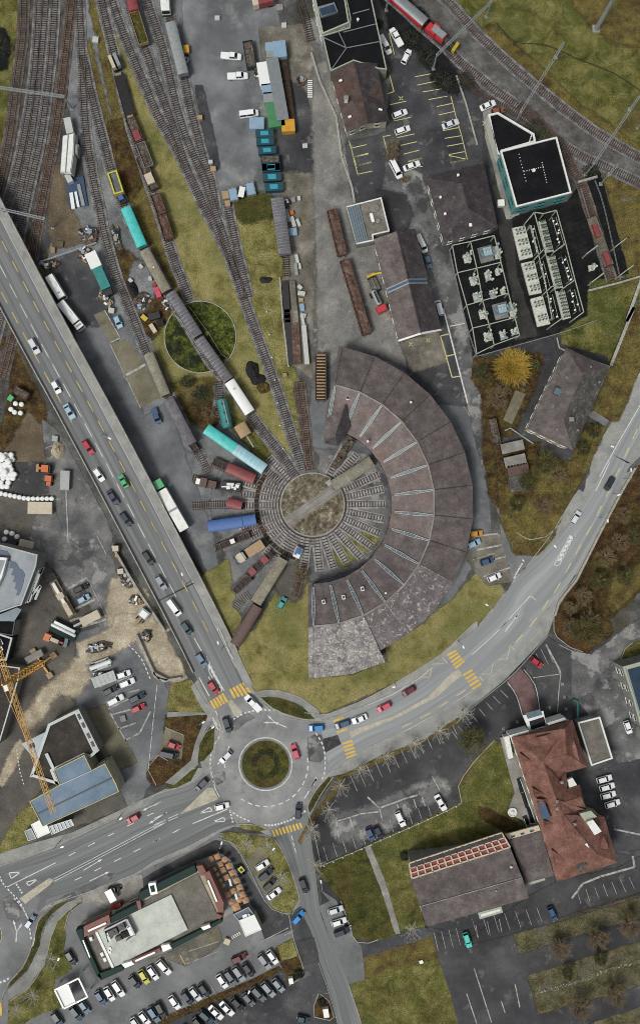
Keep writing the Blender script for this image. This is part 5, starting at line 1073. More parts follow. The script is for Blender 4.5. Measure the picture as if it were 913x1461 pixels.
for s,z,nm,mt in (('620,790 665,775 720,850 675,875',12.6,'roof_hatch','white_metal'),('575,735 650,715 690,755 612,785',11.6,'flat_dormer','pale_green_metal'),('605,935 625,928 652,985 632,992',13.4,'roof_light','lamp_white'),('500,515 530,500 560,548 512,565',10.0,'porch_roof','white_metal'),('548,1050 610,1045 625,1085 580,1125',12.4,'tile_patch','roof_moss')):
    q = [W(p,z) for p in P('T2',s)]; k = MB(); k.prism(q,z - (1.2 if nm != 'tile_patch' else .9),z); b.part(k,nm,mt)
for x,y in ((425,648),(425,695),(455,525),(580,885),(540,795)): b.chimney('T2',x,y,12.4,.6,.6,.9,'brick',rot=.3)
b.roof(dict(a=('T2',205,95,6.4),b=('T2',340,65,6.4),c=('T2',362,160,6.4),d=('T2',250,195,6.4)),['abcd'],'white_metal','porch')
k = MB(); q = [W(p,6.6) for p in P('T2','250,135 345,105 358,160 262,190')]; k.prism(q,6.3,6.5); b.part(k,'porch_glass','glass_dark'); k = MB(); q = [W(p,6.6) for p in P('T2','225,80 320,55 335,90 240,118')]; k.prism(q,6.3,6.55); b.part(k,'porch_glass','glass_roof')
for s in ('120,225 245,190 250,205 128,242','365,145 480,108 490,122 375,160'):
    k = MB(); q = [W(p,8.2) for p in P('T2',s)]; k.prism(q,3,8.2); b.part(k,'cornice','white_metal')
b.windows([1.0,4.4,6.6],1.3,1.2,1.8,[0,1,8,10,11,12,13])
k = MB(); tr = thing('garden_terrace','raised concrete terrace with glazed light wells along the red tiled block','terrace',tuple(W(c('T2',200,500))[:2]) + (0,)); to_ = tr.location
for s,z,nm,mt in (('60,240 130,230 205,500 250,620 300,760 330,830 235,830 200,775 105,730 155,600',1.0,'floor','pale_concrete'),('85,235 118,228 145,370 115,380',3.2,'balcony','white_metal'),('168,510 192,500 215,590 190,600',1.3,'light_well','glass_dark'),('195,605 220,598 245,695 225,700',1.3,'light_well','glass_dark'),('230,700 255,695 285,790 262,800',1.3,'light_well','glass_dark'),('205,755 232,745 250,800 228,815',1.3,'light_well','glass_dark'),('110,705 165,705 165,745 115,745',1.15,'paving','slab')):
    k = MB(); q = [W(p,z) for p in P('T2',s)]; k.prism(q,0.05,z); k.build(nm,mt,tr,to_)
p = W(c('T2',140,725),1.2); k = MB(); k.lathe(p.x,p.y,[(1.35,1.1),(1.35,1.4),(1.1,1.45),(1.1,1.2),(.5,1.2),(.45,1.6),(.1,1.7)],20); k.build('fountain','white_metal',tr,to_)
for s in ('190,510 290,790','215,770 235,825','255,800 310,800'):
    q = [W(p,2) for p in P('T2',s)]; k = MB(); k.beam((q[0].x,q[0].y,2),(q[1].x,q[1].y,2),.12); k.beam((q[0].x,q[0].y,.9),(q[0].x,q[0].y,2),.1); k.beam((q[1].x,q[1].y,.9),(q[1].x,q[1].y,2),.1); k.build('railing','white_metal',tr,to_)
b = Bld('flat_garage','flat gravel roofed garage with a bright white rim beside the red tiled block','garage',P('E4','570,572 692,540 762,768 645,808'),4.0,'wall_grey',0); b.flat('roof_gravel','white_metal',.45,.4); b.door(0,.5,3.0,2.4,'grey_metal')
b = Bld('terraced_offices','grey office block with pale green edges and solar panels at the picture edge','building',P('E4','815,270 1100,190 1100,700 913,600 870,440'),8.0,'wall_grey',0); b.flat('pale_green_metal','pale_green_metal',.5,.4); b.windows([1.5,4.8],1.5,1.4,1.4,[3,4])
k = MB(); q = [W(p,8.4) for p in P('E4','845,290 1080,225 1080,600 913,520')]; k.prism(q,8.0,8.35); f = b.part(k,'solar_panel','solar')
b = Bld('restaurant','long drive-in restaurant with dark green fascia, red brown bays and a pale roof','restaurant',P('T3','30,390 170,328 300,264 545,125 580,140 665,335 400,465 140,600'),5.0,'wall_cream',0,windows=([1.0],1.6,2.2,1.0,[1,2,4,5,6,7]))
b.roof(dict(a=('T3',60,400,5.0),b=('T3',555,140,5.0),c=('T3',645,330,5.0),d=('T3',150,590,5.0)),['abcd'],'roof_gravel','roof')
b.roof(dict(a=('T3',108,392,5.5),b=('T3',440,233,5.5),c=('T3',512,385,5.5),d=('T3',188,552,5.5)),['abcd'],'roof_pale','upper_roof',.6)
for s,z,nm,mt in (('175,332 300,268 305,292 178,355',6.2,'fascia','green_cladding'),('300,225 540,105 552,135 302,262',6.2,'fascia','green_cladding'),('25,388 55,380 58,412 140,600 118,588',6.2,'fascia','green_cladding'),('120,578 230,540 232,562 135,605',6.2,'fascia','green_cladding'),('440,448 655,340 662,352 445,472',6.2,'fascia','green_cladding'),
                     ('60,372 170,320 178,358 62,418',6.5,'brown_bay','red_brown_clad'),('580,140 605,130 668,270 665,310 645,310',6.5,'brown_bay','red_brown_clad'),('272,515 390,465 395,480 280,528',6.5,'brown_bay','red_brown_clad'),('288,262 305,258 312,295 298,298',6.5,'brown_bay','red_brown_clad'),('548,108 575,105 600,150 565,150',6.3,'brown_bay','red_brown_clad'),('640,315 660,325 650,340 635,330',6.4,'brown_bay','red_brown_clad'),
                     ('110,398 120,394 192,548 184,556',5.75,'roof_kerb','white_metal')):
    k = MB(); q = [W(p,z) for p in P('T3',s)]; k.prism(q,3.4,z); b.part(k,nm,mt)
for s in ('80,390 158,355','600,170 638,262','285,520 370,482'):
    k = MB(); q = P('T3',s); k.beam(W(q[0],6.7),W(q[1],6.7),.5,.35); b.part(k,'sign_strip','lamp_white')
for s in ('58,430 88,505',):
    k = MB(); q = P('T3',s); k.beam(W(q[0],6.4),W(q[1],6.4),.35,.3); b.part(k,'sign_strip','lamp_white')
for s in ('340,185 372,180 382,228 350,235','225,535 268,522 280,535 240,552','395,455 430,448 442,465 405,482','568,375 605,362 612,375 580,388'):
    k = MB(); q = [W(p,6.6) for p in P('T3',s)]; k.prism(q,5.2,6.6); b.part(k,'white_panel','lamp_white')
k = MB(); q = [W(p,6.5) for p in P('T3','347,195 366,190 372,218 355,222')]; k.prism(q,6.58,6.64); b.part(k,'panel_gap','green_cladding')
k = MB()
for s in ('150,385 250,335','250,335 285,405','285,405 245,435','150,385 165,440'): q = P('T3',s); k.beam(W(q[0],6.4),W(q[1],6.4),.4,1.4)
f = b.part(k,'plant_screen','grey_metal')
for x,y,sx,sy,mt in ((190,395,3.2,2.2,'dark_metal'),(225,370,2.2,2.4,'dark_metal'),(240,405,3,2,'rubber'),(165,415,1.5,3,'white_metal'),(215,420,2.5,1.6,'dark_metal'),(265,390,1.4,3.2,'white_metal')):
    p = W(c('T3',x,y),6.2); k = MB(); k.box(p.x,p.y,5.4,sx * .8,sy * .8,1.2,.42); k.lathe(p.x,p.y,[(.5,6.6),(.5,6.75),(.1,6.75)],10); b.part(k,'cooling_unit',mt)
for x,y in ((175,468),(140,492),(152,515),(172,480),(92,425)): p = W(c('T3',x,y),5.6); k = MB(); k.box(p.x,p.y,4.9,.8,1.1,.8,.4); b.part(k,'roof_vent','white_metal')
b = Bld('service_kiosk','small white square roofed kiosk beside the tan parasols','kiosk',P('T3','732,345 800,318 832,385 762,415'),3.6,'wall_cream',0); b.flat('ice_white','ice_white',.2,.1)
b = Bld('kiosk_store','low dark grey store between the white kiosk and the parasols','store',P('T3','708,318 775,285 800,318 732,345'),3.0,'wall_grey',0); b.flat('dark_blue_roof','grey_metal',.25,.2); b.skylight('T3',760,325,3.1,1.4,1.0,.4,'lamp_white'); b.vent('T3',778,318,3.1,.6,.4)
b = Bld('fuel_canopy','square canopy with a thick white rim, half open over parked cars','canopy',P('G1','400,665 572,580 637,715 465,800'),4.4,'wall_grey',3.4)
k = MB(); q = P('G1','405,668 490,625 545,752 468,795'); k.prism([W(p,4.4) for p in q],4.0,4.35); b.part(k,'roof','ice_white')
k = MB()
for s in ('400,665 572,580','572,580 637,715','637,715 465,800','465,800 400,665','492,622 548,758'): q = P('G1',s); k.beam(W(q[0],4.5),W(q[1],4.5),.42,.5)
b.part(k,'rim','lamp_white')
for x,y in ((405,668),(572,585),(632,715),(467,795)): p = W(c('G1',x,y),4.4); k = MB(); k.box(p.x,p.y,.05,.3,.3,4.1); b.part(k,'post','white_metal')
b = Bld('blue_roofed_office','office with a flat blue metal roof edged in yellow green','building',P('E1','293,832 460,750 500,832 572,795 632,905') + P('F1','648,112 235,302 163,165 325,75'),8.0,'wall_cream',0)
b.flat('roof_blue','pale_yellow_paint',.18,.2); b.windows([1.2,4.6],1.6,1.8,1.2,[4,5,0,2])
k = MB(); k.beam(W(c('F1',205,235),8.2),W(c('F1',608,40),8.2),.3,.2); b.part(k,'roof_gutter','dark_metal'); k = MB(); k.beam(W(c('F1',330,75),8.2),W(c('F1',500,-2),8.2),.2,.15); b.part(k,'roof_joint','grey_metal')
b = Bld('unfinished_hall','dark brown roofed half finished hall with grey edge walls under the crane jib','building',P('E1','265,580 425,500 540,725 495,765 460,752 293,835 325,913')+P('F1','325,75 180,30') + P('E1','165,870 245,640'),6.0,'wall_grey',0)
b.flat('roof_gravel_dark','galvanised',.8,.4)
k = MB(); q = [W(p,6.5) for p in P('E1','405,515 430,500 542,725 515,745')]; k.prism(q,5.9,6.8); f = b.part(k,'parapet_walkway','galvanised')
for t in (.15,.35,.6,.8): u = q[0].lerp(q[3],t).lerp(q[1].lerp(q[2],t),.5); k = MB(); k.box(u.x,u.y,6.8,.7,1.6,.15,.45); b.part(k,'opening','glass_dark',parent=f)
k = MB(); q = [W(p,5.6) for p in P('E1','118,690 250,625 205,790')]; k.prism(q,5.2,5.6); b.part(k,'glass_corner','glass_roof'); k = MB(); q = [W(p,6.3) for p in P('E1','245,745 262,738 300,820 285,828')]; k.prism(q,6.0,6.5); b.part(k,'duct','galvanised')
b = Bld('entrance_pavilion','small white roofed entrance with a glazed canopy at the blue roofed office','building',P('F1','170,290 225,262 262,300 275,335 205,365'),4.2,'wall_white',0); b.flat('ice_white','ice_white',.2,.1)
b = Bld('glazed_canopy','pale blue ribbed glass canopy beside the blue roofed office','canopy',P('F1','268,300 388,262 402,295 285,345'),4.6,'wall_grey',1.0); b.flat('glass_roof','white_metal',.15,.1)
k = MB()
for i in range(7): t = i / 6; k.beam(W((P('F1','268,300')[0][0] + t * 31,P('F1','268,300')[0][1] - t * 10),4.75),W((P('F1','285,345')[0][0] + t * 31,P('F1','285,345')[0][1] - t * 13),4.75),.14,.1)
b.part(k,'glazing_bar','white_metal'); b.door(0,.5)
b = Bld('low_grey_store','low grey store with a ribbed roof at the foot of the blue roofed office','store',P('F1','135,325 172,310 200,365 155,380'),3.0,'wall_grey',0); b.flat('roof_zinc','galvanised',.2,.15)
b = Bld('zinc_roofed_hall','large pale zinc hall roof with a stepped dark blue patch and a raised lantern','building',P('T4','-300,60 0,95 312,178 300,270 180,590 140,600 0,650 -300,760'),9.0,'wall_grey',0)
b.flat('roof_zinc','galvanised',.35,.3)
for s in ('90,228 130,245 145,265 160,295 185,305 205,340 190,420 165,490 155,512 130,512 140,490 145,465 120,455 130,430 135,405 108,400 118,375 120,350 90,345 105,320 110,290 78,290 85,265','0,140 60,150 85,180 90,235 60,225 0,190'):
    k = MB(); q = [W(p,9.1) for p in P('T4',s)]; k.prism(q,9.0,9.12); b.part(k,'blue_panel','dark_blue_roof')
k = MB(); q = [W(p,10.6) for p in P('T4','-200,180 60,205 20,360 -100,600 -200,600')]; k.prism(q,9.0,10.6); f = b.part(k,'roof_lantern','white_metal'); k = MB(); q = [W(p,10.7) for p in P('T4','-190,210 45,228 0,350 -100,560 -190,560')]; k.prism(q,10.58,10.7); b.part(k,'lantern_glass','roof_zinc',parent=f)
for i,s in enumerate(('185,570 240,400','205,575 290,290','225,570 315,300','240,560 325,335','268,500 335,430','290,545 335,435')):
    q = P('T4',s); k = MB(); k.beam(W(q[0],7.0),W(q[1],7.0),.7,.25); b.part(k,'sun_blade','galvanised')
b.windows([1.5,5.0],1.8,1.8,1.0,[2,3,4]); b.roof(dict(a=('T4',-60,690,7.0),b=('T4',140,610,7.0),c=('T4',180,625,7.0),d=('T4',120,720,7.0),e=('T4',-60,720,7.0)),['abcde'],'glass_roof','side_canopy')
b = Bld('workshop_yard_roof','black roofed workshop with a pale rim at the left edge above the crane base','building',P('T4','-300,690 0,695 130,720 110,840 0,820 -300,800'),5.0,'wall_grey',0); b.flat('roof_felt','dark_metal',.3,.3)
b = Bld('open_steel_frame','dark open shed with a white lattice rim left of the crane base','shed',P('T4','-200,820 0,820 108,855 60,1040 -200,1040'),4.5,'dark_metal',0); b.flat('roof_felt','galvanised',.5,.3)
for i in range(7): k = MB(); p = W(c('T4',5 + 9 * (i % 3),870 + 16 * i),5); k.box(p.x,p.y,4.6,.5,.4,.5,i); b.part(k,'roof_fitting','ice_white')
b = Bld('mossy_shed','mossy brown flat roofed shed under the crane at the left edge','shed',P('E1','-150,260 0,260 112,275 105,335 0,690 -150,690'),5.0,'wall_grey',0); b.flat('roof_gravel_dark','galvanised',.35,.25)
b = Bld('left_yard_shed','long white corrugated shed beside the tracks','shed',P('A1','342,735 405,720 400,840') + P('B1','385,100 328,95'),4.0,'wall_white',0); b.flat('white_metal',None)
k = MB(); k.beam(W(P('A1','372,728')[0],4.1),W(P('B1','357,97')[0],4.1),.2,.2); b.part(k,'ridge_cap','grey_metal'); b.door(3,.5,3,3,'grey_metal')
b = Bld('side_shed','narrow pale lean-to stacked against the long white shed','shed',P('A1','405,780 428,782 422,840 405,835'),3.2,'wall_grey',0); b.flat('galvanised',None)
# ---------------------------------------------------------------- motor vehicles
CARC = dict(white='#dde0df',palewhite='#c3cacb',silver='#8a9095',grey='#5c6266',dark='#25292d',black='#17191b',navy='#1f2a3a',blue='#35506e',steel='#5c7385',skyblue='#2b7fc0',ice='#8fb0c2',
            red='#a32f38',pink='#c04a5e',darkred='#5f1e22',green='#4f9f68',yellow='#b7b63e',teal='#3f8f8d',darkteal='#24414a',turq='#4fc0ae',orange='#c08a35',brown='#7d5238',purple='#3a3550')
for k_,v_ in CARC.items(): paint('car_' + k_,v_,0.38,0.0,0.03,1.0,coat=0.3,spec=0.4,coord='obj')
CT = dict(  # length, width, belt height, roof height, glasshouse base rear/front, roof rear/front (fractions from the rear), bonnet height
    hatch=(4.1,1.74,.92,1.48,.04,.74,.12,.58,.84),sedan=(4.6,1.80,.90,1.44,.14,.74,.27,.57,.82),estate=(4.7,1.82,.92,1.48,.03,.74,.09,.58,.84),
    suv=(4.5,1.86,1.05,1.68,.03,.75,.09,.60,.98),van=(5.1,1.95,1.15,2.0,.01,.86,.03,.74,1.08),pickup=(5.3,1.92,1.05,1.85,.42,.80,.45,.68,1.02),coupe=(4.4,1.80,.85,1.32,.10,.70,.30,.54,.78))
PROTO = {}
def car_proto(kind):
    L,w_,zb,zr,g0,g1,r0,r1,zh = CT[kind]; root = thing('parked_car','-','car'); X = lambda f: -L / 2 + f * L
    k = MB(); hw = w_ / 2
    st = [(0.0,.78,.55,zb - .22),(.025,.94,.28,zb - .05),(.10,1,.22,zb),(.5,1,.2,zb),(g1 + .01,1,.22,zb),(.93,.97,.24,zh - .06),(.98,.86,.3,zh - .18),(1.0,.70,.42,zh - .3)]
    vs = []
    for f,b_,z0,z1 in st:
        h = hw * b_
        for y,z in ((-h * .9,z0),(-h,z0 + .25),(-h,z1 - .12),(-h * .88,z1),(h * .88,z1),(h,z1 - .12),(h,z0 + .25),(h * .9,z0)): vs.append((X(f),y,z))
    n = len(st); fs = [(i*8+j,i*8+(j+1) % 8,(i+1)*8+(j+1) % 8,(i+1)*8+j) for i in range(n-1) for j in range(8)] + [tuple(range(8))[::-1],tuple((n-1)*8+j for j in range(8))]
    k.add(vs,fs)
    if kind == 'pickup': k.box(X(.2),0,zb - .02,L * .4,w_ * .96,.06)
    rt = hw * .74
    k.box((X(r0) + X(r1)) / 2,0,zr - .04,(r1 - r0) * L * 1.02,rt * 2,.06)                      # roof skin
    for s_ in (-1,1):
        for a,b in (((X(g0),s_ * hw * .93,zb - .02),(X(r0),s_ * rt,zr - .02)),((X(g1),s_ * hw * .9,zb - .02),(X(r1),s_ * rt,zr - .02)),((X((g0 + g1) / 2 - .02),s_ * hw * .95,zb),(X((r0 + r1) / 2),s_ * rt * 1.01,zr - .02))): k.beam(a,b,.07)
        k.box(X(g1 - .06),s_ * (hw + .1),zb - .02,.16,.2,.12)                                   # mirror housing
    body = k.build('body','car_white',root,fix=True); body.material_slots[0].link = 'OBJECT'
    k = MB(); a = [(X(g0),-hw * .9,zb - .03),(X(g1),-hw * .86,zb - .03),(X(g1),hw * .86,zb - .03),(X(g0),hw * .9,zb - .03)]; t = [(X(r0),-rt,zr - .03),(X(r1),-rt,zr - .03),(X(r1),rt,zr - .03),(X(r0),rt,zr - .03)]
    k.add(a + t,[(3,2,1,0),(4,5,6,7),(0,1,5,4),(1,2,6,5),(2,3,7,6),(3,0,4,7)]); k.build('windows','glass_dark',root)
    k = MB(); k.tube([(0,-.11,0),(0,.11,0)],.32,12); wm = k.build('wheel','rubber',root); wm.location = (X(.18),-hw + .13,.32)
    for fx,s_ in ((.18,1),(.81,-1),(.81,1)): o = wm.copy(); COL.objects.link(o); o.parent = root; o.location = (X(fx),s_ * (hw - .13),.32)
    k = MB(); k.box(0,0,0,.14,.34,.16); hl = k.build('headlight','lamp_white',root); hl.location = (X(.975),-hw * .62,zh - .34)
    o = hl.copy(); COL.objects.link(o); o.parent = root; o.location = (X(.975),hw * .62,zh - .34)
    k = MB(); k.box(0,0,0,.1,.3,.18); tl = k.build('tail_light','lamp_red',root); tl.location = (X(.0),-hw * .62,zb - .38)
    o = tl.copy(); COL.objects.link(o); o.parent = root; o.location = (X(.0),hw * .62,zb - .38)
    return root
def place(root,p1,p2,z=0.75,base=0.0,fit=None):
    a,b = W(p1,z + base),W(p2,z + base); d = b - a; root.location = ((a.x + b.x) / 2,(a.y + b.y) / 2,base); root.rotation_euler = (0,0,math.atan2(d.y,d.x)); return d.length
def car(k_,s,kind,col,label,group=None,cat='car',name=None):
    p1,p2 = P(k_,s.replace('>',' ')); L = place_z = None
    base = 0.13
    q = ((p1[0] + p2[0]) / 2,(p1[1] + p2[1]) / 2)
    if on_bridge(q): base = bz(W(q,bz(W(q)))) + .005
    first = kind not in PROTO
    root = PROTO.setdefault(kind,car_proto(kind)) if first else copy_tree(PROTO[kind])
    L = place(root,p1,p2,.75,base); root.name = name or {'van': 'white_van' if 0 else 'parked_van','pickup': 'pickup_truck'}.get(kind,'car'); tag(root,label,{'van': 'van','pickup': 'pickup'}.get(kind,cat),group)
    if not group and 'group' in root.keys(): del root['group']
    sc = max(.92,min(1.14,L / CT[kind][0])); root.scale = (sc,1.0,1.0)
    for ch in root.children:
        if ch.name.startswith('body'): ch.material_slots[0].link = 'OBJECT'; ch.material_slots[0].material = M('car_' + col)
    return root
def cars(group,rows):
    for r in rows.strip().split('\n'):
        a,label = r.split('|'); k_,s,kind,col = a.split(); car(k_,s,kind,col,label.strip(),group)
cars('cars driving on the road bridge','''
C1 165,165>210,245 estate palewhite|white estate car highest up on the road bridge, alone above the others
C1 290,395>325,460 hatch white|white hatchback between the estate car and the pale blue car on the bridge
C1 355,520>402,598 sedan ice|pale blue saloon with a dark windscreen just ahead of the red car on the bridge
C1 455,715>505,793 hatch red|red hatchback on the road bridge
D1 515,32>562,100 hatch white|white car with a dark rear window between the red car and the purple grey one
D1 690,135>652,68 sedan green|light green saloon climbing the far lane of the bridge
D1 590,150>640,228 sedan purple|dark purplish grey saloon just below the light green car
D1 660,270>712,345 hatch navy|dark blue hatchback above the expansion joint on the bridge
D1 780,480>832,558 hatch dark|dark grey hatchback nearest before the silver car on the bridge
D1 850,612>900,690 hatch silver|silver hatchback ahead of the white van on the bridge
D2 80,745>140,828 van white|white van on the bridge below the expansion joint
E2 155,30>200,95 suv darkteal|dark bluish green car halfway between the white van and the roundabout
E2 235,200>282,270 estate steel|steel blue estate car near the foot of the bridge
E2 300,350>345,418 hatch red|red car waiting just before the orange crossing''')
cars('cars on the roads round the roundabout','''
E2 578,512>495,425 pickup white|long white pickup crossing from the roundabout toward the bridge
E2 385,545>410,628 suv navy|dark blue car entering the roundabout from the bridge
E2 418,732>360,790 hatch palewhite|white hatchback on the roundabout among white road arrows
E2 780,772>752,692 hatch pink|bright red hatchback on the right side of the roundabout
F2 287,45>228,105 estate navy|dark blue estate leaving the roundabout by the lower left road
F2 330,202>408,182 hatch white|white hatchback entering the roundabout beside the white triangles
F2 780,258>786,175 hatch navy|dark blue hatchback at the orange zebra below the roundabout
F2 798,582>828,662 estate dark|black estate driving down the side road, above the bright blue car
F2 752,828>812,762 hatch skyblue|bright sky blue hatchback turning into the restaurant drive
F1 757,240>690,278 hatch red|red car alone on the lower left dual carriageway
G1 190,215>250,130 hatch steel|slate blue hatchback between the two roundabouts
E3 85,600>0,607 estate skyblue|bright blue estate first in the queue at the roundabout
E3 225,570>142,600 estate blue|dark blue estate second in the queue, between the bright blue and white cars
E3 318,538>236,572 sedan white|white saloon third in the queue toward the roundabout
E3 448,470>373,510 hatch pink|pinkish red hatchback following the white saloon
E3 578,382>510,425 hatch darkred|black and dark red hatchback last in the queue beside the bus bay zigzag
D4 765,80>725,150 estate dark|black estate on the right hand main road
D4 540,330>583,265 estate palewhite|white estate beside the hatched traffic island of the main road
E4 320,225>380,270 hatch red|bright red hatchback alone in the dark car park by the footpath
E4 832,565>858,635 hatch white|white car with dark glass beside the office block hedge''')
cars('cars by the end of the roundhouse','''
D3 870,388>945,382 hatch orange|orange hatchback topmost in the bays behind the roundhouse
D3 862,455>930,425 estate ice|pale teal estate below the orange car behind the roundhouse
D4 45,548>120,522 hatch blue|blue hatchback between the pale teal and white cars behind the roundhouse
D4 85,637>157,607 hatch white|white hatchback at the end of the bays behind the roundhouse''')
cars('white cars beside the red tiled block','''
F4 675,55>760,32 hatch white|white car topmost of four beside the red tiled block
F4 690,98>775,75 hatch white|second white car of the four beside the red tiled block
F4 696,142>781,120 hatch white|third white car of the four beside the red tiled block
F4 720,190>803,165 hatch white|white car lowest and furthest out of the four beside the red tiled block''')
cars('cars in the dark car park south of the main road','''
F3 692,130>742,215 sedan white|white saloon with a dark sunroof at the right of the dark car park
F3 480,220>518,302 estate white|white estate in the middle of the dark car park
F3 320,308>352,378 hatch blue|blue grey hatchback, left of a pair in the dark car park
F3 362,300>400,368 hatch navy|dark blue hatchback, right of a pair in the dark car park
F4 418,738>455,815 hatch blue|deep blue hatchback parked by the hedge of the lower car park
G4 622,250>660,362 hatch turq|bright turquoise hatchback in the lower black car park''')
cars('cars on the lay-by of the side road','''
F3 105,768>190,742 hatch palewhite|pale white car topmost on the lay-by
F3 125,832>207,806 hatch white|white car in the middle on the lay-by
F3 140,888>225,855 suv navy|dark blue car lowest on the lay-by beside a white post''')
cars('cars on the wedge bay by the restaurant drive','''
F2 553,532>622,490 hatch white|white hatchback topmost on the wedge shaped bay
F2 573,588>643,530 estate navy|dark blue estate just below the white hatchback on the wedge bay
F2 598,642>660,585 hatch dark|black hatchback third down on the wedge bay
F2 615,692>685,640 sedan white|white saloon lowest on the wedge shaped bay''')
cars('cars parked along the restaurant','''
G1 480,375>550,492 hatch dark|black hatchback driving down beside the restaurant's green corner
G1 385,830>450,925 estate darkteal|dark teal estate below the white rimmed canopy
G1 515,790>592,885 estate darkteal|dark teal car half under the white rimmed canopy
G1 580,745>645,835 hatch steel|steel blue hatchback half under the corner of the white canopy
G1 695,668>765,780 hatch blue|blue hatchback right of the canopy, left of two white cars
G1 760,640>828,752 hatch white|white hatchback between the blue car and the white estate
G1 820,602>897,715 estate white|white estate at the right end of its row by the hedge corner
G2 32,565>97,652 hatch navy|dark roofed car with pale bonnet left of the yellow car
G2 100,520>162,625 hatch yellow|yellow hatchback parked along the restaurant
G2 160,492>230,597 hatch white|white hatchback just right of the yellow car
G2 232,455>320,553 estate white|white estate beside the yellow bay lines of the restaurant
G2 765,458>870,412 estate darkred|dark red estate with its boot open at the restaurant exit''')
cars('cars in the middle row of the restaurant car park','''
G2 42,868>102,960 hatch palewhite|pale car at the left end of the middle row
G2 102,828>168,915 hatch white|white hatchback second from the left in the middle row
G2 165,792>237,900 estate steel|steel blue estate third in the middle row
G2 222,758>282,872 estate dark|charcoal estate fourth in the middle row
G2 315,705>388,810 hatch white|white hatchback with free bays on both sides in the middle row
G2 405,672>482,778 hatch navy|navy hatchback left of the pale teal roofed car
G2 465,648>540,745 hatch palewhite|pale car with teal glass between two dark ones
G2 530,618>603,722 hatch dark|dark blue black hatchback right of the pale teal glassed car
G2 658,545>735,662 hatch white|white hatchback at the left of the group of four
G2 718,525>797,637 estate grey|dark grey estate second in the group of four
G2 775,490>857,605 suv silver|silver grey car third in the group of four
G2 848,472>922,572 hatch dark|near black hatchback fourth in the group, below the dark red estate
G3 48,410>128,515 estate silver|silver estate left of the last white car in the middle row
G3 108,375>185,485 hatch white|white hatchback at the right end of the middle row by the grass bed''')
cars('cars in the bottom row by the hedge','''
G2 485,865>565,960 hatch dark|black hatchback at the left end of the bottom row
G2 525,815>640,915 estate darkteal|dark green estate second in the bottom row
G2 592,775>710,888 sedan white|white saloon left of another white one in the bottom row
G2 678,750>782,857 sedan white|white saloon right of its white neighbour in the bottom row
G2 760,718>858,818 hatch black|black hatchback between the white saloon and the grey car
G2 840,682>932,790 hatch grey|grey hatchback after the black one in the bottom row
G3 0,648>92,747 estate grey|dark grey estate third from the right in the bottom row
G3 70,612>162,718 estate silver|silver estate second from the right in the bottom row
G3 145,580>232,687 hatch silver|silver hatchback at the right end of the bottom row
G3 320,865>412,888 hatch darkteal|dark teal hatchback driving out at the bottom of the picture
G2 395,925>500,1010 hatch dark|black car cut by the bottom edge below the hedge''')
cars('cars on the yellow lined car park','''
A3 385,185>445,300 pickup white|white pickup left of another, by the freight hall corner
A3 510,262>443,142 pickup white|white pickup with an open brown load bed
A3 510,352>552,262 hatch white|white hatchback standing across the lane of the car park
A3 450,635>540,600 hatch white|white hatchback upper of the two by the cream house
A3 465,722>555,690 hatch white|white hatchback lower of the two by the cream house
A3 725,690>815,655 sedan palewhite|white saloon in the right hand yellow bays
B3 447,28>500,135 van white|white van standing lengthwise beside the bare shrub
B3 515,80>605,45 sedan white|white saloon just right of the white van
A4 45,590>127,553 sedan white|white saloon at the tip of the white edged black annex
A4 105,610>172,595 hatch brown|orange brown car tucked against the black annex''')
cars('cars beside the long workshop','''
B3 590,440>635,533 van white|white van standing along the long workshop
B3 640,560>655,608 hatch steel|blue and white small car behind the white van
B3 715,870>698,800 van palewhite|white van half hidden at the lower workshop corner
B3 352,440>430,415 van palewhite|white van parked at the edge of the flat roofed store''')
cars('cars in the goods yard','''
A2 355,300>482,310 pickup white|white pickup with flat bed, upper of two in the grey yard
A2 390,415>517,410 pickup white|white pickup with flat bed, lower of two in the grey yard
A2 462,625>567,612 van white|white van with a dark windscreen in the grey yard
C1 835,548>865,622 pickup blue|blue pickup with a pale teal load in the works yard
C1 630,45>655,102 hatch ice|tiny blue car with a white front beside the old slabs
D2 676,790>710,735 hatch teal|small teal car on the grass by the long brown wagons''')
cars('cars in the depot bays','''
D1 402,700>482,662 hatch black|black hatchback with a pale roof rack topmost in the depot bays
D1 425,757>487,722 hatch ice|pale blue hatchback under the black one in the depot bays
E1 635,325>710,300 hatch white|white hatchback topmost in the depot car park
E1 652,375>732,342 estate white|white estate just below the topmost white hatchback
E1 560,420>640,380 hatch dark|charcoal hatchback left of the white estate
E1 585,475>675,428 suv white|white car with a dark sunroof in the depot car park
E1 705,460>785,418 estate navy|dark blue estate above the red car
E1 715,512>788,480 hatch red|red hatchback lowest in the depot car park
E2 75,685>142,712 hatch red|red car with an orange board on its roof by the grass
E2 35,738>130,757 van navy|dark blue van with a roof rack below the red car''')
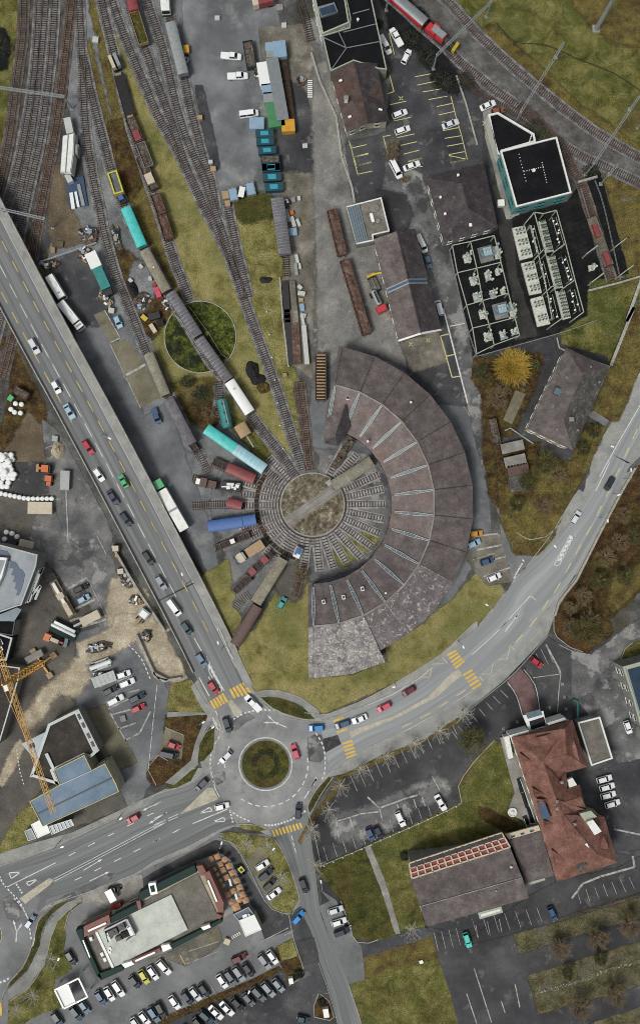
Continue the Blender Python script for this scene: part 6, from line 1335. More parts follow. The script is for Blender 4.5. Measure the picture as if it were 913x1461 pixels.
def lorry(name,label,cat,k_,s,w_,parts,z=2.4,wheels=True,base=.13):
    """parts: (name, from, to, z0, z1, width factor, material) in fractions from the rear"""
    p1,p2 = P(k_,s.replace('>',' ')); q = ((p1[0] + p2[0]) / 2,(p1[1] + p2[1]) / 2); root = thing(name,label,cat)
    L = place(root,p1,p2,z,base); k = MB(); k.box(0,0,.55,L * .98,w_ * .4,.25); k.build('chassis','dark_metal',root)
    for nm,a,b,z0,z1,wf,mt in parts:
        k = MB(); X = -L / 2 + L * (a + b) / 2; l = L * (b - a)
        if nm == 'tank': k.tube([(X - l / 2,0,(z0 + z1) / 2),(X - l / 2 + .2,0,(z0 + z1) / 2),(X + l / 2 - .2,0,(z0 + z1) / 2),(X + l / 2,0,(z0 + z1) / 2)],[(z1 - z0) * .35,(z1 - z0) / 2,(z1 - z0) / 2,(z1 - z0) * .35],14)
        else: k.box(X,0,z0,l,w_ * wf,z1 - z0,0,0,.94 if nm in ('cab','body') else 1.0)
        o = k.build(nm,mt,root)
        if nm in ('cab','body') and z1 - z0 > .9:
            k = MB(); k.box(X + l / 2 - l * .04,0,z0 + (z1 - z0) * .5,l * .12,w_ * wf * .84,(z1 - z0) * .38); k.build('windscreen','glass_dark',o)
    if wheels:
        k = MB(); k.tube([(0,-.15,0),(0,.15,0)],.48,12); me = None
        for fx in (.1,.2,.82):
            for s_ in (-1,1):
                if me is None: o = k.build('wheel','rubber',root); me = o
                else: o = me.copy(); COL.objects.link(o); o.parent = root
                o.location = (-L / 2 + fx * L,s_ * (w_ / 2 - .2),.48)
    return root
lorry('coach','white coach, upper of two parked beside the road bridge','coach','B1','262,655>338,780',2.5,[('body',0,1,.4,3.1,1,'ice_white'),('roof_unit',.35,.55,3.1,3.3,.5,'ice_white'),('roof_hatch',.75,.8,3.1,3.2,.3,'grey_metal'),('rear_panel',-.01,.02,1,2.6,.8,'glass_dark')],3)
lorry('coach','white coach with a grey front unit, lower of two beside the road bridge','coach','C1','325,-38>438,105',2.5,[('body',0,.8,.4,3.1,1,'ice_white'),('cab',.82,1,.4,2.9,1,'ice_white'),('roof_unit',.4,.55,3.1,3.3,.5,'ice_white'),('roof_hatch',.88,.93,2.9,3.1,.6,'grey_metal')],3)
lorry('lorry','lorry with a white box and a teal tarpaulin beside the lower left track','lorry','B1','490,535>585,745',2.9,[('box',0,.38,.8,3.2,1.15,'ice_white'),('tarpaulin',.38,.92,.8,3.0,1,'teal'),('cab',.93,1.08,.5,2.4,.9,'dark_metal')],2.8)
lorry('lorry','long lorry with a green cab and white trailer below the bridge','lorry','D2','165,365>10,95',2.9,[('box',0,.8,.9,3.3,1,'white_metal'),('box_rib',.38,.42,3.3,3.36,1,'grey_metal'),('cab',.83,1,.5,3.0,.95,'car_green')],3)
lorry('tank_lorry','lorry with a silver tank and a red cab beside the long workshop','lorry','B3','350,735>405,855',2.6,[('tank',.02,.68,.9,2.7,1,'galvanised'),('tank_walkway',.1,.6,2.65,2.75,.2,'dark_metal'),('cab',.72,1,.5,2.8,1.1,'engine_red')],2.4)
lorry('truck_crane','yellow folded loader arm on an open grey truck bed by the workshop','crane truck','B3','375,745>335,655',2.4,[('bed',.1,.8,.8,1.1,1,'old_concrete'),('side_board',.1,.8,1.1,1.5,.08,'grey_metal'),('arm',.88,1.02,1.4,1.9,1.0,'yellow_metal')],1.4)
k = bpy.data.objects[[o.name for o in COL.objects if o.name.startswith('truck_crane')][0]]; m = MB(); m.beam((2.4,-.8,1.8),(1.6,-3.2,2.3),.5,.4); m.build('boom','yellow_metal',k)
lorry('concrete_pump','beige and white concrete pump truck with a folded triangular boom','pump truck','T4','425,395>590,680',2.6,[('bed',0,1,.8,1.3,.95,'tan_metal'),('boom',.05,.95,1.6,2.3,.35,'ice_white'),('hopper',.35,.5,1.2,2.4,.8,'panel_cream'),('cab',.62,.98,.8,2.5,.55,'panel_cream')],2)
lorry('trailer','pair of long white covered pipes on a dark green trailer','trailer','T4','415,745>620,845',2.6,[('bed',0,1,.7,1.0,1.5,'green_cladding'),('tank',.02,.98,1.0,2.0,.5,'ice_white')],1.8)
o = [x for x in COL.objects if x.name.startswith('trailer')][-1]; m = MB(); m.beam((-3.4,1.1,1.6),(3.3,1.1,1.6),.8,.8); m.build('tank','ice_white',o)
lorry('telehandler','orange telehandler with a beige arm and a grey bucket','telehandler','T4','365,840>520,905',2.2,[('body',0,.35,.5,2.2,1,'orange_metal'),('arm',.3,.75,1.6,2.2,.5,'panel_cream'),('linkage',.72,.95,.9,1.3,.2,'engine_red')],1.6)
o = [x for x in COL.objects if x.name.startswith('telehandler')][-1]; m = MB(); m.box(3.4,.4,.2,1.0,2.6,1.0,.15); m.build('bucket','glass_roof',o)
lorry('lorry','pale lorry with a crane frame in the depot bays','lorry','D1','400,890>540,820',2.5,[('bed',.3,1,.8,2.2,1.05,'panel_cream'),('arm',0,.4,1.4,1.8,.25,'galvanised')],2)
lorry('trailer','pale silver tank trailer above the ribbed grey container','trailer','E1','490,282>605,240',2.2,[('tank',0,1,.8,2.2,1,'ice_white'),('ladder',.1,.9,.5,.8,1.2,'galvanised')],1.6)
lorry('excavator','orange excavator with a tan bucket in the farm yard','excavator','C1','275,872>195,865',2.4,[('body',.1,.6,.6,2.4,.9,'orange_metal'),('engine_hood',0,.2,.8,1.9,.7,'dark_metal'),('arm',.5,.85,1.2,1.7,.3,'orange_metal'),('bucket',.82,1,.3,1.3,.9,'wood_pale')],1.8)
lorry('tractor','small orange tractor by the wall of the farm yard','tractor','D1','268,70>262,125',2.2,[('body',0,.6,.5,2.1,.9,'orange_metal'),('bonnet',.5,1,.5,1.3,.6,'orange_metal')],1.4)
lorry('excavator','white and grey excavator on the sandy building site under the bridge','excavator','D1','800,800>745,870',2.6,[('body',0,.55,.7,2.8,1.2,'grey_metal'),('engine_hood',.1,.5,2.7,3.0,.8,'ice_white'),('arm',.5,1.3,1.2,1.8,.25,'tan_metal')],2)
lorry('digger','small yellow digger at the upper edge of the building site','excavator','D1','630,450>630,490',1.8,[('body',0,.8,.5,1.9,1,'panel_cream'),('arm',.6,1.6,.9,1.3,.25,'crane_yellow')],1.4)
lorry('digger','small pale digger lower down by the bridge wall','excavator','D1','655,575>660,612',1.8,[('body',0,.8,.5,1.9,1,'panel_cream'),('arm',.6,1.7,.9,1.3,.25,'dark_metal')],1.4)
lorry('kart','small black and yellow green kart on the restaurant drive','kart','F2','455,512>495,560',1.3,[('body',0,1,.25,.8,1,'rubber'),('side_pod',.2,.7,.5,.9,1.1,'car_yellow'),('seat',.35,.6,.8,1.1,.5,'black_iron')],.6,False)
lorry('coach','white coach roof cut by the top edge of the picture','coach','A2','52,-70>62,60',2.6,[('body',0,1,.4,3.1,1,'white_metal'),('roof_unit',.5,.65,3.1,3.3,.5,'ice_white'),('bumper',.99,1.02,.4,.9,1,'dark_metal')],3)
lorry('fire_engine','cream and dark red lorry cut by the top edge','lorry','A2','640,-20>530,5',3.2,[('box',0,.7,.8,3.0,1,'wagon_red'),('cab',.7,1,.5,2.8,1,'panel_cream')],2.6)

# ---------------------------------------------------------------- railway wagons
def wagon(name,label,cat,k_,s,w_=2.9,kind='box',roof='tan_metal',side=None,load=None,z=3.4,rib=1.3,group=None,ht=3.6,extra=()):
    p1,p2 = P(k_,s.replace('>',' ')); root = thing(name,label,cat,group=group); L = place(root,p1,p2,z,.2); side = side or roof; hw = w_ / 2
    k = MB(); k.box(0,0,.85,L,w_ * .86,.28); k.build('underframe','black_iron',root)
    me = None
    for fx in (-.36,-.26,.26,.36) if L > 9 else (-.3,.3):
        if me is None:
            k = MB()
            for s_ in (-.75,.75): k.tube([(0,s_ - .06,0),(0,s_ + .06,0)],.46,14)
            k.tube([(0,-.75,0),(0,.75,0)],.09,6); me = o = k.build('wheelset','rubber',root)
        else: o = me.copy(); COL.objects.link(o); o.parent = root
        o.location = (fx * L,0,.62)
    for e in (-1,1):
        for s_ in (-.85,.85):
            k = MB(); k.tube([(0,0,0),(e * .32,0,0),(e * .34,0,0),(e * .4,0,0)],[.1,.1,.22,.22],8); o = k.build('buffer','black_iron',root); o.location = (e * L / 2,s_,1.05)
    if kind in ('box','cover'):
        k = MB(); k.box(0,0,1.13,L - .3,w_ * .94,ht - 1.55); 
        for i in range(int(L / 1.6)): x = -L / 2 + .8 + i * 1.6; [k.box(x,s_ * hw * .95,1.2,.09,.08,ht - 1.7) for s_ in (-1,1)]
        k.build('body',side,root)
        k = MB(); prof = [(hw * math.cos(t),ht - .5 + .55 * math.sin(t)) for t in [math.pi * i / 10 for i in range(11)]]; m = len(prof)
        vs = [(x,y,zz) for x in (-L / 2,L / 2) for y,zz in prof]; k.add(vs,[(i,i + 1,m + i + 1,m + i) for i in range(m - 1)] + [tuple(range(m))[::-1],tuple(m + i for i in range(m)),(0,m,2 * m - 1,m - 1)])
        r = k.build('roof',roof,root,fix=True)
        if rib:
            k = MB()
            for i in range(int((L - .6) / rib)):
                x = -L / 2 + .5 + i * rib
                for j in range(m - 1): a,b = prof[j],prof[j + 1]; k.beam((x,a[0],a[1] + .02),(x,b[0],b[1] + .02),.16,.08)
            tag(k.build('roof_ribs','grey_metal' if 'grey' in roof or 'vault' in roof else roof,r),kind='stuff')
    elif kind == 'tank':
        k = MB(); n = 9; zc = 1.3 + w_ * .45; rr = w_ * .47
        k.tube([(-L / 2 + .1,0,zc),(-L / 2 + .35,0,zc),(L / 2 - .35,0,zc),(L / 2 - .1,0,zc)],[rr * .7,rr,rr,rr * .7],20); k.build('tank',roof,root)
        for fx in (-.3,0,.3):
            k = MB(); k.lathe(fx * L,0,[(.32,zc + rr - .12),(.32,zc + rr + .16),(.2,zc + rr + .2)],12); k.build('hatch',side,root)
        k = MB(); k.box(0,.5,zc + rr + .02,L * .8,.3,.05); [k.box(x,.5,zc + rr - .4,.08,.08,.45) for x in (-L * .3,0,L * .3)]; k.build('walkway','galvanised',root)
    elif kind in ('gondola','hopper'):
        for s_ in (-1,1):
            k = MB(); k.box(0,s_ * (hw - .08),1.1,L - .1,.14,ht - 1.1); [k.box(-L / 2 + .4 + i * 1.4,s_ * hw,1.1,.12,.14,ht - 1.1) for i in range(int(L / 1.4))]; k.build('side',side,root)
            k = MB(); k.box(s_ * (L / 2 - .1),0,1.1,.14,w_ - .1,ht - 1.1); k.build('end_board',side,root)
        k = MB(); nx,ny = int(L * 2),6; vs = []; random.seed(int(L * 100))
        for i in range(nx + 1):
            for j in range(ny + 1):
                x = -L / 2 + .15 + (L - .3) * i / nx; y = -hw + .15 + (w_ - .3) * j / ny
                vs.append((x,y,ht - .45 + .35 * noise.noise(Vector((x * .9,y * .9,L))) + .1 * random.random() - .15 * abs(y)))
        k.add(vs,[(i * (ny + 1) + j,(i + 1) * (ny + 1) + j,(i + 1) * (ny + 1) + j + 1,i * (ny + 1) + j + 1) for i in range(nx) for j in range(ny)]); k.build('load',load or 'scrap',root)
    elif kind == 'flat':
        k = MB(); k.box(0,0,1.13,L,w_,.16); k.build('deck',roof,root)
        if load:
            k = MB(); random.seed(int(L * 77))
            for _ in range(int(L * 1.6)): k.box(random.uniform(-L / 2 + .6,L / 2 - .6),random.uniform(-hw * .6,hw * .6),1.25,random.uniform(.5,2.2),random.uniform(.3,1.1),random.uniform(.3,1.3),random.uniform(-.3,.3))
            k.build('load',load,root)
        for s_ in (-1,1):
            k = MB(); k.box(0,s_ * hw * .97,1.25,L,.1,.2); k.build('side_sill',side,root)
    elif kind == 'frame':
        k = MB()
        for s_ in (-1,1): k.beam((-L / 2,s_ * hw * .7,1.3),(L / 2,s_ * hw * .7,1.3),.28,.35)
        for i in range(int(L / 1.5) + 1): k.beam((-L / 2 + i * 1.5,-hw * .7,1.3),(-L / 2 + i * 1.5,hw * .7,1.3),.22,.25)
        k.build('frame',roof,root)
    elif kind == 'loco':
        k = MB(); k.box(0,0,1.1,L - .4,w_ * .8,1.5); k.build('hood',side,root); k = MB(); k.box(-L * .1,0,1.1,L * .3,w_,2.5); cb = k.build('cab',roof,root)
        k = MB(); k.box(-L * .1,0,2.5,L * .31,w_ * .9,.7); k.build('window','glass_dark',cb)
    for nm,f0,f1,y0,y1,z0,z1,mt in extra:
        k = MB(); k.box(-L / 2 + L * (f0 + f1) / 2,(y0 + y1) / 2 * w_,z0,L * (f1 - f0),(y1 - y0) * w_,z1 - z0); k.build(nm,mt,root)
    return root
WG = 'covered wagons of the long train'
wagon('freight_wagon','yellow hopper wagon with a grey load at the head of the long train','wagon','B1','608,92>646,210',2.9,'gondola','yellow_metal',load='yard_asphalt',ht=3.2,extra=[('rim',0,1,-.5,-.36,3.15,3.3,'car_yellow'),('rim',0,1,.36,.5,3.15,3.3,'car_yellow'),('rim',0,.06,-.5,.5,3.12,3.27,'car_yellow'),('rim',.94,1,-.5,.5,3.12,3.27,'car_yellow')])
wagon('frame_wagon','short open wagon frame coupled behind the yellow hopper wagon','wagon','B1','648,212>672,265',2.4,'frame','dark_metal',z=1.4,extra=[('brake_gear',.2,.7,-.3,.3,1.3,2.0,'steel' if 0 else 'container_blue')])
wagon('covered_wagon','turquoise tarpaulin covered wagon in the long train','wagon','B1','682,288>772,498',3.1,'box','turquoise',rib=.9)
wagon('covered_wagon','beige roofed boxcar right behind the turquoise wagon','wagon','B1','783,518>905,742',3.1,'box','roof_vault',side='wagon_brown',rib=0,extra=[('roof_vent',.42,.45,-.06,.06,3.6,3.8,'lamp_white')])
wagon('covered_wagon','grey brown ribbed boxcar standing above the overgrown pit','wagon','B2','88,750>238,985',3.1,'box','roof_tarp_grey',side='wagon_brown',rib=1.1)
wagon('covered_wagon','second grey ribbed boxcar, between the pit and the white wagon','wagon','C2','244,162>404,388',3.1,'box','roof_tarp_grey',side='wagon_brown',rib=1.1)
wagon('covered_wagon','clean white roofed wagon at the lower end of the long train','wagon','C2','408,395>520,565',3.2,'box','ice_white',rib=0,extra=[('roof_vent',.22,.27,-.1,.1,3.6,3.8,'panel_cream')])
wagon('ribbed_wagon','grey tan open ribbed wagon by the old concrete slabs','wagon','C1','806,245>900,470',3.0,'box','roof_vault',side='rust',rib=2.0)
wagon('covered_wagon','domed grey wagon with a rusty end coupler in the works yard','wagon','C2','80,495>205,735',3.2,'cover','roof_tarp_grey',side='wagon_brown',rib=0,ht=3.8)
wagon('bogie','loose wheel bogie on the track behind the domed grey wagon','bogie','C2','207,740>232,775',2.6,'frame','rust',z=1.2)
wagon('tank_wagon','dark teal tank wagon on the short stub by the fir tree','wagon','C2','365,490>402,650',3.2,'tank','teal',side='dark_teal',z=2.6)
wagon('crane_wagon','tan planked crane wagon with a thin jib on the grass','wagon','C2','462,628>500,690',3.6,'box','wood_pale',rib=.5,extra=[('jib',1.0,2.0,-.05,.05,2.0,2.4,'galvanised')])
o = wagon('passenger_coach','long coach sheeted half in turquoise and half in pale blue tarpaulin','coach','C2','282,652>598,872',3.3,'box','turquoise',rib=1.2)
L = (W(c('C2',598,872),3.4) - W(c('C2',282,652),3.4)).length; k = MB(); pf = [(1.72,1.2)] + [(1.72 * math.cos(t),3.12 + .58 * math.sin(t)) for t in [math.pi * i / 10 for i in range(11)]] + [(-1.72,1.2)]; m = len(pf)
k.add([(x,y,z) for x in (0,L / 2 + .05) for y,z in pf],[(i,i + 1,m + i + 1,m + i) for i in range(m - 1)] + [tuple(range(m))[::-1],tuple(m + i for i in range(m))]); k.build('tarpaulin','ice_blue',o,fix=True)
wagon('covered_wagon','dark red roofed boxcar near the turntable','wagon','D2','395,25>545,92',3.1,'box','wagon_red',rib=2)
wagon('frame_wagon','open bogie frame behind the dark red boxcar','wagon','C2','322,828>395,862',2.8,'frame','rust',z=1.4)
wagon('shunter','brown shunting engine with a white hatch left of the white scrap wagon','engine','D2','222,98>340,125',2.7,'loco','wagon_brown',side='wagon_brown',z=2.6,extra=[('roof_hatch',.05,.25,-.3,.3,2.62,2.75,'lamp_white')])
wagon('flat_wagon','flat wagon carrying white machine housings beside the brown shunter','wagon','D2','360,125>470,135',2.6,'flat','dark_metal',load='ice_white',z=1.8)
wagon('covered_wagon','blue covered wagon on the stub left of the turntable','wagon','D2','292,348>480,322',3.4,'box','container_blue',rib=0)
wagon('covered_wagon','short blue wagon coupled nearer to the turntable','wagon','D2','482,320>552,308',3.2,'box','container_blue',rib=0)
wagon('goods_van','small dusty red van above the blue wagons','wagon','D2','395,215>475,235',2.8,'box','wagon_red',rib=0,ht=2.8)
wagon('frame_wagon','bare rusty wagon frame with a white box on it','wagon','D2','335,465>520,390',2.4,'frame','rust',z=1.4,extra=[('crate',.44,.56,-.25,.3,1.4,2.6,'ice_white')])
wagon('crane_wagon','wagon with a tan box and a white lattice turret','wagon','D2','440,535>608,428',2.8,'flat','dark_metal',z=2.6,extra=[('box',.38,.9,-.5,.5,1.3,3.3,'wood_pale'),('turret',.05,.3,-.4,.4,1.4,2.4,'galvanised'),('turret_roof',.1,.25,-.5,.5,2.4,2.6,'panel_cream')])
wagon('frame_wagon','rusty red brown wagon frame with black buffers','wagon','D2','505,615>640,490',2.6,'frame','rust',z=1.4,extra=[('axle_box',.1,.3,-.4,.4,1.3,1.7,'wagon_red'),('axle_box',.6,.8,-.4,.4,1.3,1.7,'wagon_red')])
wagon('frame_wagon','second rusty frame wagon lying below the first','wagon','D2','435,700>520,625',2.6,'frame','rust',z=1.4)
wagon('covered_wagon','long grey tan boxcar pointing at the turntable from below','wagon','D2','552,762>700,522',3.3,'cover','roof_vault',side='wagon_brown',rib=0)
wagon('covered_wagon','reddish grey boxcar coupled below the grey tan one','wagon','D2','438,990>562,780',3.2,'cover','wagon_brown',rib=0)
wagon('covered_wagon','long tan ribbed wagon between the turntable and the roundhouse','wagon','D3','132,128>345,-8',3.4,'cover','roof_vault',side='tan_metal',rib=1.2)
wagon('inspection_trolley','small white inspection trolley at the lower left of the turntable','trolley','D2','768,515>792,462',2.0,'flat','ice_white',load='container_blue',z=1.4)
wagon('flat_wagon','dark rusty flat wagon standing in front of the roundhouse lodge','wagon','C3','140,860>240,705',2.0,'flat','rust',load='scrap',z=1.4)
wagon('sleeper_wagon','open wagon stacked with pale sleepers above the roundhouse','wagon','C3','68,245>67,500',3.2,'gondola','wagon_brown',load='plank_dark',z=2.6,ht=2.6)
o = [x for x in COL.objects if x.name.startswith('sleeper_wagon')][-1]; m = MB()
for i in range(15): m.box(-6.4 + i * .9,0,2.25,.34,2.5,.3)
tag(m.build('sleeper_stack','wood_pale',o),kind='stuff')
wagon('gondola_wagon','rust brown loaded gondola, upper of two in the loading lane','wagon','B3','125,300>183,545',2.9,'gondola','rust',load='rust',z=2.6,ht=2.8)
wagon('gondola_wagon','longer rust brown gondola with timber load, lower of two in the loading lane','wagon','B3','195,572>316,975',2.9,'gondola','rust',load='rust',z=2.6,ht=2.8)
wagon('tank_wagon','pale grey tank wagon at the edge of the grey yard','wagon','A2','88,118>158,398',3.2,'cover','galvanised',side='grey_metal',rib=2.6,ht=3.5)
wagon('gondola_wagon','mossy open wagon overgrown with weeds behind the red end','wagon','A1','728,62>782,235',3.0,'gondola','tan_metal',load='grass_dark',z=2.4,ht=2.5)
wagon('covered_wagon','dull red wagon end cut by the top edge beside the mossy wagon','wagon','A1','700,-70>728,55',3.0,'box','wagon_red',rib=1.5)
DG = None
wagon('tank_wagon','short wagon with two white upright tanks heading the dark train','wagon','A1','608,298>640,372',2.8,'flat','black_iron',z=2.0,extra=[('tank',.05,.95,-.45,-.1,1.3,2.8,'panel_cream'),('tank',.05,.95,.1,.45,1.3,2.8,'galvanised')])
wagon('flat_wagon','long empty black flat wagon in the dark train','wagon','A1','645,405>708,632',2.9,'flat','black_iron',z=1.4,extra=[('coupler',-.03,.02,-.3,.3,1.2,1.7,'tan_metal'),('coupler',.98,1.03,-.3,.3,1.2,1.7,'tan_metal')])
wagon('flat_wagon','flat wagon heaped with green and red scrap behind the black flat','wagon','A1','705,640>758,770',2.8,'gondola','wagon_brown',load='scrap',z=1.8,ht=2.1,extra=[('red_sheet',.55,.95,-.35,.35,1.9,2.3,'wagon_red')])
wagon('flat_wagon','flat wagon with grey machine scrap next in the dark train','wagon','A1','762,775>812,905',2.8,'gondola','grey_metal',load='scrap',z=1.8,ht=2.1)
wagon('flat_wagon','flat wagon with a white tarpaulin load next to the rusty wagons','wagon','B1','762,15>838,190',2.8,'gondola','wagon_brown',load='scrap',z=1.8,ht=2.0,extra=[('white_load',.55,.85,-.4,.4,1.9,2.8,'panel_cream')])
wagon('gondola_wagon','rust pink gondola, upper of the last pair in the dark train','wagon','B1','842,215>880,325',2.9,'gondola','rust',load='rust',z=2.2,ht=2.4)
wagon('gondola_wagon','rust pink gondola at the lower end of the dark train','wagon','B2','42,330>82,460',2.9,'gondola','rust',load='rust',z=2.2,ht=2.4)
wagon('covered_shelter','long ribbed brown grey covered wagon beside the green wedge of grass','wagon','B2','668,235>710,540',3.8,'box','roof_tarp_grey',rib=.9,z=3.4)
wagon('passenger_coach','red sided coach with a grey roof cut by the top edge','coach','A3','430,-60>635,118',3.0,'box','grey_metal',side='engine_red',rib=0,extra=[('side_stripe',.05,.95,-.56,-.48,2.4,3.0,'engine_red')])
wagon('locomotive','bright red locomotive with a silver roof hood','locomotive','A3','645,130>742,208',3.0,'loco','engine_red',side='engine_red',z=3.0,extra=[('roof_hood',.3,.95,-.32,.32,3.2,3.75,'galvanised')])
wagon('works_wagon','dark engine wagon with a yellow nose in front of the red locomotive','wagon','A3','715,205>800,262',2.8,'flat','dark_metal',load='scrap',z=2.0,extra=[('nose',.86,1.03,-.5,.5,1.2,2.8,'yellow_metal')])
wagon('flat_wagon','grey flat wagon with red machinery on the fenced track','wagon','B4','650,340>745,600',2.8,'flat','old_concrete',z=1.8,extra=[('red_engine',.15,.42,-.35,.1,1.3,2.6,'wagon_red'),('red_engine',.75,1.0,-.3,.2,1.3,2.4,'wagon_red')])
wagon('long_bench_wagon','rust coloured narrow wagon beside the lane above the sheds','wagon','C4','105,600>135,735',2.6,'gondola','rust',load='scrap',z=1.6,ht=1.9)
# ---------------------------------------------------------------- trees and plants
def ribbon_twig(k,a,b,w_):
    d = (b - a); s_ = Vector((d.y,-d.x,0)); s_ = s_.normalized() * w_ / 2 if s_.length > 1e-4 else Vector((w_ / 2,0,0))
    k.add([a - s_,a + s_,b + s_ * .3,b - s_ * .3],[(0,1,2,3)])
def tree(name,label,p,h,r,seed,style='bare',mat='twig_brown',trunk='bark',group=None,n=1.0):
    random.seed(seed); c0 = W(p,h * .6); root = thing(name,label,'tree' if style not in ('bush',) else 'bush',(c0.x,c0.y,0),group=group)
    if style != 'bush':
        k = MB(); k.tube([(0,0,0),(.05,0,h * .3),(0,.05,h * .62)],[r * .07 + .07,r * .05 + .05,r * .035 + .03],7); k.build('trunk',trunk,root)
    k = MB(); lf = MB()
    if style == 'star':                       # pollarded crown: bent pale limbs from one head, each with a spray of twigs
        for i in range(int(11 * n)):
            a = 2 * math.pi * i / 11 + random.uniform(-.25,.25); L = r * random.uniform(.65,1.1); s0 = Vector((0,0,h * .58)); pts = [s0]
            for t in (.35,.7,1): pts.append(Vector((math.cos(a + random.uniform(-.15,.15)) * L * t,math.sin(a + random.uniform(-.15,.15)) * L * t,h * (.58 + .3 * t + .05 * random.random()))))
            k.tube(pts,[.1,.08,.06,.03],5)
            for q in pts[1:]:
                for _ in range(5): v = Vector((random.uniform(-.8,.8),random.uniform(-.8,.8),random.uniform(.2,.9))); k.tube([q,q + v],[.035,.015],3)
    elif style == 'willow':
        for i in range(int(2600 * n)):
            a = random.uniform(0,2 * math.pi); e = math.acos(random.random() ** .7); rr = r * random.uniform(.3,.9) * (1 + .18 * noise.noise(Vector((math.cos(a) * 1.5,math.sin(a) * 1.5,e))))
            d = Vector((math.cos(a) * math.sin(e),math.sin(a) * math.sin(e),math.cos(e) * .8)); q = d * rr + Vector((0,0,h * .3)); v = (d + Vector((random.uniform(-.5,.5),random.uniform(-.5,.5),random.uniform(-.2,.5)))) * r * random.uniform(.12,.24); ribbon_twig(k,q,q + v,.09)
        for i in range(12): a = i * .52; k.tube([(0,0,h * .3),(math.cos(a) * r * .3,math.sin(a) * r * .3,h * .55),(math.cos(a) * r * .7,math.sin(a) * r * .7,h * .75)],[.14,.09,.03],4)
    elif style in ('bare','fir'):
        def grow(q,d,L,dep):
            e = q + d * L
            if dep > 2: k.tube([q,e],[.035 * dep,.025 * dep],4)
            else: ribbon_twig(k,q,e,.05 + .02 * dep)
            if (style == 'fir' or mat == 'twig_olive') and dep < 3:
                for _ in range(2): u = q.lerp(e,random.random()); s_ = random.uniform(.08,.2); lf.add([u + Vector((random.uniform(-s_,s_),random.uniform(-s_,s_),random.uniform(-s_,s_) * .5)) for _ in range(3)],[(0,1,2)])
            if dep:
                for _ in range(3):
                    v = Vector((random.gauss(0,.55),random.gauss(0,.55),random.gauss(0,.3) + (.12 if style == 'bare' else -.05))); grow(q.lerp(e,random.uniform(.55,1)),(d + v).normalized(),L * random.uniform(.55,.8),dep - 1)
        nb = int(7 * n * (1.6 if r < 3.9 else 2.6))
        for i in range(nb):
            a = 2 * math.pi * i / nb + random.uniform(-.3,.3); grow(Vector((0,0,h * random.uniform(.3,.6))),Vector((math.cos(a),math.sin(a),random.uniform(.2,.9))).normalized(),r * random.uniform(.34,.46),4)
    elif style == 'bush':
        for i in range(int(520 * n)):
            a = random.uniform(0,2 * math.pi); e = random.random(); rr = r * (.35 + .65 * random.random() ** .5) * (1 + .35 * noise.noise(Vector((math.cos(a) * 1.3,math.sin(a) * 1.3,seed)))); q = Vector((math.cos(a) * rr * math.sqrt(1 - e * e * .8),math.sin(a) * rr * math.sqrt(1 - e * e * .8),h * e * random.uniform(.5,1))); s_ = random.uniform(.12,.3)
            lf.add([q + Vector((random.uniform(-s_,s_),random.uniform(-s_,s_),random.uniform(-s_,s_) * .6)) for _ in range(4)],[(0,1,2),(0,2,3)])
        for i in range(14): a = random.uniform(0,2 * math.pi); k.tube([Vector((0,0,0)),Vector((math.cos(a) * r * .8,math.sin(a) * r * .8,h * .7))],[.05,.02],4)
    if k.v: k.build('branches' if style == 'bush' else 'crown',trunk if style in ('star','bush') else mat,root)
    if lf.v: lf.build('foliage',mat if style == 'bush' else 'leaf_dark',root)
    return root
SG = 'pale pollarded trees planted along the roads'
for i,(k_,x,y,lb) in enumerate((('E3',280,825,'at the left end of the car park verge'),('E3',425,755,'second from the left on the car park verge'),('E3',575,690,'third and widest on the car park verge'),('E3',710,620,'fourth on the car park verge'),('E3',840,520,'at the right end of the car park verge'),
        ('F3',175,80,'at the upper bend of the verge near the roundabout'),('F3',112,210,'halfway down the verge left of the dark car park'),('F3',12,322,'lowest on the verge beside the side road'),
        ('F2',500,400,'left on the grass above the wedge bay'),('F2',612,402,'beside the lamp above the wedge bay'),('F2',692,582,'right of the parked cars on the wedge bay'),('F2',850,322,'right of the lower orange zebra'),('F2',872,512,'beside the side road opposite the wedge bay'),
        ('G1',362,440,'by the curved path left of the black hatchback'),('G1',240,705,'on the lawn left of the white rimmed canopy'),('G1',120,805,'at the lower left corner of the lawn'),('G4',230,225,'at the corner of the gridded hall'))):
    tree('pollarded_tree',f'pale bare pollarded tree {lb}',c(k_,x,y),5.0,2.9 if i != 2 else 3.4,40 + i,'star',trunk='bark_pale',group=SG)
tree('willow_tree','big golden yellow willow crown beside the villa drive',c('C4',222,315),7.0,6.0,3,'willow','willow')
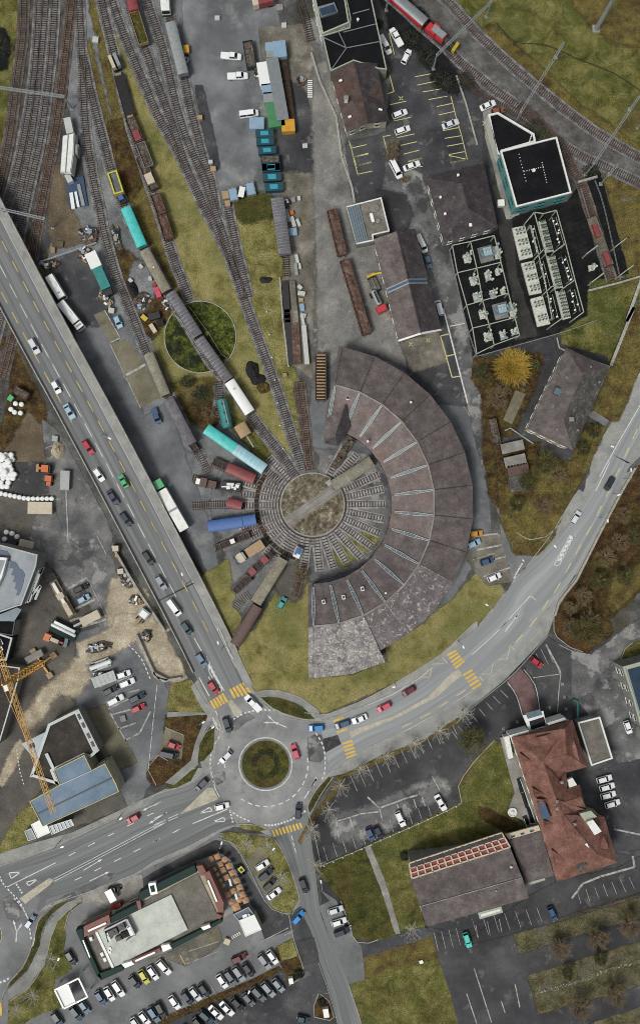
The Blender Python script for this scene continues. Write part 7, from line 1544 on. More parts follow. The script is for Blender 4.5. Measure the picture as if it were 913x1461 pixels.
for i,(k_,x,y,h,r,st,mt,lb) in enumerate((
        ('C4',55,355,5,2.9,'bare','twig_olive','thin olive bare tree left of the yellow willow'),('C4',140,485,6,4.6,'bare','twig_brown','wide sparse brown tree below the yellow willow'),('C4',392,830,5.5,4.4,'bare','twig_olive','round olive brown tree below the villa'),
        ('C4',345,300,3,1.6,'bush','leaf_mid','small green shrub at the right edge of the willow'),('D4',725,510,5,3.6,'bare','twig_brown','pale brown round tree highest on the dark embankment'),('D4',600,720,5,3.4,'bare','twig_brown','pale brown round tree in the middle of the embankment'),('D4',532,790,4,2.8,'bare','twig_brown','grey brown tree lowest on the embankment beside the road'),
        ('E4',610,70,7,5.6,'bare','twig_olive','large yellowish olive tree above the junction corner'),('E3',885,665,7,5.4,'bare','twig_olive','big grey olive tree at the edge of the dark car park'),('C2',255,462,7,3.4,'fir','leaf_dark','green fir tree on the brown bank below the overgrown pit'),
        ('G5',330,365,6,4.0,'bare','twig_brown','bare tree leftmost on the upper planted strip'),('G5',602,292,6,4.2,'bare','twig_brown','bare tree in the middle of the upper planted strip'),('G5',840,200,6,4.4,'bare','twig_brown','bare tree near the picture edge on the upper planted strip'),
        ('G5',480,800,6,4.4,'bare','twig_brown','bare tree leftmost on the lower planted strip'),('G5',730,695,6,4.4,'bare','twig_brown','bare tree right of its neighbour on the lower planted strip'),('G5',385,545,4,2.2,'bare','twig_olive','small olive tree in the middle planted strip'),('G5',620,440,4,2.4,'bare','twig_olive','small olive tree to the right in the middle planted strip'),('G5',1080,380,5,3.0,'bare','twig_brown','x') ,
        ('B3',525,135,3,1.6,'bare','twig_brown','small dark bare shrub between the white van and the saloon'),('B3',455,10,3.5,2.2,'bare','twig_brown','small reddish bare tree above the white van'),('A3',455,800,3.5,2.6,'bare','twig_brown','brown bare shrub below the cream house wall'),
        ('F4',30,280,2,1.2,'bush','leaf_rust','x'),('C2',300,570,3,2.6,'bush','leaf_rust','reddish brown shrub on the bank left of the teal tank wagon'),('C2',180,400,3,2.2,'bare','twig_olive','thin olive shrub left of the fir tree'),
        ('D4',820,285,4,3.2,'bare','twig_brown','flat brown tree between the road and the picture edge'),('D4',830,620,5,3.4,'bare','twig_olive','olive shrub tree beside the dark lane of the embankment'),('E4',530,60,5,3.6,'bare','twig_brown','reddish bare tree left of the large olive tree'),
        ('D4',300,100,5,3.8,'bare','twig_olive','olive tree above the road junction by the main road'),('D4',470,60,5,3.4,'bare','twig_brown','brown tree on the verge above the hatched island'),('D4',390,230,5,3.6,'bare','twig_brown','brown tree right behind the junction corner'),('D4',240,230,4,2.8,'bare','twig_olive','small olive tree beside the kerb of the junction'),
        ('D4',800,430,5,3.6,'bare','twig_brown','brown tree right of the middle embankment tree'),('D4',690,640,5,3.4,'bare','twig_olive','olive tree low between two pale embankment trees'),('D4',640,850,5,3.8,'bare','twig_brown','brown tree at the lower tip of the embankment'),('D4',880,400,5,3.8,'bare','twig_olive','olive tree where the embankment meets the edge'),
        ('D2',800,610,4,2.8,'bare','twig_brown','bare bush tree beside the grey track stub below the turntable'),('C4',600,760,4,2.8,'bare','twig_olive','olive tree between the villa and the footbridge'),('C4',660,670,4,2.6,'bare','twig_olive','small olive tree below the little footbridge'))):
    if lb != 'x': tree('bare_tree' if st == 'bare' else ('fir_tree' if st == 'fir' else 'shrub'),lb,c(k_,x,y),h,r,90 + i,st,mt,n=1.3 if st == 'bare' else 1)
for i,(k_,x,y,h,r,mt,lb) in enumerate((('A3',562,205,3,3.0,'leaf_dark','dark evergreen bush by the white pickups'),('A3',640,310,3,3.4,'leaf_dark','dark evergreen bush left of the gantry foot'),('A3',735,440,3,3.8,'leaf_dark','largest dark bush between car park and tracks'),('A3',410,395,2,1.4,'leaf_mid','small green bush at the cream house corner'),
        ('A3',855,435,3,3.2,'leaf_dark','green black bush beside the grey siding wall'),('A4',345,690,3,3.4,'leaf_dark','green shrub between the annex and the curved track'),('A4',395,735,2.5,2.4,'leaf_mid','lighter green shrub right of the annex'),('B4',650,85,2.5,2.6,'leaf_dark','dark green shrub beside the gantry at the track fork'),
        ('A1',-5,240,4,3.6,'leaf_dark','dark bush at the left edge of the railway land'),('A3',380,120,2,1.4,'leaf_dark','small dark bush by the hall edge above the pickups'),('F3',522,468,2.5,1.5,'leaf_dark','round dark green bush at the corner of the gridded hall lawn'),('T2',135,200,1.6,1.0,'leaf_dark','small clipped bush left of the porch'),
        ('T2',425,100,1.6,1.2,'leaf_dark','small clipped bush right of the porch'),('G3',335,560,1.8,1.6,'leaf_dark','dark round bush in the brown kerbed bed'),('G3',500,765,1.6,1.3,'leaf_dark','dark bush in the teardrop shaped bed'),('D2',95,95,2,1.8,'leaf_mid','x'),('T6',590,690,.8,1.4,'leaf_mid','x'))):
    if lb != 'x': tree('bush',lb,c(k_,x,y),h,r,300 + i,'bush',mt,'bark')
random.seed(5); k = MB(); hr = thing('hedge_ring','dark horseshoe hedge planted on the round green of the roundabout','hedge',tuple(W((379,1090))[:2]) + (.16,))
for i in range(2600):
    a = random.uniform(-2.6,3.4); rr = (17 + random.uniform(-4.2,4.2)) * S
    if -1.9 < a < -1.3 and random.random() < .8: continue
    q = Vector((math.cos(a) * rr,math.sin(a) * rr,random.uniform(.1,.7))); s_ = .16; k.add([q + Vector((random.uniform(-s_,s_),random.uniform(-s_,s_),random.uniform(-s_,s_) * .5)) for _ in range(3)],[(0,1,2)])
k.build('foliage','leaf_dark',hr); k = MB()
for i in range(40): a = -2.6 + 6 * i / 40; k.tube([(math.cos(a) * 3.5,math.sin(a) * 3.5,0),(math.cos(a) * 3.5,math.sin(a) * 3.5,.5)],.04,4)
tag(k.build('stems','bark',hr),kind='stuff')
def hedge(label,pxs,w_,h,mat='leaf_dark',dens=26):
    pts = spline([W(p) for p in PP(pxs)],1.0); o = (*pts[len(pts) // 2],0); r_ = thing('hedge',label,'hedge',o); k = MB(); random.seed(len(pxs))
    for a,b in zip(pts,pts[1:]):
        for _ in range(dens):
            q = a.lerp(b,random.random()); q = Vector((q.x + random.gauss(0,w_ * .3),q.y + random.gauss(0,w_ * .3),random.uniform(.1,h))); s_ = .2
            k.add([q + Vector((random.uniform(-s_,s_),random.uniform(-s_,s_),random.uniform(-s_,s_) * .6)) for _ in range(3)],[(0,1,2)])
    k.build('foliage',mat,r_,o); k = MB()
    for p in pts[::3]: k.tube([(p.x,p.y,0),(p.x,p.y,h * .7)],.04,4)
    tag(k.build('stems','bark',r_,o),kind='stuff')
hedge('low dark hedge along the curved strip by the left roundabout exit','G1 400,100 300,230 275,330 210,480 90,620',1.8,.9)
hedge('brown clipped hedge between the two lower rows of parked cars','G2 150,930 330,865 600,740 913,620|G3 200,505',1.3,1.0,'leaf_rust')
hedge('yellow brown hedge along the top of the planted strips','F4 470,800 700,730 913,665',.8,.8,'leaf_rust')
hedge('dark narrow hedge in the lens shaped bed above the roundabout','E2 600,445 700,480 830,545',1.6,.6)
hedge('dark hedge in the curved bed left of the roundabout','E2 320,610 265,700 250,770',1.4,.6)
hedge('dark hedge in the curved bed right of the lower zebra','F3 110,50 60,120 10,205',1.2,.7)
hedge('dry hedge line with pale stones across the lower planted strips','G5 150,690 300,645 500,590 700,510 913,455',.8,.6,'stone_equipment',14)
# ---------------------------------------------------------------- catenary gantries, masts, street lamps
def gantry(label,k_,s,z=7.8,lattice=True,legs=(True,True)):
    p1,p2 = [W(p,z) for p in P(k_,s)]; r_ = thing('catenary_gantry',label,'gantry',(p1.x,p1.y,0),group='catenary gantries over the tracks'); o = (p1.x,p1.y,0); L = (p2 - p1).length; d = (p2 - p1).normalized(); n = Vector((-d.y,d.x,0)); k = MB()
    for a in (-.28,.28):
        for zz in (-.25,.25): k.beam(p1 + n * a + Vector((0,0,zz)),p2 + n * a + Vector((0,0,zz)),.13)
    m = max(2,int(L / .9))
    for i in range(m):
        a,b = p1.lerp(p2,i / m),p1.lerp(p2,(i + 1) / m); sg = 1 if i % 2 else -1
        k.beam(a + n * .28 * sg + Vector((0,0,.25)),b - n * .28 * sg + Vector((0,0,.25)),.08)
    k.build('beam','galvanised',r_,o)
    for q,f in ((p1,legs[0]),(p2,legs[1])):
        if f: k = MB(); k.tube([(q.x,q.y,0),(q.x,q.y,z + .5)],[.26,.18],8); k.box(q.x,q.y,0,1.0,1.0,.35); k.build('mast','galvanised',r_,o)
    for i in range(1,4):
        q = p1.lerp(p2,i / 4.2); k = MB(); k.beam(q + Vector((0,0,-.3)),q + Vector((0,0,-1.5)),.09); k.lathe(q.x,q.y,[(.05,z - 1.6),(.14,z - 1.5),(.14,z - 1.2),(.05,z - 1.1)],8); k.build('dropper','grey_metal',r_,o)
gantry('lattice gantry across the left hand main tracks, above the white shed','A1','-70,465 352,525')
gantry('lattice gantry across the left tracks beside the road bridge','B1','10,297 245,352')
gantry('gantry above the red locomotive at the top of the picture','N','622.7,79 700.6,2.6')
gantry('gantry over the right hand main line beside the annex bush','A4','262,612 495,238')
gantry('gantry over the right hand main line nearest the picture edge','A4','658,893 905,527')
gantry('short gantry arm at the fork above the fenced track','B4','735,118 785,62',6.5)
def mast(name,label,k_,x,y,h,r0,r1,arms=()):
    p = W(c(k_,x,y)); r_ = thing(name,label,'mast',(p.x,p.y,0)); k = MB(); k.tube([(0,0,0),(0,0,h)],[r0,r1],10); k.build('pole','galvanised',r_); k = MB(); k.box(0,0,0,r0 * 3,r0 * 3,.5); k.build('footing','pale_concrete',r_)
    for a,L,z in arms: k = MB(); k.beam((0,0,z),(math.cos(a) * L,math.sin(a) * L,z + .3),.25); k.build('cross_arm','galvanised',r_); k = MB(); k.lathe(math.cos(a) * L,math.sin(a) * L,[(.05,z - 1),(.2,z - .9),(.2,z - .2),(.05,z)],8); k.build('insulator','insulator_green',r_)
mast('power_mast','tall grey power mast rising out of the meadow at the top right','A4',672,160,27,.75,.45,((2.6,4,20),(-.5,4,20),(2.6,5,24),(-.5,5,24)))
mast('signal_mast','grey mast at the top edge beside the freight hall','A3',422,58,10,.3,.2,((0.3,1.5,9),)); mast('signal_mast','short grey mast on the meadow edge beyond the main line','A4',895,698,7,.25,.18,((2.2,1.5,6.5),))
mast('signal_mast','small mast at the fork left of the gantry arm','B4',650,60,6,.2,.14,((.3,1.2,5.5),))
def wires(label,a,b,n=3,sep=1.6):
    r_ = thing('power_line',label,'power line',tuple(a[:2]) + (0,)); d = (b - a).normalized(); nn = Vector((-d.y,d.x,0))
    for i in range(n):
        o = nn * sep * (i - (n - 1) / 2); pts = [a.lerp(b,t / 10) + o - Vector((0,0,3.0 * (1 - (2 * t / 10 - 1) ** 2))) for t in range(11)]; k = MB(); k.tube(pts,.035,4); k.build('wire','dark_metal',r_,r_.location)
wires('three thin wires hanging over the substation toward the meadow',W(c('T1',520,200),9),W(c('B4',1050,190),14)); wires('three thin wires crossing the fenced track lower down',W(c('T1',300,420),8),W(c('B4',1050,330),14))
wires('thin wires running up from the tall power mast',W(c('A4',672,160)) + Vector((0,0,24)),W(c('A4',950,560),24),2,7)
LG = 'street lamps along the roads'
for i,(k_,bx,by,hx,hy,lb) in enumerate((('C4',672,750,760,750,'beside the main road right of the villa'),('D4',382,415,450,455,'on the junction corner by the hatched island'),('C1',575,690,597,706,'on the bridge parapet beside the red car'),('D2',190,650,152,606,'on the bridge by the expansion joint'),('E2',375,165,347,141,'at the foot of the bridge before the white hatching'),
        ('E3',465,350,466,380,'on the verge below the roundhouse end'),('F1',660,235,657,258,'on the pavement above the red car of the dual carriageway'),('F1',330,378,340,412,'on the pavement left along the dual carriageway'),('F2',645,380,643,428,'on the grass above the wedge bay'),('E3',810,130,838,162,'on the road beside the upper zebra'),
        ('D4',110,790,50,755,'on the verge behind the roundhouse bays'),('F3',222,835,229,845,'beside the lowest car on the lay-by'),('G3',720,195,711,207,'at the lawn corner of the lay-by'),('F2',372,372,367,390,'above the dark loop of the restaurant drive'),('F3',75,590,68,600,'on the lawn edge by the side road'),('G1',440,425,430,438,'on the lawn by the curved path'),
        ('G2',893,610,890,680,'between the two lower rows of cars'),('E2',265,555,268,572,'beside the path left of the roundabout'),('E2',290,600,320,600,'on the kerb at the left entry of the roundabout'),('F3',800,355,805,358,'x'),('D4',690,300,735,310,'on the wall right of the hatched island'),('D4',760,170,795,175,'on the wall above the hatched island'),('D4',820,90,862,40,'on the wall near the picture edge'),
        ('E1',690,560,700,575,'x'),('F3',415,430,395,470,'x'),('C1',740,1000,745,1010,'x'))):
    if lb == 'x': continue
    bpx = c(k_,bx,by); base = 0.0
    if on_bridge(bpx): base = bz(W(bpx))
    a = W(bpx,base); b = W(c(k_,hx,hy),base + 7.5); r_ = thing('street_lamp',f'grey street lamp {lb}','street lamp',(a.x,a.y,base),group=LG); k = MB(); d = Vector((b.x - a.x,b.y - a.y,0)); d = d.normalized() * min(3.5,max(.8,d.length)) if d.length > .05 else Vector((1,0,0))
    k.tube([(0,0,0),(0,0,7.2),d * .5 + Vector((0,0,7.6)),d + Vector((0,0,7.6))],[.12,.08,.07,.06],7); k.build('pole','galvanised',r_); k = MB(); k.box(d.x,d.y,7.52,.9,.4,.2,math.atan2(d.y,d.x)); k.build('lamp_head','lamp_white',r_)
# ---------------------------------------------------------------- tower crane
cb = W((61,946)); ct = 27.0; cr = thing('tower_crane','yellow tower crane whose jib reaches across the blue roofed office','crane',(cb.x,cb.y,0))
def lattice(mbx,a,b,w_,bay,r=.12):
    a,b = Vector(a),Vector(b); d = (b - a).normalized(); up = Vector((0,0,1)) if abs(d.z) < .9 else Vector((1,0,0)); s_ = d.cross(up).normalized() * w_ / 2; t = s_.cross(d).normalized() * w_ / 2; cs = [s_ + t,s_ - t,-s_ - t,-s_ + t]
    for q in cs: mbx.beam(a + q,b + q,r)
    n = max(1,int((b - a).length / bay))
    for i in range(n):
        p,q = a.lerp(b,i / n),a.lerp(b,(i + 1) / n)
        for j in range(4): mbx.beam(p + cs[j],p + cs[(j + 1) % 4],r * .6); mbx.beam(p + cs[j],q + cs[(j + 1) % 4],r * .6)
k = MB(); lattice(k,(0,0,.8),(0,0,ct),1.7,2.4,.17); k.build('tower','crane_yellow',cr)
k = MB()
for a in (.6,2.17,3.74,5.31): k.beam((0,0,.6),(math.cos(a) * 4.2,math.sin(a) * 4.2,.5),.5,.6)
k.build('base_frame','crane_yellow',cr)
for a in (.6,2.17,3.74,5.31): k = MB(); k.box(math.cos(a) * 4.2,math.sin(a) * 4.2,0,1.7,1.7,.9,a); k.build('foot_pad','tan_metal',cr)
k = MB(); k.box(-1.8,2.2,.8,5.4,2.0,1.2,.5); k.build('ballast','pale_concrete',cr)
jt = W((77,1160),ct + 1) - Vector((cb.x,cb.y,0)); jd = Vector((jt.x,jt.y,0)).normalized(); top = Vector((0,0,ct + 1))
k = MB(); lattice(k,top,top + jd * Vector((jt.x,jt.y,0)).length,1.1,1.6,.11); k.build('jib','crane_yellow',cr); k = MB(); lattice(k,top,top - jd * 12,1.2,1.7,.12); k.build('counter_jib','crane_yellow',cr)
k = MB(); k.beam((0,0,ct),(0,0,ct + 6),.5); k.build('apex_tower','crane_yellow',cr); k = MB(); k.beam((0,0,ct + 6),top + jd * 22,.1); k.beam((0,0,ct + 6),top - jd * 11,.1); k.build('tie_rods','crane_yellow',cr)
k = MB(); q = -jd * 10.5; k.box(q.x,q.y,ct - .8,2.2,1.6,2.6,math.atan2(jd.y,jd.x)); k.build('counterweight','pale_concrete',cr); k = MB(); q = jd * 1.5 + Vector((jd.y,-jd.x,0)) * 1.4; k.box(q.x,q.y,ct - 1.2,1.6,1.3,2.0,math.atan2(jd.y,jd.x)); k.build('cab','ice_white',cr); k = MB(); q = jd * 18; k.box(q.x,q.y,ct + .1,1.2,1.4,.5,math.atan2(jd.y,jd.x)); k.build('trolley','dark_metal',cr)
# ---------------------------------------------------------------- substation
def slab_unit(label,s,z=1.0,green=3):
    q = [W(p,z) for p in P('T1',s)]; cx = sum(p.x for p in q) / 4; cy = sum(p.y for p in q) / 4; r_ = thing('switchgear_plinth',label,'switchgear',(cx,cy,0),group='pale switchgear plinths of the substation'); o = (cx,cy,0); k = MB(); k.prism(q,0,z); k.build('plinth','stone_equipment',r_,o)
    for i in range(green):
        t = (i + .5) / green; m = q[0].lerp(q[3],t).lerp(q[1].lerp(q[2],t),.5); d = (q[3] - q[0]).normalized(); e = (q[1] - q[0]).normalized(); w_ = (q[1] - q[0]).length; k = MB()
        for u in (-.28,0,.28):
            for v in (-.7,.5): x = m + e * w_ * u + d * v; k.lathe(x.x,x.y,[(.16,z),(.26,z + .3),(.16,z + .35),(.26,z + .7),(.12,z + .9),(.12,z + 1.2)],8)
        k.beam(m - e * w_ * .32 + Vector((0,0,1.2)),m + e * w_ * .32 + Vector((0,0,1.2)),.12); k.build('breaker','insulator_green',r_,o)
for s,lb,g_ in (('375,105 450,90 498,275 420,295','wide pale plinth, topmost of three beside the service lane',3),('428,315 505,297 550,488 478,502','wide pale plinth, middle of three beside the service lane',3),('483,525 555,505 600,672 525,690','wide pale plinth, lowest of three beside the service lane',2),
               ('530,65 572,57 620,240 572,252','narrow pale plinth, topmost inside the green steel frame',5),('580,275 628,265 675,455 628,465','narrow pale plinth, middle one inside the green steel frame',5),('635,480 685,472 722,635 675,648','narrow pale plinth, lowest inside the green steel frame',4)): slab_unit(lb,s,.9,g_)
def frame(label,lines,z=5.5,r=.28,crop='T1'):
    q = [P(crop,l) for l in lines]; f0 = W(q[0][0],z); r_ = thing('busbar_frame',label,'steel frame',(f0.x,f0.y,0)); o = (f0.x,f0.y,0); done = []
    for l in q:
        for a,b in zip(l,l[1:]):
            k = MB(); k.beam(W(a,z),W(b,z),r,r); k.build('beam','pale_green_metal',r_,o)
        for a in l:
            w0 = W(a,z)
            if all((w0 - d_).length > 1.5 for d_ in done): done.append(w0); k = MB(); k.beam((w0.x,w0.y,0),(w0.x,w0.y,z),r,r); k.build('post','pale_green_metal',r_,o)
frame('pale green steel frame over the left half of the substation',['20,208 128,185 268,150','50,370 165,343 308,308','105,562 200,535 352,490','140,698 250,672 402,632','165,850 268,798 418,742','20,208 50,370 105,562 140,698 165,850','128,185 165,343 200,535 268,798','268,150 308,308 352,490 418,742'],5.5,.24)
frame('pale green steel frame round the narrow plinths of the substation',['505,12 572,258 625,462 670,640','636,0 690,195 745,410 797,602','505,12 560,20 636,0','455,72 505,12','515,280 560,232 625,245 690,195','565,492 610,450 680,460 745,410','605,686 668,640','740,645 797,602','485,90 560,380 610,640'],5.0,.24)
frame('pale green post frames over the fenced track beside the substation',['815,258 880,208','850,422 915,372'],4.5,.3); frame('pale green portal at the far side of the fenced track',['780,500 838,455'],5,.25,'B4'); frame('low pale green portal near the lower corner of the fenced track',['805,655 875,602'],5,.25,'B4')
for i,(x,y,lb) in enumerate(((228,250,'upper'),(315,588,'lower'))):
    p = W(c('T1',x,y),2); r_ = thing('transformer',f'{lb} of two pale blue transformers on dark bases in the substation','transformer',(p.x,p.y,0),0.25); k = MB(); k.box(0,0,0,4.4,4.6,.5); k.build('base','wall_grey',r_); k = MB(); k.box(0,.2,.5,2.4,2.4,2.2); k.build('tank','transformer_blue',r_)
    for u in (-.8,0,.8): k = MB(); k.lathe(u,.2,[(.18,2.7),(.28,2.9),(.18,3.0),(.28,3.2),(.1,3.4),(.1,3.9)],8); k.build('bushing','stone_equipment',r_)
    for s_ in (-1.7,1.7): k = MB(); [k.box(s_,-1 + j * .35,.6,.7,.12,1.8) for j in range(7)]; k.build('radiator','transformer_blue',r_)
for i,(x,y,sx,sy,lb) in enumerate(((285,245,5,9,'beside the upper pale blue transformer'),(372,590,5,9,'beside the lower pale blue transformer'),(112,278,5,6,'leftmost under the top beam of the left frame'),(235,385,4,6,'in the middle bay of the left frame, upper'),(150,412,5,6,'by the slanted support of the left frame'),(170,512,5,6,'below the slanted support of the left frame'),(265,492,4,6,'in the middle bay of the left frame, lower'),(205,612,5,6,'in the fourth bay of the left frame'),(292,362,3,4,'small and dark right of the upper middle bay'),(322,475,3,4,'small and dark right of the lower middle bay'),(235,745,5,6,'in the lowest bay of the left frame'),(325,737,4,5,'pale and compact in the lowest bay'),(388,716,3,4,'at the lower right corner of the left frame'),(850,335,4,4,'standing alone beside the fenced track'))):
    random.seed(500 + i); p = W(c('T1',x,y),1.5); r_ = thing('switch_cluster',f'cluster of pale insulators {lb}','switchgear',(p.x,p.y,0),.25,group='pale insulator clusters of the substation'); k = MB(); k.box(0,0,0,sx * .42,sy * .42,.5); k.build('plinth','stone_equipment',r_)
    for j in range(7 + sx): u,v = random.uniform(-.26,.26) * sx,random.uniform(-.26,.26) * sy; h = random.uniform(1.2,2.6); k = MB(); k.lathe(u,v,[(.12,.4),(.25,h * .5),(.14,h * .55),(.25,h * .8),(.12,h),(.3,h + .05),(.3,h + .2)],7); k.build('insulator','stone_equipment' if random.random() < .7 else 'transformer_blue',r_)
    k = MB(); k.beam((-sx * .25,0,2.2),(sx * .25,.3,2.2),.14); k.beam((0,-sy * .25,1.9),(.2,sy * .25,1.9),.14); k.build('busbar','pale_green_metal',r_)
for i,(s,n,lb) in enumerate((('478,88 520,250',9,'top left'),('532,300 575,460',9,'middle left'),('588,500 622,640',8,'lower left'),('608,40 655,200',9,'top right'),('665,270 712,420',9,'middle right'),('718,470 752,600',8,'lower right'),('640,170 665,185',3,'x'))):
    if lb == 'x': continue
    a,b = P('T1',s); wa,wb_ = W(a,3.2),W(b,3.2); r_ = thing('insulator_row',f'row of black and white insulators at the {lb} of the plinth frame','insulators',(wa.x,wa.y,0),group='insulator rows in the plinth frame'); o = (wa.x,wa.y,0); k = MB(); k.beam(wa,wb_,.12); k.beam(wa + Vector((1.2,0,0)),wb_ + Vector((1.2,0,0)),.12); k.beam((wa.x,wa.y,0),wa,.15); k.beam((wb_.x,wb_.y,0),wb_,.15); k.build('rail','pale_green_metal',r_,o)
    for j in range(n): q = wa.lerp(wb_,(j + .5) / n) + Vector((random.uniform(-.5,.9),0,0)); k = MB(); k.lathe(q.x,q.y,[(.1,3.25),(.26,3.4),(.14,3.5),(.26,3.7),(.1,3.9),(.22,4.0)],7); k.build('insulator','lamp_white' if j % 3 else 'black_iron',r_,o)
# ---------------------------------------------------------------- fences and low walls
def fence(label,pxs,h=1.6,step=2.4,mat='galvanised',wall=False,name=None,wd=.08):
    pts = spline([W(p) for p in PP(pxs)],2.0) if not wall else [W(p) for p in PP(pxs)]; o = (pts[0][0],pts[0][1],0); r_ = thing(name or ('low_wall' if wall else 'fence'),label,'wall' if wall else 'fence',o)
    if wall: k = MB(); k.rail([Vector(p[:2]) for p in pts],0,wd,0,h); k.build('wall',mat,r_,o); k = MB(); k.rail([Vector(p[:2]) for p in pts],0,wd * 1.3,h,h + .06); k.build('coping','kerb_stone',r_,o); return
    k = MB()
    for z in (h * .5,h): k.rail([Vector(p[:2]) for p in pts],0,wd,z - .05,z)
    k.build('rails',mat,r_,o); k = MB()
    for p,d in walk([Vector(p[:2]) for p in pts],step): k.box(p.x,p.y,0,.1,.1,h)
    k.build('posts',mat,r_,o)
fence('thin grey fence along the lower side of the substation','T1 160,870 640,735 870,655',1.8); fence('grey fence between the substation and the lane','T1 0,240 60,520 110,720 160,870',1.8)
fence('pale fence on the left of the fenced track','B4 585,190 650,420 725,700',1.2); fence('pale fence on the right of the fenced track','B4 662,150 710,290 800,690',1.2)
fence('grey wall across the head of the fenced track','B4 568,160 672,130',1.4,wall=True,wd=.5,mat='galvanised'); fence('grey wall above the green lawn by the fenced track','B4 625,745 800,700 913,665',1.0,wall=True,wd=.4,mat='pale_concrete'); fence('dark wall between the lawn and the verge of the main road','B4 908,690 830,913|C4 870,0 745,315',1.2,wall=True,wd=.7,mat='dark_yard')
fence('grey retaining wall on the outer side of the main road','D4 880,30 800,170 680,400 560,640 470,750 445,830',.9,wall=True,wd=.5,mat='wall_grey'); fence('grey guard rail between pavement and dark car park','E4 410,95 290,235 185,340 0,490|E3 800,575',1.0,2.0,'galvanised',wd=.14); fence('thin white fence edging the wide dark car park lawn','E4 190,350 240,430 270,530',.8,2,'white_metal'); fence('pale edging rail right of the red footpath','E4 280,285 340,370 365,500',.8,2,'white_metal')
fence('pale railing along the grass beside the lower bridge','D2 350,913|E2 345,40 410,190 430,225',1.0,2.2,'white_metal'); fence('grey pit wall along the grass by the depot sidings','B2 682,670 700,913|C2 730,320',.8,wall=True,wd=.35,mat='pale_concrete')
fence('curved white site barrier below the excavator','E1 745,95 800,220 850,325 913,340|E2 0,300 50,345 150,330',1.2,wall=True,wd=.6,mat='wall_white'); fence('brown site wall along the bridge foot','D1 615,450 700,600 770,715 860,850 900,913',1.4,wall=True,wd=.5,mat='work_sand'); fence('green and white railing beside the junction lane','T2 530,-10 555,0 555,110',1.5,1.6,'teal',wd=.3)
fence('thin grey fence along the railway meadow','A4 130,130 230,230 400,250 560,320 760,400 913,500',.7,4,'dark_metal'); fence('yellow rail at the head of the loading lane','A2 800,225 913,305',1,2,'tan_metal'); fence('yellow rail beside the loading lane','A2 800,372 880,430',1,2,'tan_metal'); fence('wooden plank fence down the depot yard','T4 320,165 465,360',1.0,1.2,'rust',wd=.5)
fence('grey kerb wall between car park and railway','A3 800,415 850,560 913,790',.6,wall=True,wd=.35,mat='pale_concrete'); fence('white edged wall left of the flat store','A3 15,290 60,440 150,640|B3 180,20 235,180 250,270',.5,wall=True,wd=.5,mat='pale_concrete'); fence('short yard fence beside the rubble by the white box lorry','B1 225,590 370,540 530,485',1.2,2,'galvanised',wd=.3)
fence('low white wall at the foot of the villa','C4 175,665 205,650 330,735',.6,wall=True,wd=.25,mat='pale_concrete'); fence('low wall round the lawn corner beside the villa','C4 458,160 470,215 512,235 745,318',.5,wall=True,wd=.3,mat='pale_concrete')
# ---------------------------------------------------------------- parasols and tables of the restaurant terrace
PROT = {}
def parasol(x,y,big,lb,wd=None):
    p = W(c('T3',x,y),2.3); key = (big,wd)
    if key not in PROT:
        r_ = thing('parasol','-','parasol'); w_ = wd or (1.0 if big else .8); k = MB(); n = 4 if big else 10; vs = [(0,0,2.75)] + [(w_ * 1.12 * math.cos(2 * math.pi * (i + .5) / n),w_ * 1.12 * math.sin(2 * math.pi * (i + .5) / n),2.25) for i in range(n)] + [(w_ * 1.12 * math.cos(2 * math.pi * (i + .5) / n),w_ * 1.12 * math.sin(2 * math.pi * (i + .5) / n),2.13) for i in range(n)]
        k.add(vs,[(0,1 + i,1 + (i + 1) % n) for i in range(n)] + [(1 + i,1 + n + i,1 + n + (i + 1) % n,1 + (i + 1) % n) for i in range(n)]); k.build('canopy','umbrella_tan',r_,fix=False); k = MB(); k.tube([(0,0,0),(0,0,2.75)],.04,6); k.build('pole','galvanised',r_); k = MB(); k.lathe(0,0,[(.35,.1),(.35,.25),(.1,.3)],10); k.build('base','pale_concrete',r_)
        PROT[key] = r_
    else: r_ = copy_tree(PROT[key])
    r_.location = (p.x,p.y,.13); r_.rotation_euler = (0,0,.42); tag(r_,lb,'parasol','tan parasols on the restaurant terrace')
ORD = ['topmost left round','topmost middle square','topmost right round','right end of the second row, square','second row, square beside the round ones','third row, square in the middle','third row, square at the right edge','fourth row, square in the middle','small round, highest of the four down the left side','small round, second of the four down the left side','small round, third of the four down the left side','small round, lowest of the four down the left side','square at the right edge of the fifth row','square between the white sail and the fifth row','square at the right edge of the sixth row','square at the right edge of the seventh row','square leftmost of the sixth row','square at the lower right corner','square left in the last row but one','largest square at the lower end','square right of the lower white sail']
for (x,y,b_),lb in zip(((612,78,0),(640,68,1),(672,80,0),(690,108,1),(652,100,1),(664,126,1),(704,138,1),(680,158,1),(628,123,0),(640,145,0),(653,172,0),(665,192,0),(722,172,1),(708,217,1),(736,200,1),(748,232,1),(684,233,1),(762,258,1),(698,263,1),(722,286,1),(735,255,0)),ORD):
    parasol(x,y,b_,f'tan parasol on the restaurant terrace, {lb}',1.35 if 'largest' in lb else (None if b_ or 'small' not in lb else .6))
for i,(s,lb) in enumerate((('692,165 700,195','upper'),('718,228 726,255','lower'))):
    a,b = P('T3',s); p = W(a,2.5); r_ = thing('shade_sail',f'{lb} narrow white folded sail between the parasols','sail',(p.x,p.y,0)); k = MB(); k.beam(W(a,2.5),W(b,2.4),.6,.25); k.build('cloth','ice_white',r_,(p.x,p.y,0)); k = MB(); k.tube([(p.x,p.y,0),(p.x,p.y,2.5)],.05,6); k.build('pole','galvanised',r_,(p.x,p.y,0))
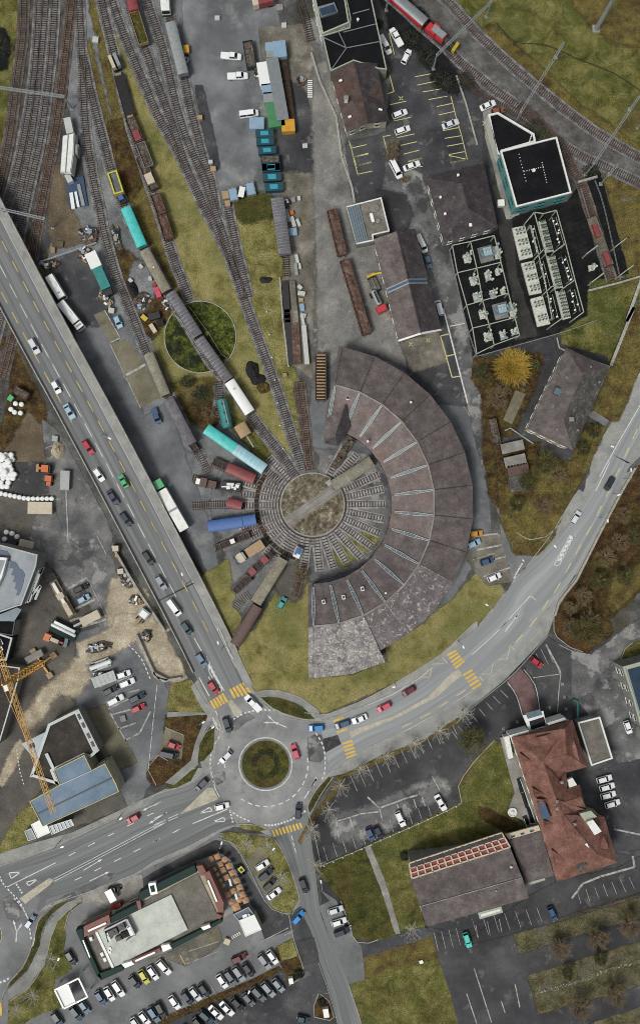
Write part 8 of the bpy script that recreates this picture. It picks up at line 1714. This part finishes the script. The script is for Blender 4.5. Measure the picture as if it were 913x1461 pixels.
# ---------------------------------------------------------------- bales, crates, containers, heaps
BP = []
def bale(k_,x,y,lb,r=.78,h=1.2,grp='white wrapped bales',z=0.1):
    p = W(c(k_,x,y),z + h)
    if not BP: k = MB(); k.lathe(0,0,[(.62,0),(.78,.12),(.8,.6),(.78,1.08),(.6,1.2),(.2,1.24)],16); o = k.build('wrapped_bale','ice_white',smooth=False); BP.append(o)
    else: o = BP[0].copy(); COL.objects.link(o)
    o.location = (p.x,p.y,z); o.scale = (r / .78,r / .78,h / 1.2); tag(o,lb,'bale',grp)
yy = 0
for r_,row in enumerate(((795,(5,32,60)),(820,(10,38,66)),(848,(0,25,50)),(874,(12,38,60)),(900,(5,30,58,78)))):
    for j,x in enumerate(row[1]): bale('C1',x,row[0],'white wrapped bale in the big heap at the left edge',grp='white wrapped bales in the big heap')
for r_,row in enumerate(((16,(5,30,52)),(40,(15,45)),(60,(4,30,68)),(84,(18,46,70)),(108,(5,45)),(130,(14,38)))):
    for x in row[1]: bale('D1',x,row[0],'white wrapped bale in the big heap at the left edge',grp='white wrapped bales in the big heap')
for x,y in ((18,808),(45,835),(25,886)): bale('C1',x,y,'white wrapped bale in the big heap at the left edge',z=1.32,grp='white wrapped bales in the big heap')
NB = ['first','second','third','fourth','fifth','sixth','seventh','eighth','ninth','tenth','eleventh','last']
for i in range(12): bale('D1',6 + 25 * i,168 + (i * 5 if i < 6 else 28),f'grey white bale, {NB[i]} from the left in the long single row',.68,1.1,'bales in the long single row')
for x,y,lb in ((85,516,'top left of the small group'),(117,520,'top right of the small group'),(60,547,'leftmost of the small group'),(80,563,'at the bottom of the small group'),(112,567,'lower right of the small group')): bale('C1',x,y,f'white bale {lb} below the rusty trailer',.7,1.1,'small group of white bales')
for x,y,lb in ((35,378,'topmost'),(65,385,'middle'),(92,402,'rightmost'),(25,415,'lowest')): bale('D1',x,y,f'{lb} white bale of four above the zinc roofed hall',.72,1.1,'four white bales by the zinc roof')
def crate(name,label,cat,k_,s,w_,h,mat,lid=None,z=.1,ribs=0,group=None,top=None):
    a,b = P(k_,s.replace('>',' ')); p,q = W(a,h),W(b,h); m = (p + q) / 2; L = (q - p).length; r_ = thing(name,label,cat,(m.x,m.y,z),math.atan2((q - p).y,(q - p).x),group); k = MB(); k.box(0,0,0,L,w_,h - .1); k.build('body',mat,r_)
    k = MB()
    if lid != 'open': k.box(0,0,h - .1,L * 1.03,w_ * 1.04,.12); k.build('lid',lid or mat,r_)
    else:
        for sx,sy,lx,ly in ((0,1,L,.1),(0,-1,L,.1),(1,0,.1,w_),(-1,0,.1,w_)): k.box(sx * L / 2,sy * w_ / 2,h - .1,lx,ly,.5)
        k.build('rim',mat,r_); k = MB(); k.box(0,0,h - .05,L * .9,w_ * .85,.18); k.build('load',top or 'scrap',r_)
    if ribs:
        for i in range(ribs): k = MB(); k.box(-L / 2 + L * (i + .5) / ribs,0,h + .02,.14,w_,.06); k.build('rib',lid or mat,r_)
    if top and lid != 'open': k = MB(); k.box(0,0,h + .02,L * .45,w_ * .6,.1); k.build('patch',top,r_)
    return r_
CG = 'teal lidded skips in the column'
for i,(x0,y0,x1,y1,op) in enumerate(((552,725,645,722,0),(556,768,648,765,0),(566,818,660,812,0),(580,868,678,862,1),(586,908,684,902,0))):
    crate('skip',f'dark teal skip {["topmost in the column below the grey container","second from the top in the column","third from the top in the column","with its lid open and rubble inside","just below the open one with rubble"][i]}','skip','A2',f'{x0},{y0}>{x1},{y1}',2.1,1.9,'dark_teal','open' if op else 'dark_teal',group=CG,top='scrap' if op else 'bright_teal')
crate('skip','dark teal skip second from the bottom of the column','skip','B2','592,125>688,120',2.3,1.9,'dark_teal',group=CG,top='bright_teal'); crate('skip','dark teal skip at the bottom of the column, beside the ribbed wagon','skip','B2','602,180>698,174',2.3,1.9,'dark_teal',group=CG,top='bright_teal'); crate('skip','dark teal skip directly below the rubble filled one','skip','B2','588,75>682,70',2.2,1.9,'dark_teal',group=CG,top='bright_teal')
crate('container','pale blue grey container beside the white van of the grey yard','container','A2','518,668>595,668',3.2,2.4,'blue_container'); crate('container','white container beside the long striped shelter','container','A2','592,338>612,460',3.9,2.5,'ice_white'); crate('container','blue grey container, upper of the pair below the white one','container','A2','585,485>650,478',2.8,2.5,'blue_container'); crate('container','pale grey blue container, lower of the pair below the white one','container','A2','595,530>655,525',2.8,2.5,'galvanised')
crate('container','green tarpaulin covered container beside the striped shelter','container','A2','645,550>668,685',4.6,2.4,'green_tarp'); crate('container','yellow orange container at the lower end of the striped shelter','container','A2','692,682>762,678',3.4,2.4,'crane_yellow'); crate('roof_shelter','pale blue corrugated shelter roof at the top of the shed row','shelter','A2','648,270>715,262',4.6,3.0,'blue_container',ribs=5); crate('container','grey blue container left of the pale blue shelter roof','container','A2','604,255>650,252',2.4,2.5,'blue_container'); crate('container','small blue grey box below the shelter roof','container','A2','610,292>655,290',2.2,2.4,'galvanised')
crate('striped_shelter','long grey striped shelter roof between containers and black rack','shelter','A2','640,318>698,645',3.4,3.2,'grey_metal',ribs=22); crate('timber_rack','long black slatted rack along the striped shelter','rack','A2','695,330>740,640',2.6,1.4,'plank_dark',ribs=24)
crate('scrap_skip','dark green open skip with mixed scrap left of the shed row','skip','A2','508,225>530,368',2.9,1.6,'green_cladding','open',top='scrap')
crate('flatbed_trailer','pale blue open trailer, left of two at the foot of the grey yard','trailer','B2','422,185>435,252',2.6,1.2,'galvanised','open',top='blue_container'); crate('flatbed_trailer','pale grey open trailer, right of two at the foot of the grey yard','trailer','B2','515,155>530,222',2.6,1.2,'galvanised','open',top='blue_container'); crate('forklift','dark forklift with a white guard between the two open trailers','forklift','B2','470,232>480,178',1.6,1.6,'dark_metal','ice_white')
for k_,s,w_,h,mt,lb in (('B2','370,222>405,218',2.2,1.0,'wood_pale','brown crate left of the pale blue trailer'),('B2','385,268>412,266',1.6,1.2,'wood_pale','tan crate at the buffer of the short siding'),('B2','295,42>318,40',1.0,.8,'ice_white','white crate beside the yard track'),('B2','306,80>335,78',1.4,.9,'wood_pale','brown crate below the white crate by the yard track'),('A2','238,638>262,636',1.2,1.0,'wood_pale','tan crate alone on the dark strip of the yard'),
        ('A2','692,138>718,136',1.4,.5,'ice_white','white manhole slab at the top of the old concrete'),('A2','805,792>832,790',1.2,.4,'ice_white','white square lid near the dark patch'),('A2','665,40>698,38',1.6,.5,'pale_concrete','pale framed hatch near the top edge'),('A2','330,97>356,97',1.2,.6,'ice_white','white round topped box alone in the upper yard'),('C3','380,183>398,181',1.0,.3,'pale_concrete','small white framed manhole above the roundhouse'),
        ('B2','715,300>735,365',1.0,1.0,'galvanised','silver rack highest beside the ribbed wagon'),('B2','738,318>756,314',1.2,1.0,'orange_metal','small orange box by the silver rack'),('B2','745,340>762,392',1.1,.9,'ice_white','white pallet stack right of the silver rack'),('B2','775,352>790,390',.8,.9,'ice_white','narrow white pallet at the lane edge'),('B2','738,402>745,440',1.1,1.2,'blue_container','blue grey box, left of a pair'),('B2','762,400>766,440',1.1,1.2,'blue_container','blue grey box, right of a pair'),('B2','770,545>780,590',.9,.9,'ice_white','white tube pack halfway down the siding'),('B2','768,590>774,655',.8,.9,'galvanised','long silver pack halfway down the siding'),('B2','788,592>792,622',.7,.8,'ice_white','short white pack beside the long silver one'),('B2','782,712>800,730',1.0,.8,'ice_white','white sack above the crate group'),('B2','780,752>818,758',1.2,.9,'ice_white','white crate in the group beside the pit'),('B2','785,790>808,792',1.0,.9,'wood_pale','tan crate in the group beside the pit'),('B2','800,812>806,850',1.2,.9,'blue_container','blue grey crate in the group beside the pit'),('B2','795,872>822,878',1.2,.9,'ice_white','white crate lowest in the group beside the pit'),
        ('B2','745,250>765,246',1.3,.9,'pale_concrete','grey box beside the ribbed wagon end'),('B2','778,240>794,238',1.2,.9,'ice_white','white box beside the ribbed wagon end'),('C2','800,30>812,90',.8,1.2,'ice_white','upper white tank pack along the pit'),('C2','812,95>830,300',1.3,1.4,'ice_white','long white covered rack along the pit'),('C2','698,362>720,360',1.0,.9,'tan_metal','rusty box on the grass beside the track'),('C3','68,50>70,51',.1,.1,'ice_white','x'),
        ('B1','278,520>300,522',1.6,.8,'tan_metal','grey brown crate on the dark strip near the fence'),('B1','308,485>345,490',1.6,.5,'mud_brown','flat brown mat beside the rubble heap'),('B1','365,110>385,150',1.6,2.2,'ice_white','white box at the end of the long white shed'),('A1','365,640>382,722',2.0,2.4,'ice_white','white box wagon above the long white shed'),('A1','505,212>535,216',1.6,.8,'ice_white','white crate on the mossy strip between the tracks'),
        ('B1','590,845>620,850',1.4,1.4,'ice_white','white cube beside the teal covered lorry'),('A3','1,1>2,2',.1,.1,'ice_white','x'),('C1','75,440>160,480',2.6,1.6,'rust','x'),('C1','50,500>68,475',1.4,1.2,'car_green','pale green box beside the rusty trailer'),('C1','285,705>315,708',1.6,.9,'galvanised','small grey crate on the lane by the farm yard'),('C1','335,885>375,888',2.4,1.2,'pale_concrete','x'),('D1','330,95>378,97',5.4,1.6,'galvanised','grey gridded container by the farm lane'),('D1','108,432>182,450',2.0,1.4,'panel_cream','pale slatted crate stack beside the zinc roof'),('D1','45,435>90,445',1.6,1.4,'dark_metal','dark slatted crate stack beside the pale one'),('D1','155,245>282,247',3.4,1.8,'panel_cream','pale pinkish flat container in the lower farm yard'),
        ('E1','655,556>682,548',1.8,.6,'pale_concrete','white skip bag in the lower depot bays'),('G3','265,605>295,600',1.6,1.6,'lamp_white','white cabinet in the brown kerbed bed'),('G3','515,838>552,832',2.4,1.6,'lamp_white','white cabinet in the teardrop shaped bed'),('G2','712,310>750,325',1.6,.8,'panel_cream','pale stone at the end of the square dashes'),('G4','295,468>320,460',.9,.4,'lamp_white','small white slab at the lawn edge beside the black car park'),('C4','240,395>292,420',1.6,.7,'dark_metal','brown garden bench set under the willow'),('B4','140,265>175,262',1.8,1.6,'lamp_white','white cabinet between the storehouse and the control building'),
        ('T5','150,580>190,588',1.4,1.5,'ice_white','x'),('T5','415,630>455,665',1.3,1.0,'yellow_metal','yellow machine part in the scrap strip'),('T5','485,700>525,765',1.2,1.0,'panel_cream','cream machine part at the lower end of the scrap strip'),('T5','470,645>560,620',1.8,1.4,'dark_metal','dark container in the scrap strip, upper of two'),('T5','540,690>590,680',1.8,1.2,'rubber','dark grey container in the scrap strip, lower of two'),('T5','310,330>335,355',1.0,.9,'ice_white','white crate beside the black scrap stack'),('T5','395,215>420,240',.9,.8,'ice_white','white crate beside the beige boxcar'),('T5','500,375>530,385',1.2,1.0,'wagon_red','faded red crate topmost of the red stack'),('T5','515,420>550,405',1.0,1.0,'car_pink','bright red crate second in the red stack'),('T5','525,445>562,430',1.0,1.0,'car_pink','bright red crate third in the red stack'),('T5','535,472>572,458',1.0,1.0,'car_pink','bright red crate lowest in the red stack'),('T5','470,330>495,325',1.2,.9,'ice_white','white crate against the train above the red stack'),
        ('G1','855,0>856,1',.1,.1,'ice_white','x'),('F4','-1,0>0,0',.1,.1,'ice_white','x')):
    if lb == 'x': continue
    crate('crate',lb,'crate',k_,s,w_,h,'pale_panel' if mt == 'ice_white' else mt)
crate('pipe_stack','bundle of long white and blue pipes below the white shed','pipes','B1','388,210>400,295',1.0,.8,'ice_white'); crate('pipe_stack','long white pipe bundle, middle of three on the dark strip','pipes','B1','412,205>428,285',.7,.8,'ice_white'); crate('pipe_stack','long blue white pipe bundle, rightmost of three on the dark strip','pipes','B1','428,165>455,278',.9,.8,'galvanised'); crate('pipe_rack','dark blue rack of pipes under the three bundles','rack','B1','405,130>430,285',5.2,.4,'dark_blue_roof')
crate('ribbed_container','grey ribbed container with five lids in the depot car park','container','E1','508,360>625,318',3.0,1.8,'galvanised',ribs=5); crate('yard_trailer','rusty loaded trailer above the small group of bales','trailer','C1','78,440>155,482',2.4,1.6,'rust','open'); crate('garden_shed','row of slatted garden sheds with pale lids, upper','shed','C4','160,765>278,738',2.8,2.2,'dark_metal','pale_concrete',ribs=7); crate('garden_shed','row of slatted garden sheds with pale lids, lower','shed','C4','178,840>290,815',3.0,2.2,'dark_metal','pale_concrete',ribs=7); crate('garden_shed','reddish garden shed roof below the two slatted rows','shed','C4','195,885>305,865',3.0,2.2,'wagon_brown','wagon_brown',ribs=4); crate('garden_shed','mossy grey shed beside the lane below the reddish one','shed','D4','205,120>300,105',4.4,2.2,'roof_moss','roof_moss')
crate('wood_stack','long narrow rack of timber in the dark pit beside the grass','rack','B2','748,690>768,910',1.6,1.0,'plank_dark','old_concrete',ribs=8); crate('wood_stack','long dark rack left in the pit beside the grass','rack','B2','712,690>725,910',1.6,.8,'black_iron','dark_metal',ribs=8); crate('wood_stack','dark rusty rack in the lower pit beside the long white rack','rack','C2','760,10>778,300',2.2,.9,'black_iron','rust',ribs=10); crate('wood_stack','black rack left in the lower pit','rack','C2','720,10>748,300',2.0,.8,'black_iron','dark_metal',ribs=10)
crate('white_tent','white teardrop shaped sail in front of the restaurant','sail','T3','165,215>190,262',2.0,2.2,'lamp_white'); car('T3','230,270>178,294','hatch','red','red hatchback parked tight against the green fascia',None); car('T3','178,212>210,206','hatch','black','black car behind the white sail at the restaurant',None)
def heap(label,k_,x,y,rx,ry,h,mat,seed,cat='heap',name='scrap_heap',rot=0.0):
    p = W(c(k_,x,y)); k = MB(); n,m = 20,7; vs = [(0,0,h)]; random.seed(seed)
    for j in range(1,m + 1):
        for i in range(n):
            a = 2 * math.pi * i / n; t = j / m; rr = t * (1 + .3 * noise.noise(Vector((math.cos(a) * 1.6,math.sin(a) * 1.6,seed)))); z = h * (1 - t) ** .8 * (1 + .7 * noise.noise(Vector((math.cos(a) * t * 3,math.sin(a) * t * 3,seed + 5)))) + random.uniform(0,.14) * (1 - t); x_,y_ = rx * rr * math.cos(a),ry * rr * math.sin(a)
            vs.append((x_ * math.cos(rot) - y_ * math.sin(rot),x_ * math.sin(rot) + y_ * math.cos(rot),z if j < m else 0))
    k.add(vs,[(0,1 + i,1 + (i + 1) % n) for i in range(n)] + [(1 + (j * n) + i,1 + (j + 1) * n + i,1 + (j + 1) * n + (i + 1) % n,1 + j * n + (i + 1) % n) for j in range(m - 1) for i in range(n)])
    r_ = thing(name,label,cat,(p.x,p.y,.12)); k.build('pile',mat,r_)
    if mat == 'scrap':
        for _ in range(int(10 + rx * 5)):
            a = random.uniform(0,6.28); t = random.uniform(.1,.85); kk = MB(); kk.box(0,0,0,random.uniform(.5,1.6),random.uniform(.3,.9),random.uniform(.3,.8),random.uniform(0,3)); o = kk.build('scrap_piece',random.choice(['ice_white','galvanised','rubber','dark_metal','tan_metal','rust','blue_container']),r_); o.location = (rx * t * math.cos(a),ry * t * math.sin(a),h * (1 - t) * .7)
heap('pale rubble heap at the corner of the works yard fence','B1',485,440,3.2,2.8,1.6,'scrap',3); heap('strip of black tyres and parts beside the inner track','B1',632,455,1.2,4.4,1.2,'scrap',4,rot=.35); heap('black engine parts stack in the scrap strip','T5',345,415,1.4,3.2,1.6,'rubber',5,rot=.4); heap('wide heap of black wheels in the scrap strip','T5',425,520,2.8,3.0,1.4,'scrap',6); heap('small brown debris heap right of the black wheels','T5',615,535,1.2,2.0,.9,'scrap',7)
heap('dark coal heap, upper of two on the grass by the middle track','C2',532,332,2.2,2.4,1.6,'rubber',8,name='coal_heap'); heap('dark coal heap, lower of two on the grass by the middle track','C2',560,385,2.2,1.9,1.4,'rubber',9,name='coal_heap'); heap('brown weedy rubbish heap below the coal heaps','C2',595,430,2.2,1.6,.8,'scrub',10); heap('low black tarpaulin mound on the green wedge of grass','B2',605,683,1.9,1.1,.5,'rubber',11,name='covered_mound'); heap('scrap parts beside the teal covered lorry cab','B1',570,770,1.8,1.8,1.2,'scrap',12); heap('debris between lorry and track','B1',600,810,1.5,2.4,.7,'scrap',13); heap('white and rusty scrap in front of the white box lorry','B1',462,545,2.0,2.6,1.4,'scrap',14)
heap('round tan heap of sand on the farm lane','C1',318,768,2.0,2.4,1.4,'work_sand',15,name='sand_heap'); heap('brown low debris along the fence by the coaches','B1',270,600,3.4,1.0,.7,'scrap',16,rot=.2); heap('pile of building material beside the excavator','D1',745,745,2.4,1.6,1.0,'scrap',17); heap('twisted steel behind the small pale digger','D1',690,640,1.6,2.6,1.0,'scrap',18,rot=.5); heap('rubble in the tan trench of the building site','E1',540,165,4.2,1.4,.8,'scrap',19,rot=.35); heap('pale building debris on the sandy site below the excavator','E1',800,100,1.4,2.0,.8,'scrap',20); heap('scrap parts behind the ribbed grey container','E1',560,312,3.0,.8,.8,'scrap',21,rot=.35); heap('brown weeds and scrap along the right pit','B2',720,268,1.0,1.4,.8,'scrap',22)
heap('scrap in the roadside yard strip beside the white vans','A2',560,400,1.0,2.0,1.0,'scrap',23); heap('dark parts by the tanker wagon','A2',172,330,1.0,2.0,1.0,'scrap',24); crate('yellow_cart','small yellow cart beside the pale grey tank wagon','cart','A2','172,245>176,285',1.6,1.4,'crane_yellow'); heap('loose parts at the head of the roundhouse lane','A2',800,445,1.4,1.4,.6,'scrap',25)
sr = W(c('A2',845,480)); r_ = thing('sleeper_ladder','short stack of pale sleepers laid like a ladder beside the lane','sleepers',(sr.x,sr.y,0))
for j in range(9): k = MB(); k.box(0,2.2 - j * .6,.1,1.4,.3,.2); k.build('sleeper','ice_white',r_)

PB = []
for (k_,a,b,n,lb) in (('F3',(85,512),(800,190),15,'along the upper edge of the lawn'),('C2',(612,20),(700,760),7,'on the grass right of the middle track')):
    for i in range(n):
        p = W(c(k_,a[0] + (b[0] - a[0]) * i / (n - 1),a[1] + (b[1] - a[1]) * i / (n - 1)))
        if not PB: m = MB(); m.lathe(0,0,[(.2,0),(.24,.1),(.2,.7),(.1,.8)],8); o = m.build('bollard','ice_white'); PB.append(o)
        else: o = PB[0].copy(); COL.objects.link(o)
        o.location = (p.x,p.y,.05); tag(o,'small white bollard ' + lb,'bollard','white bollards ' + lb)
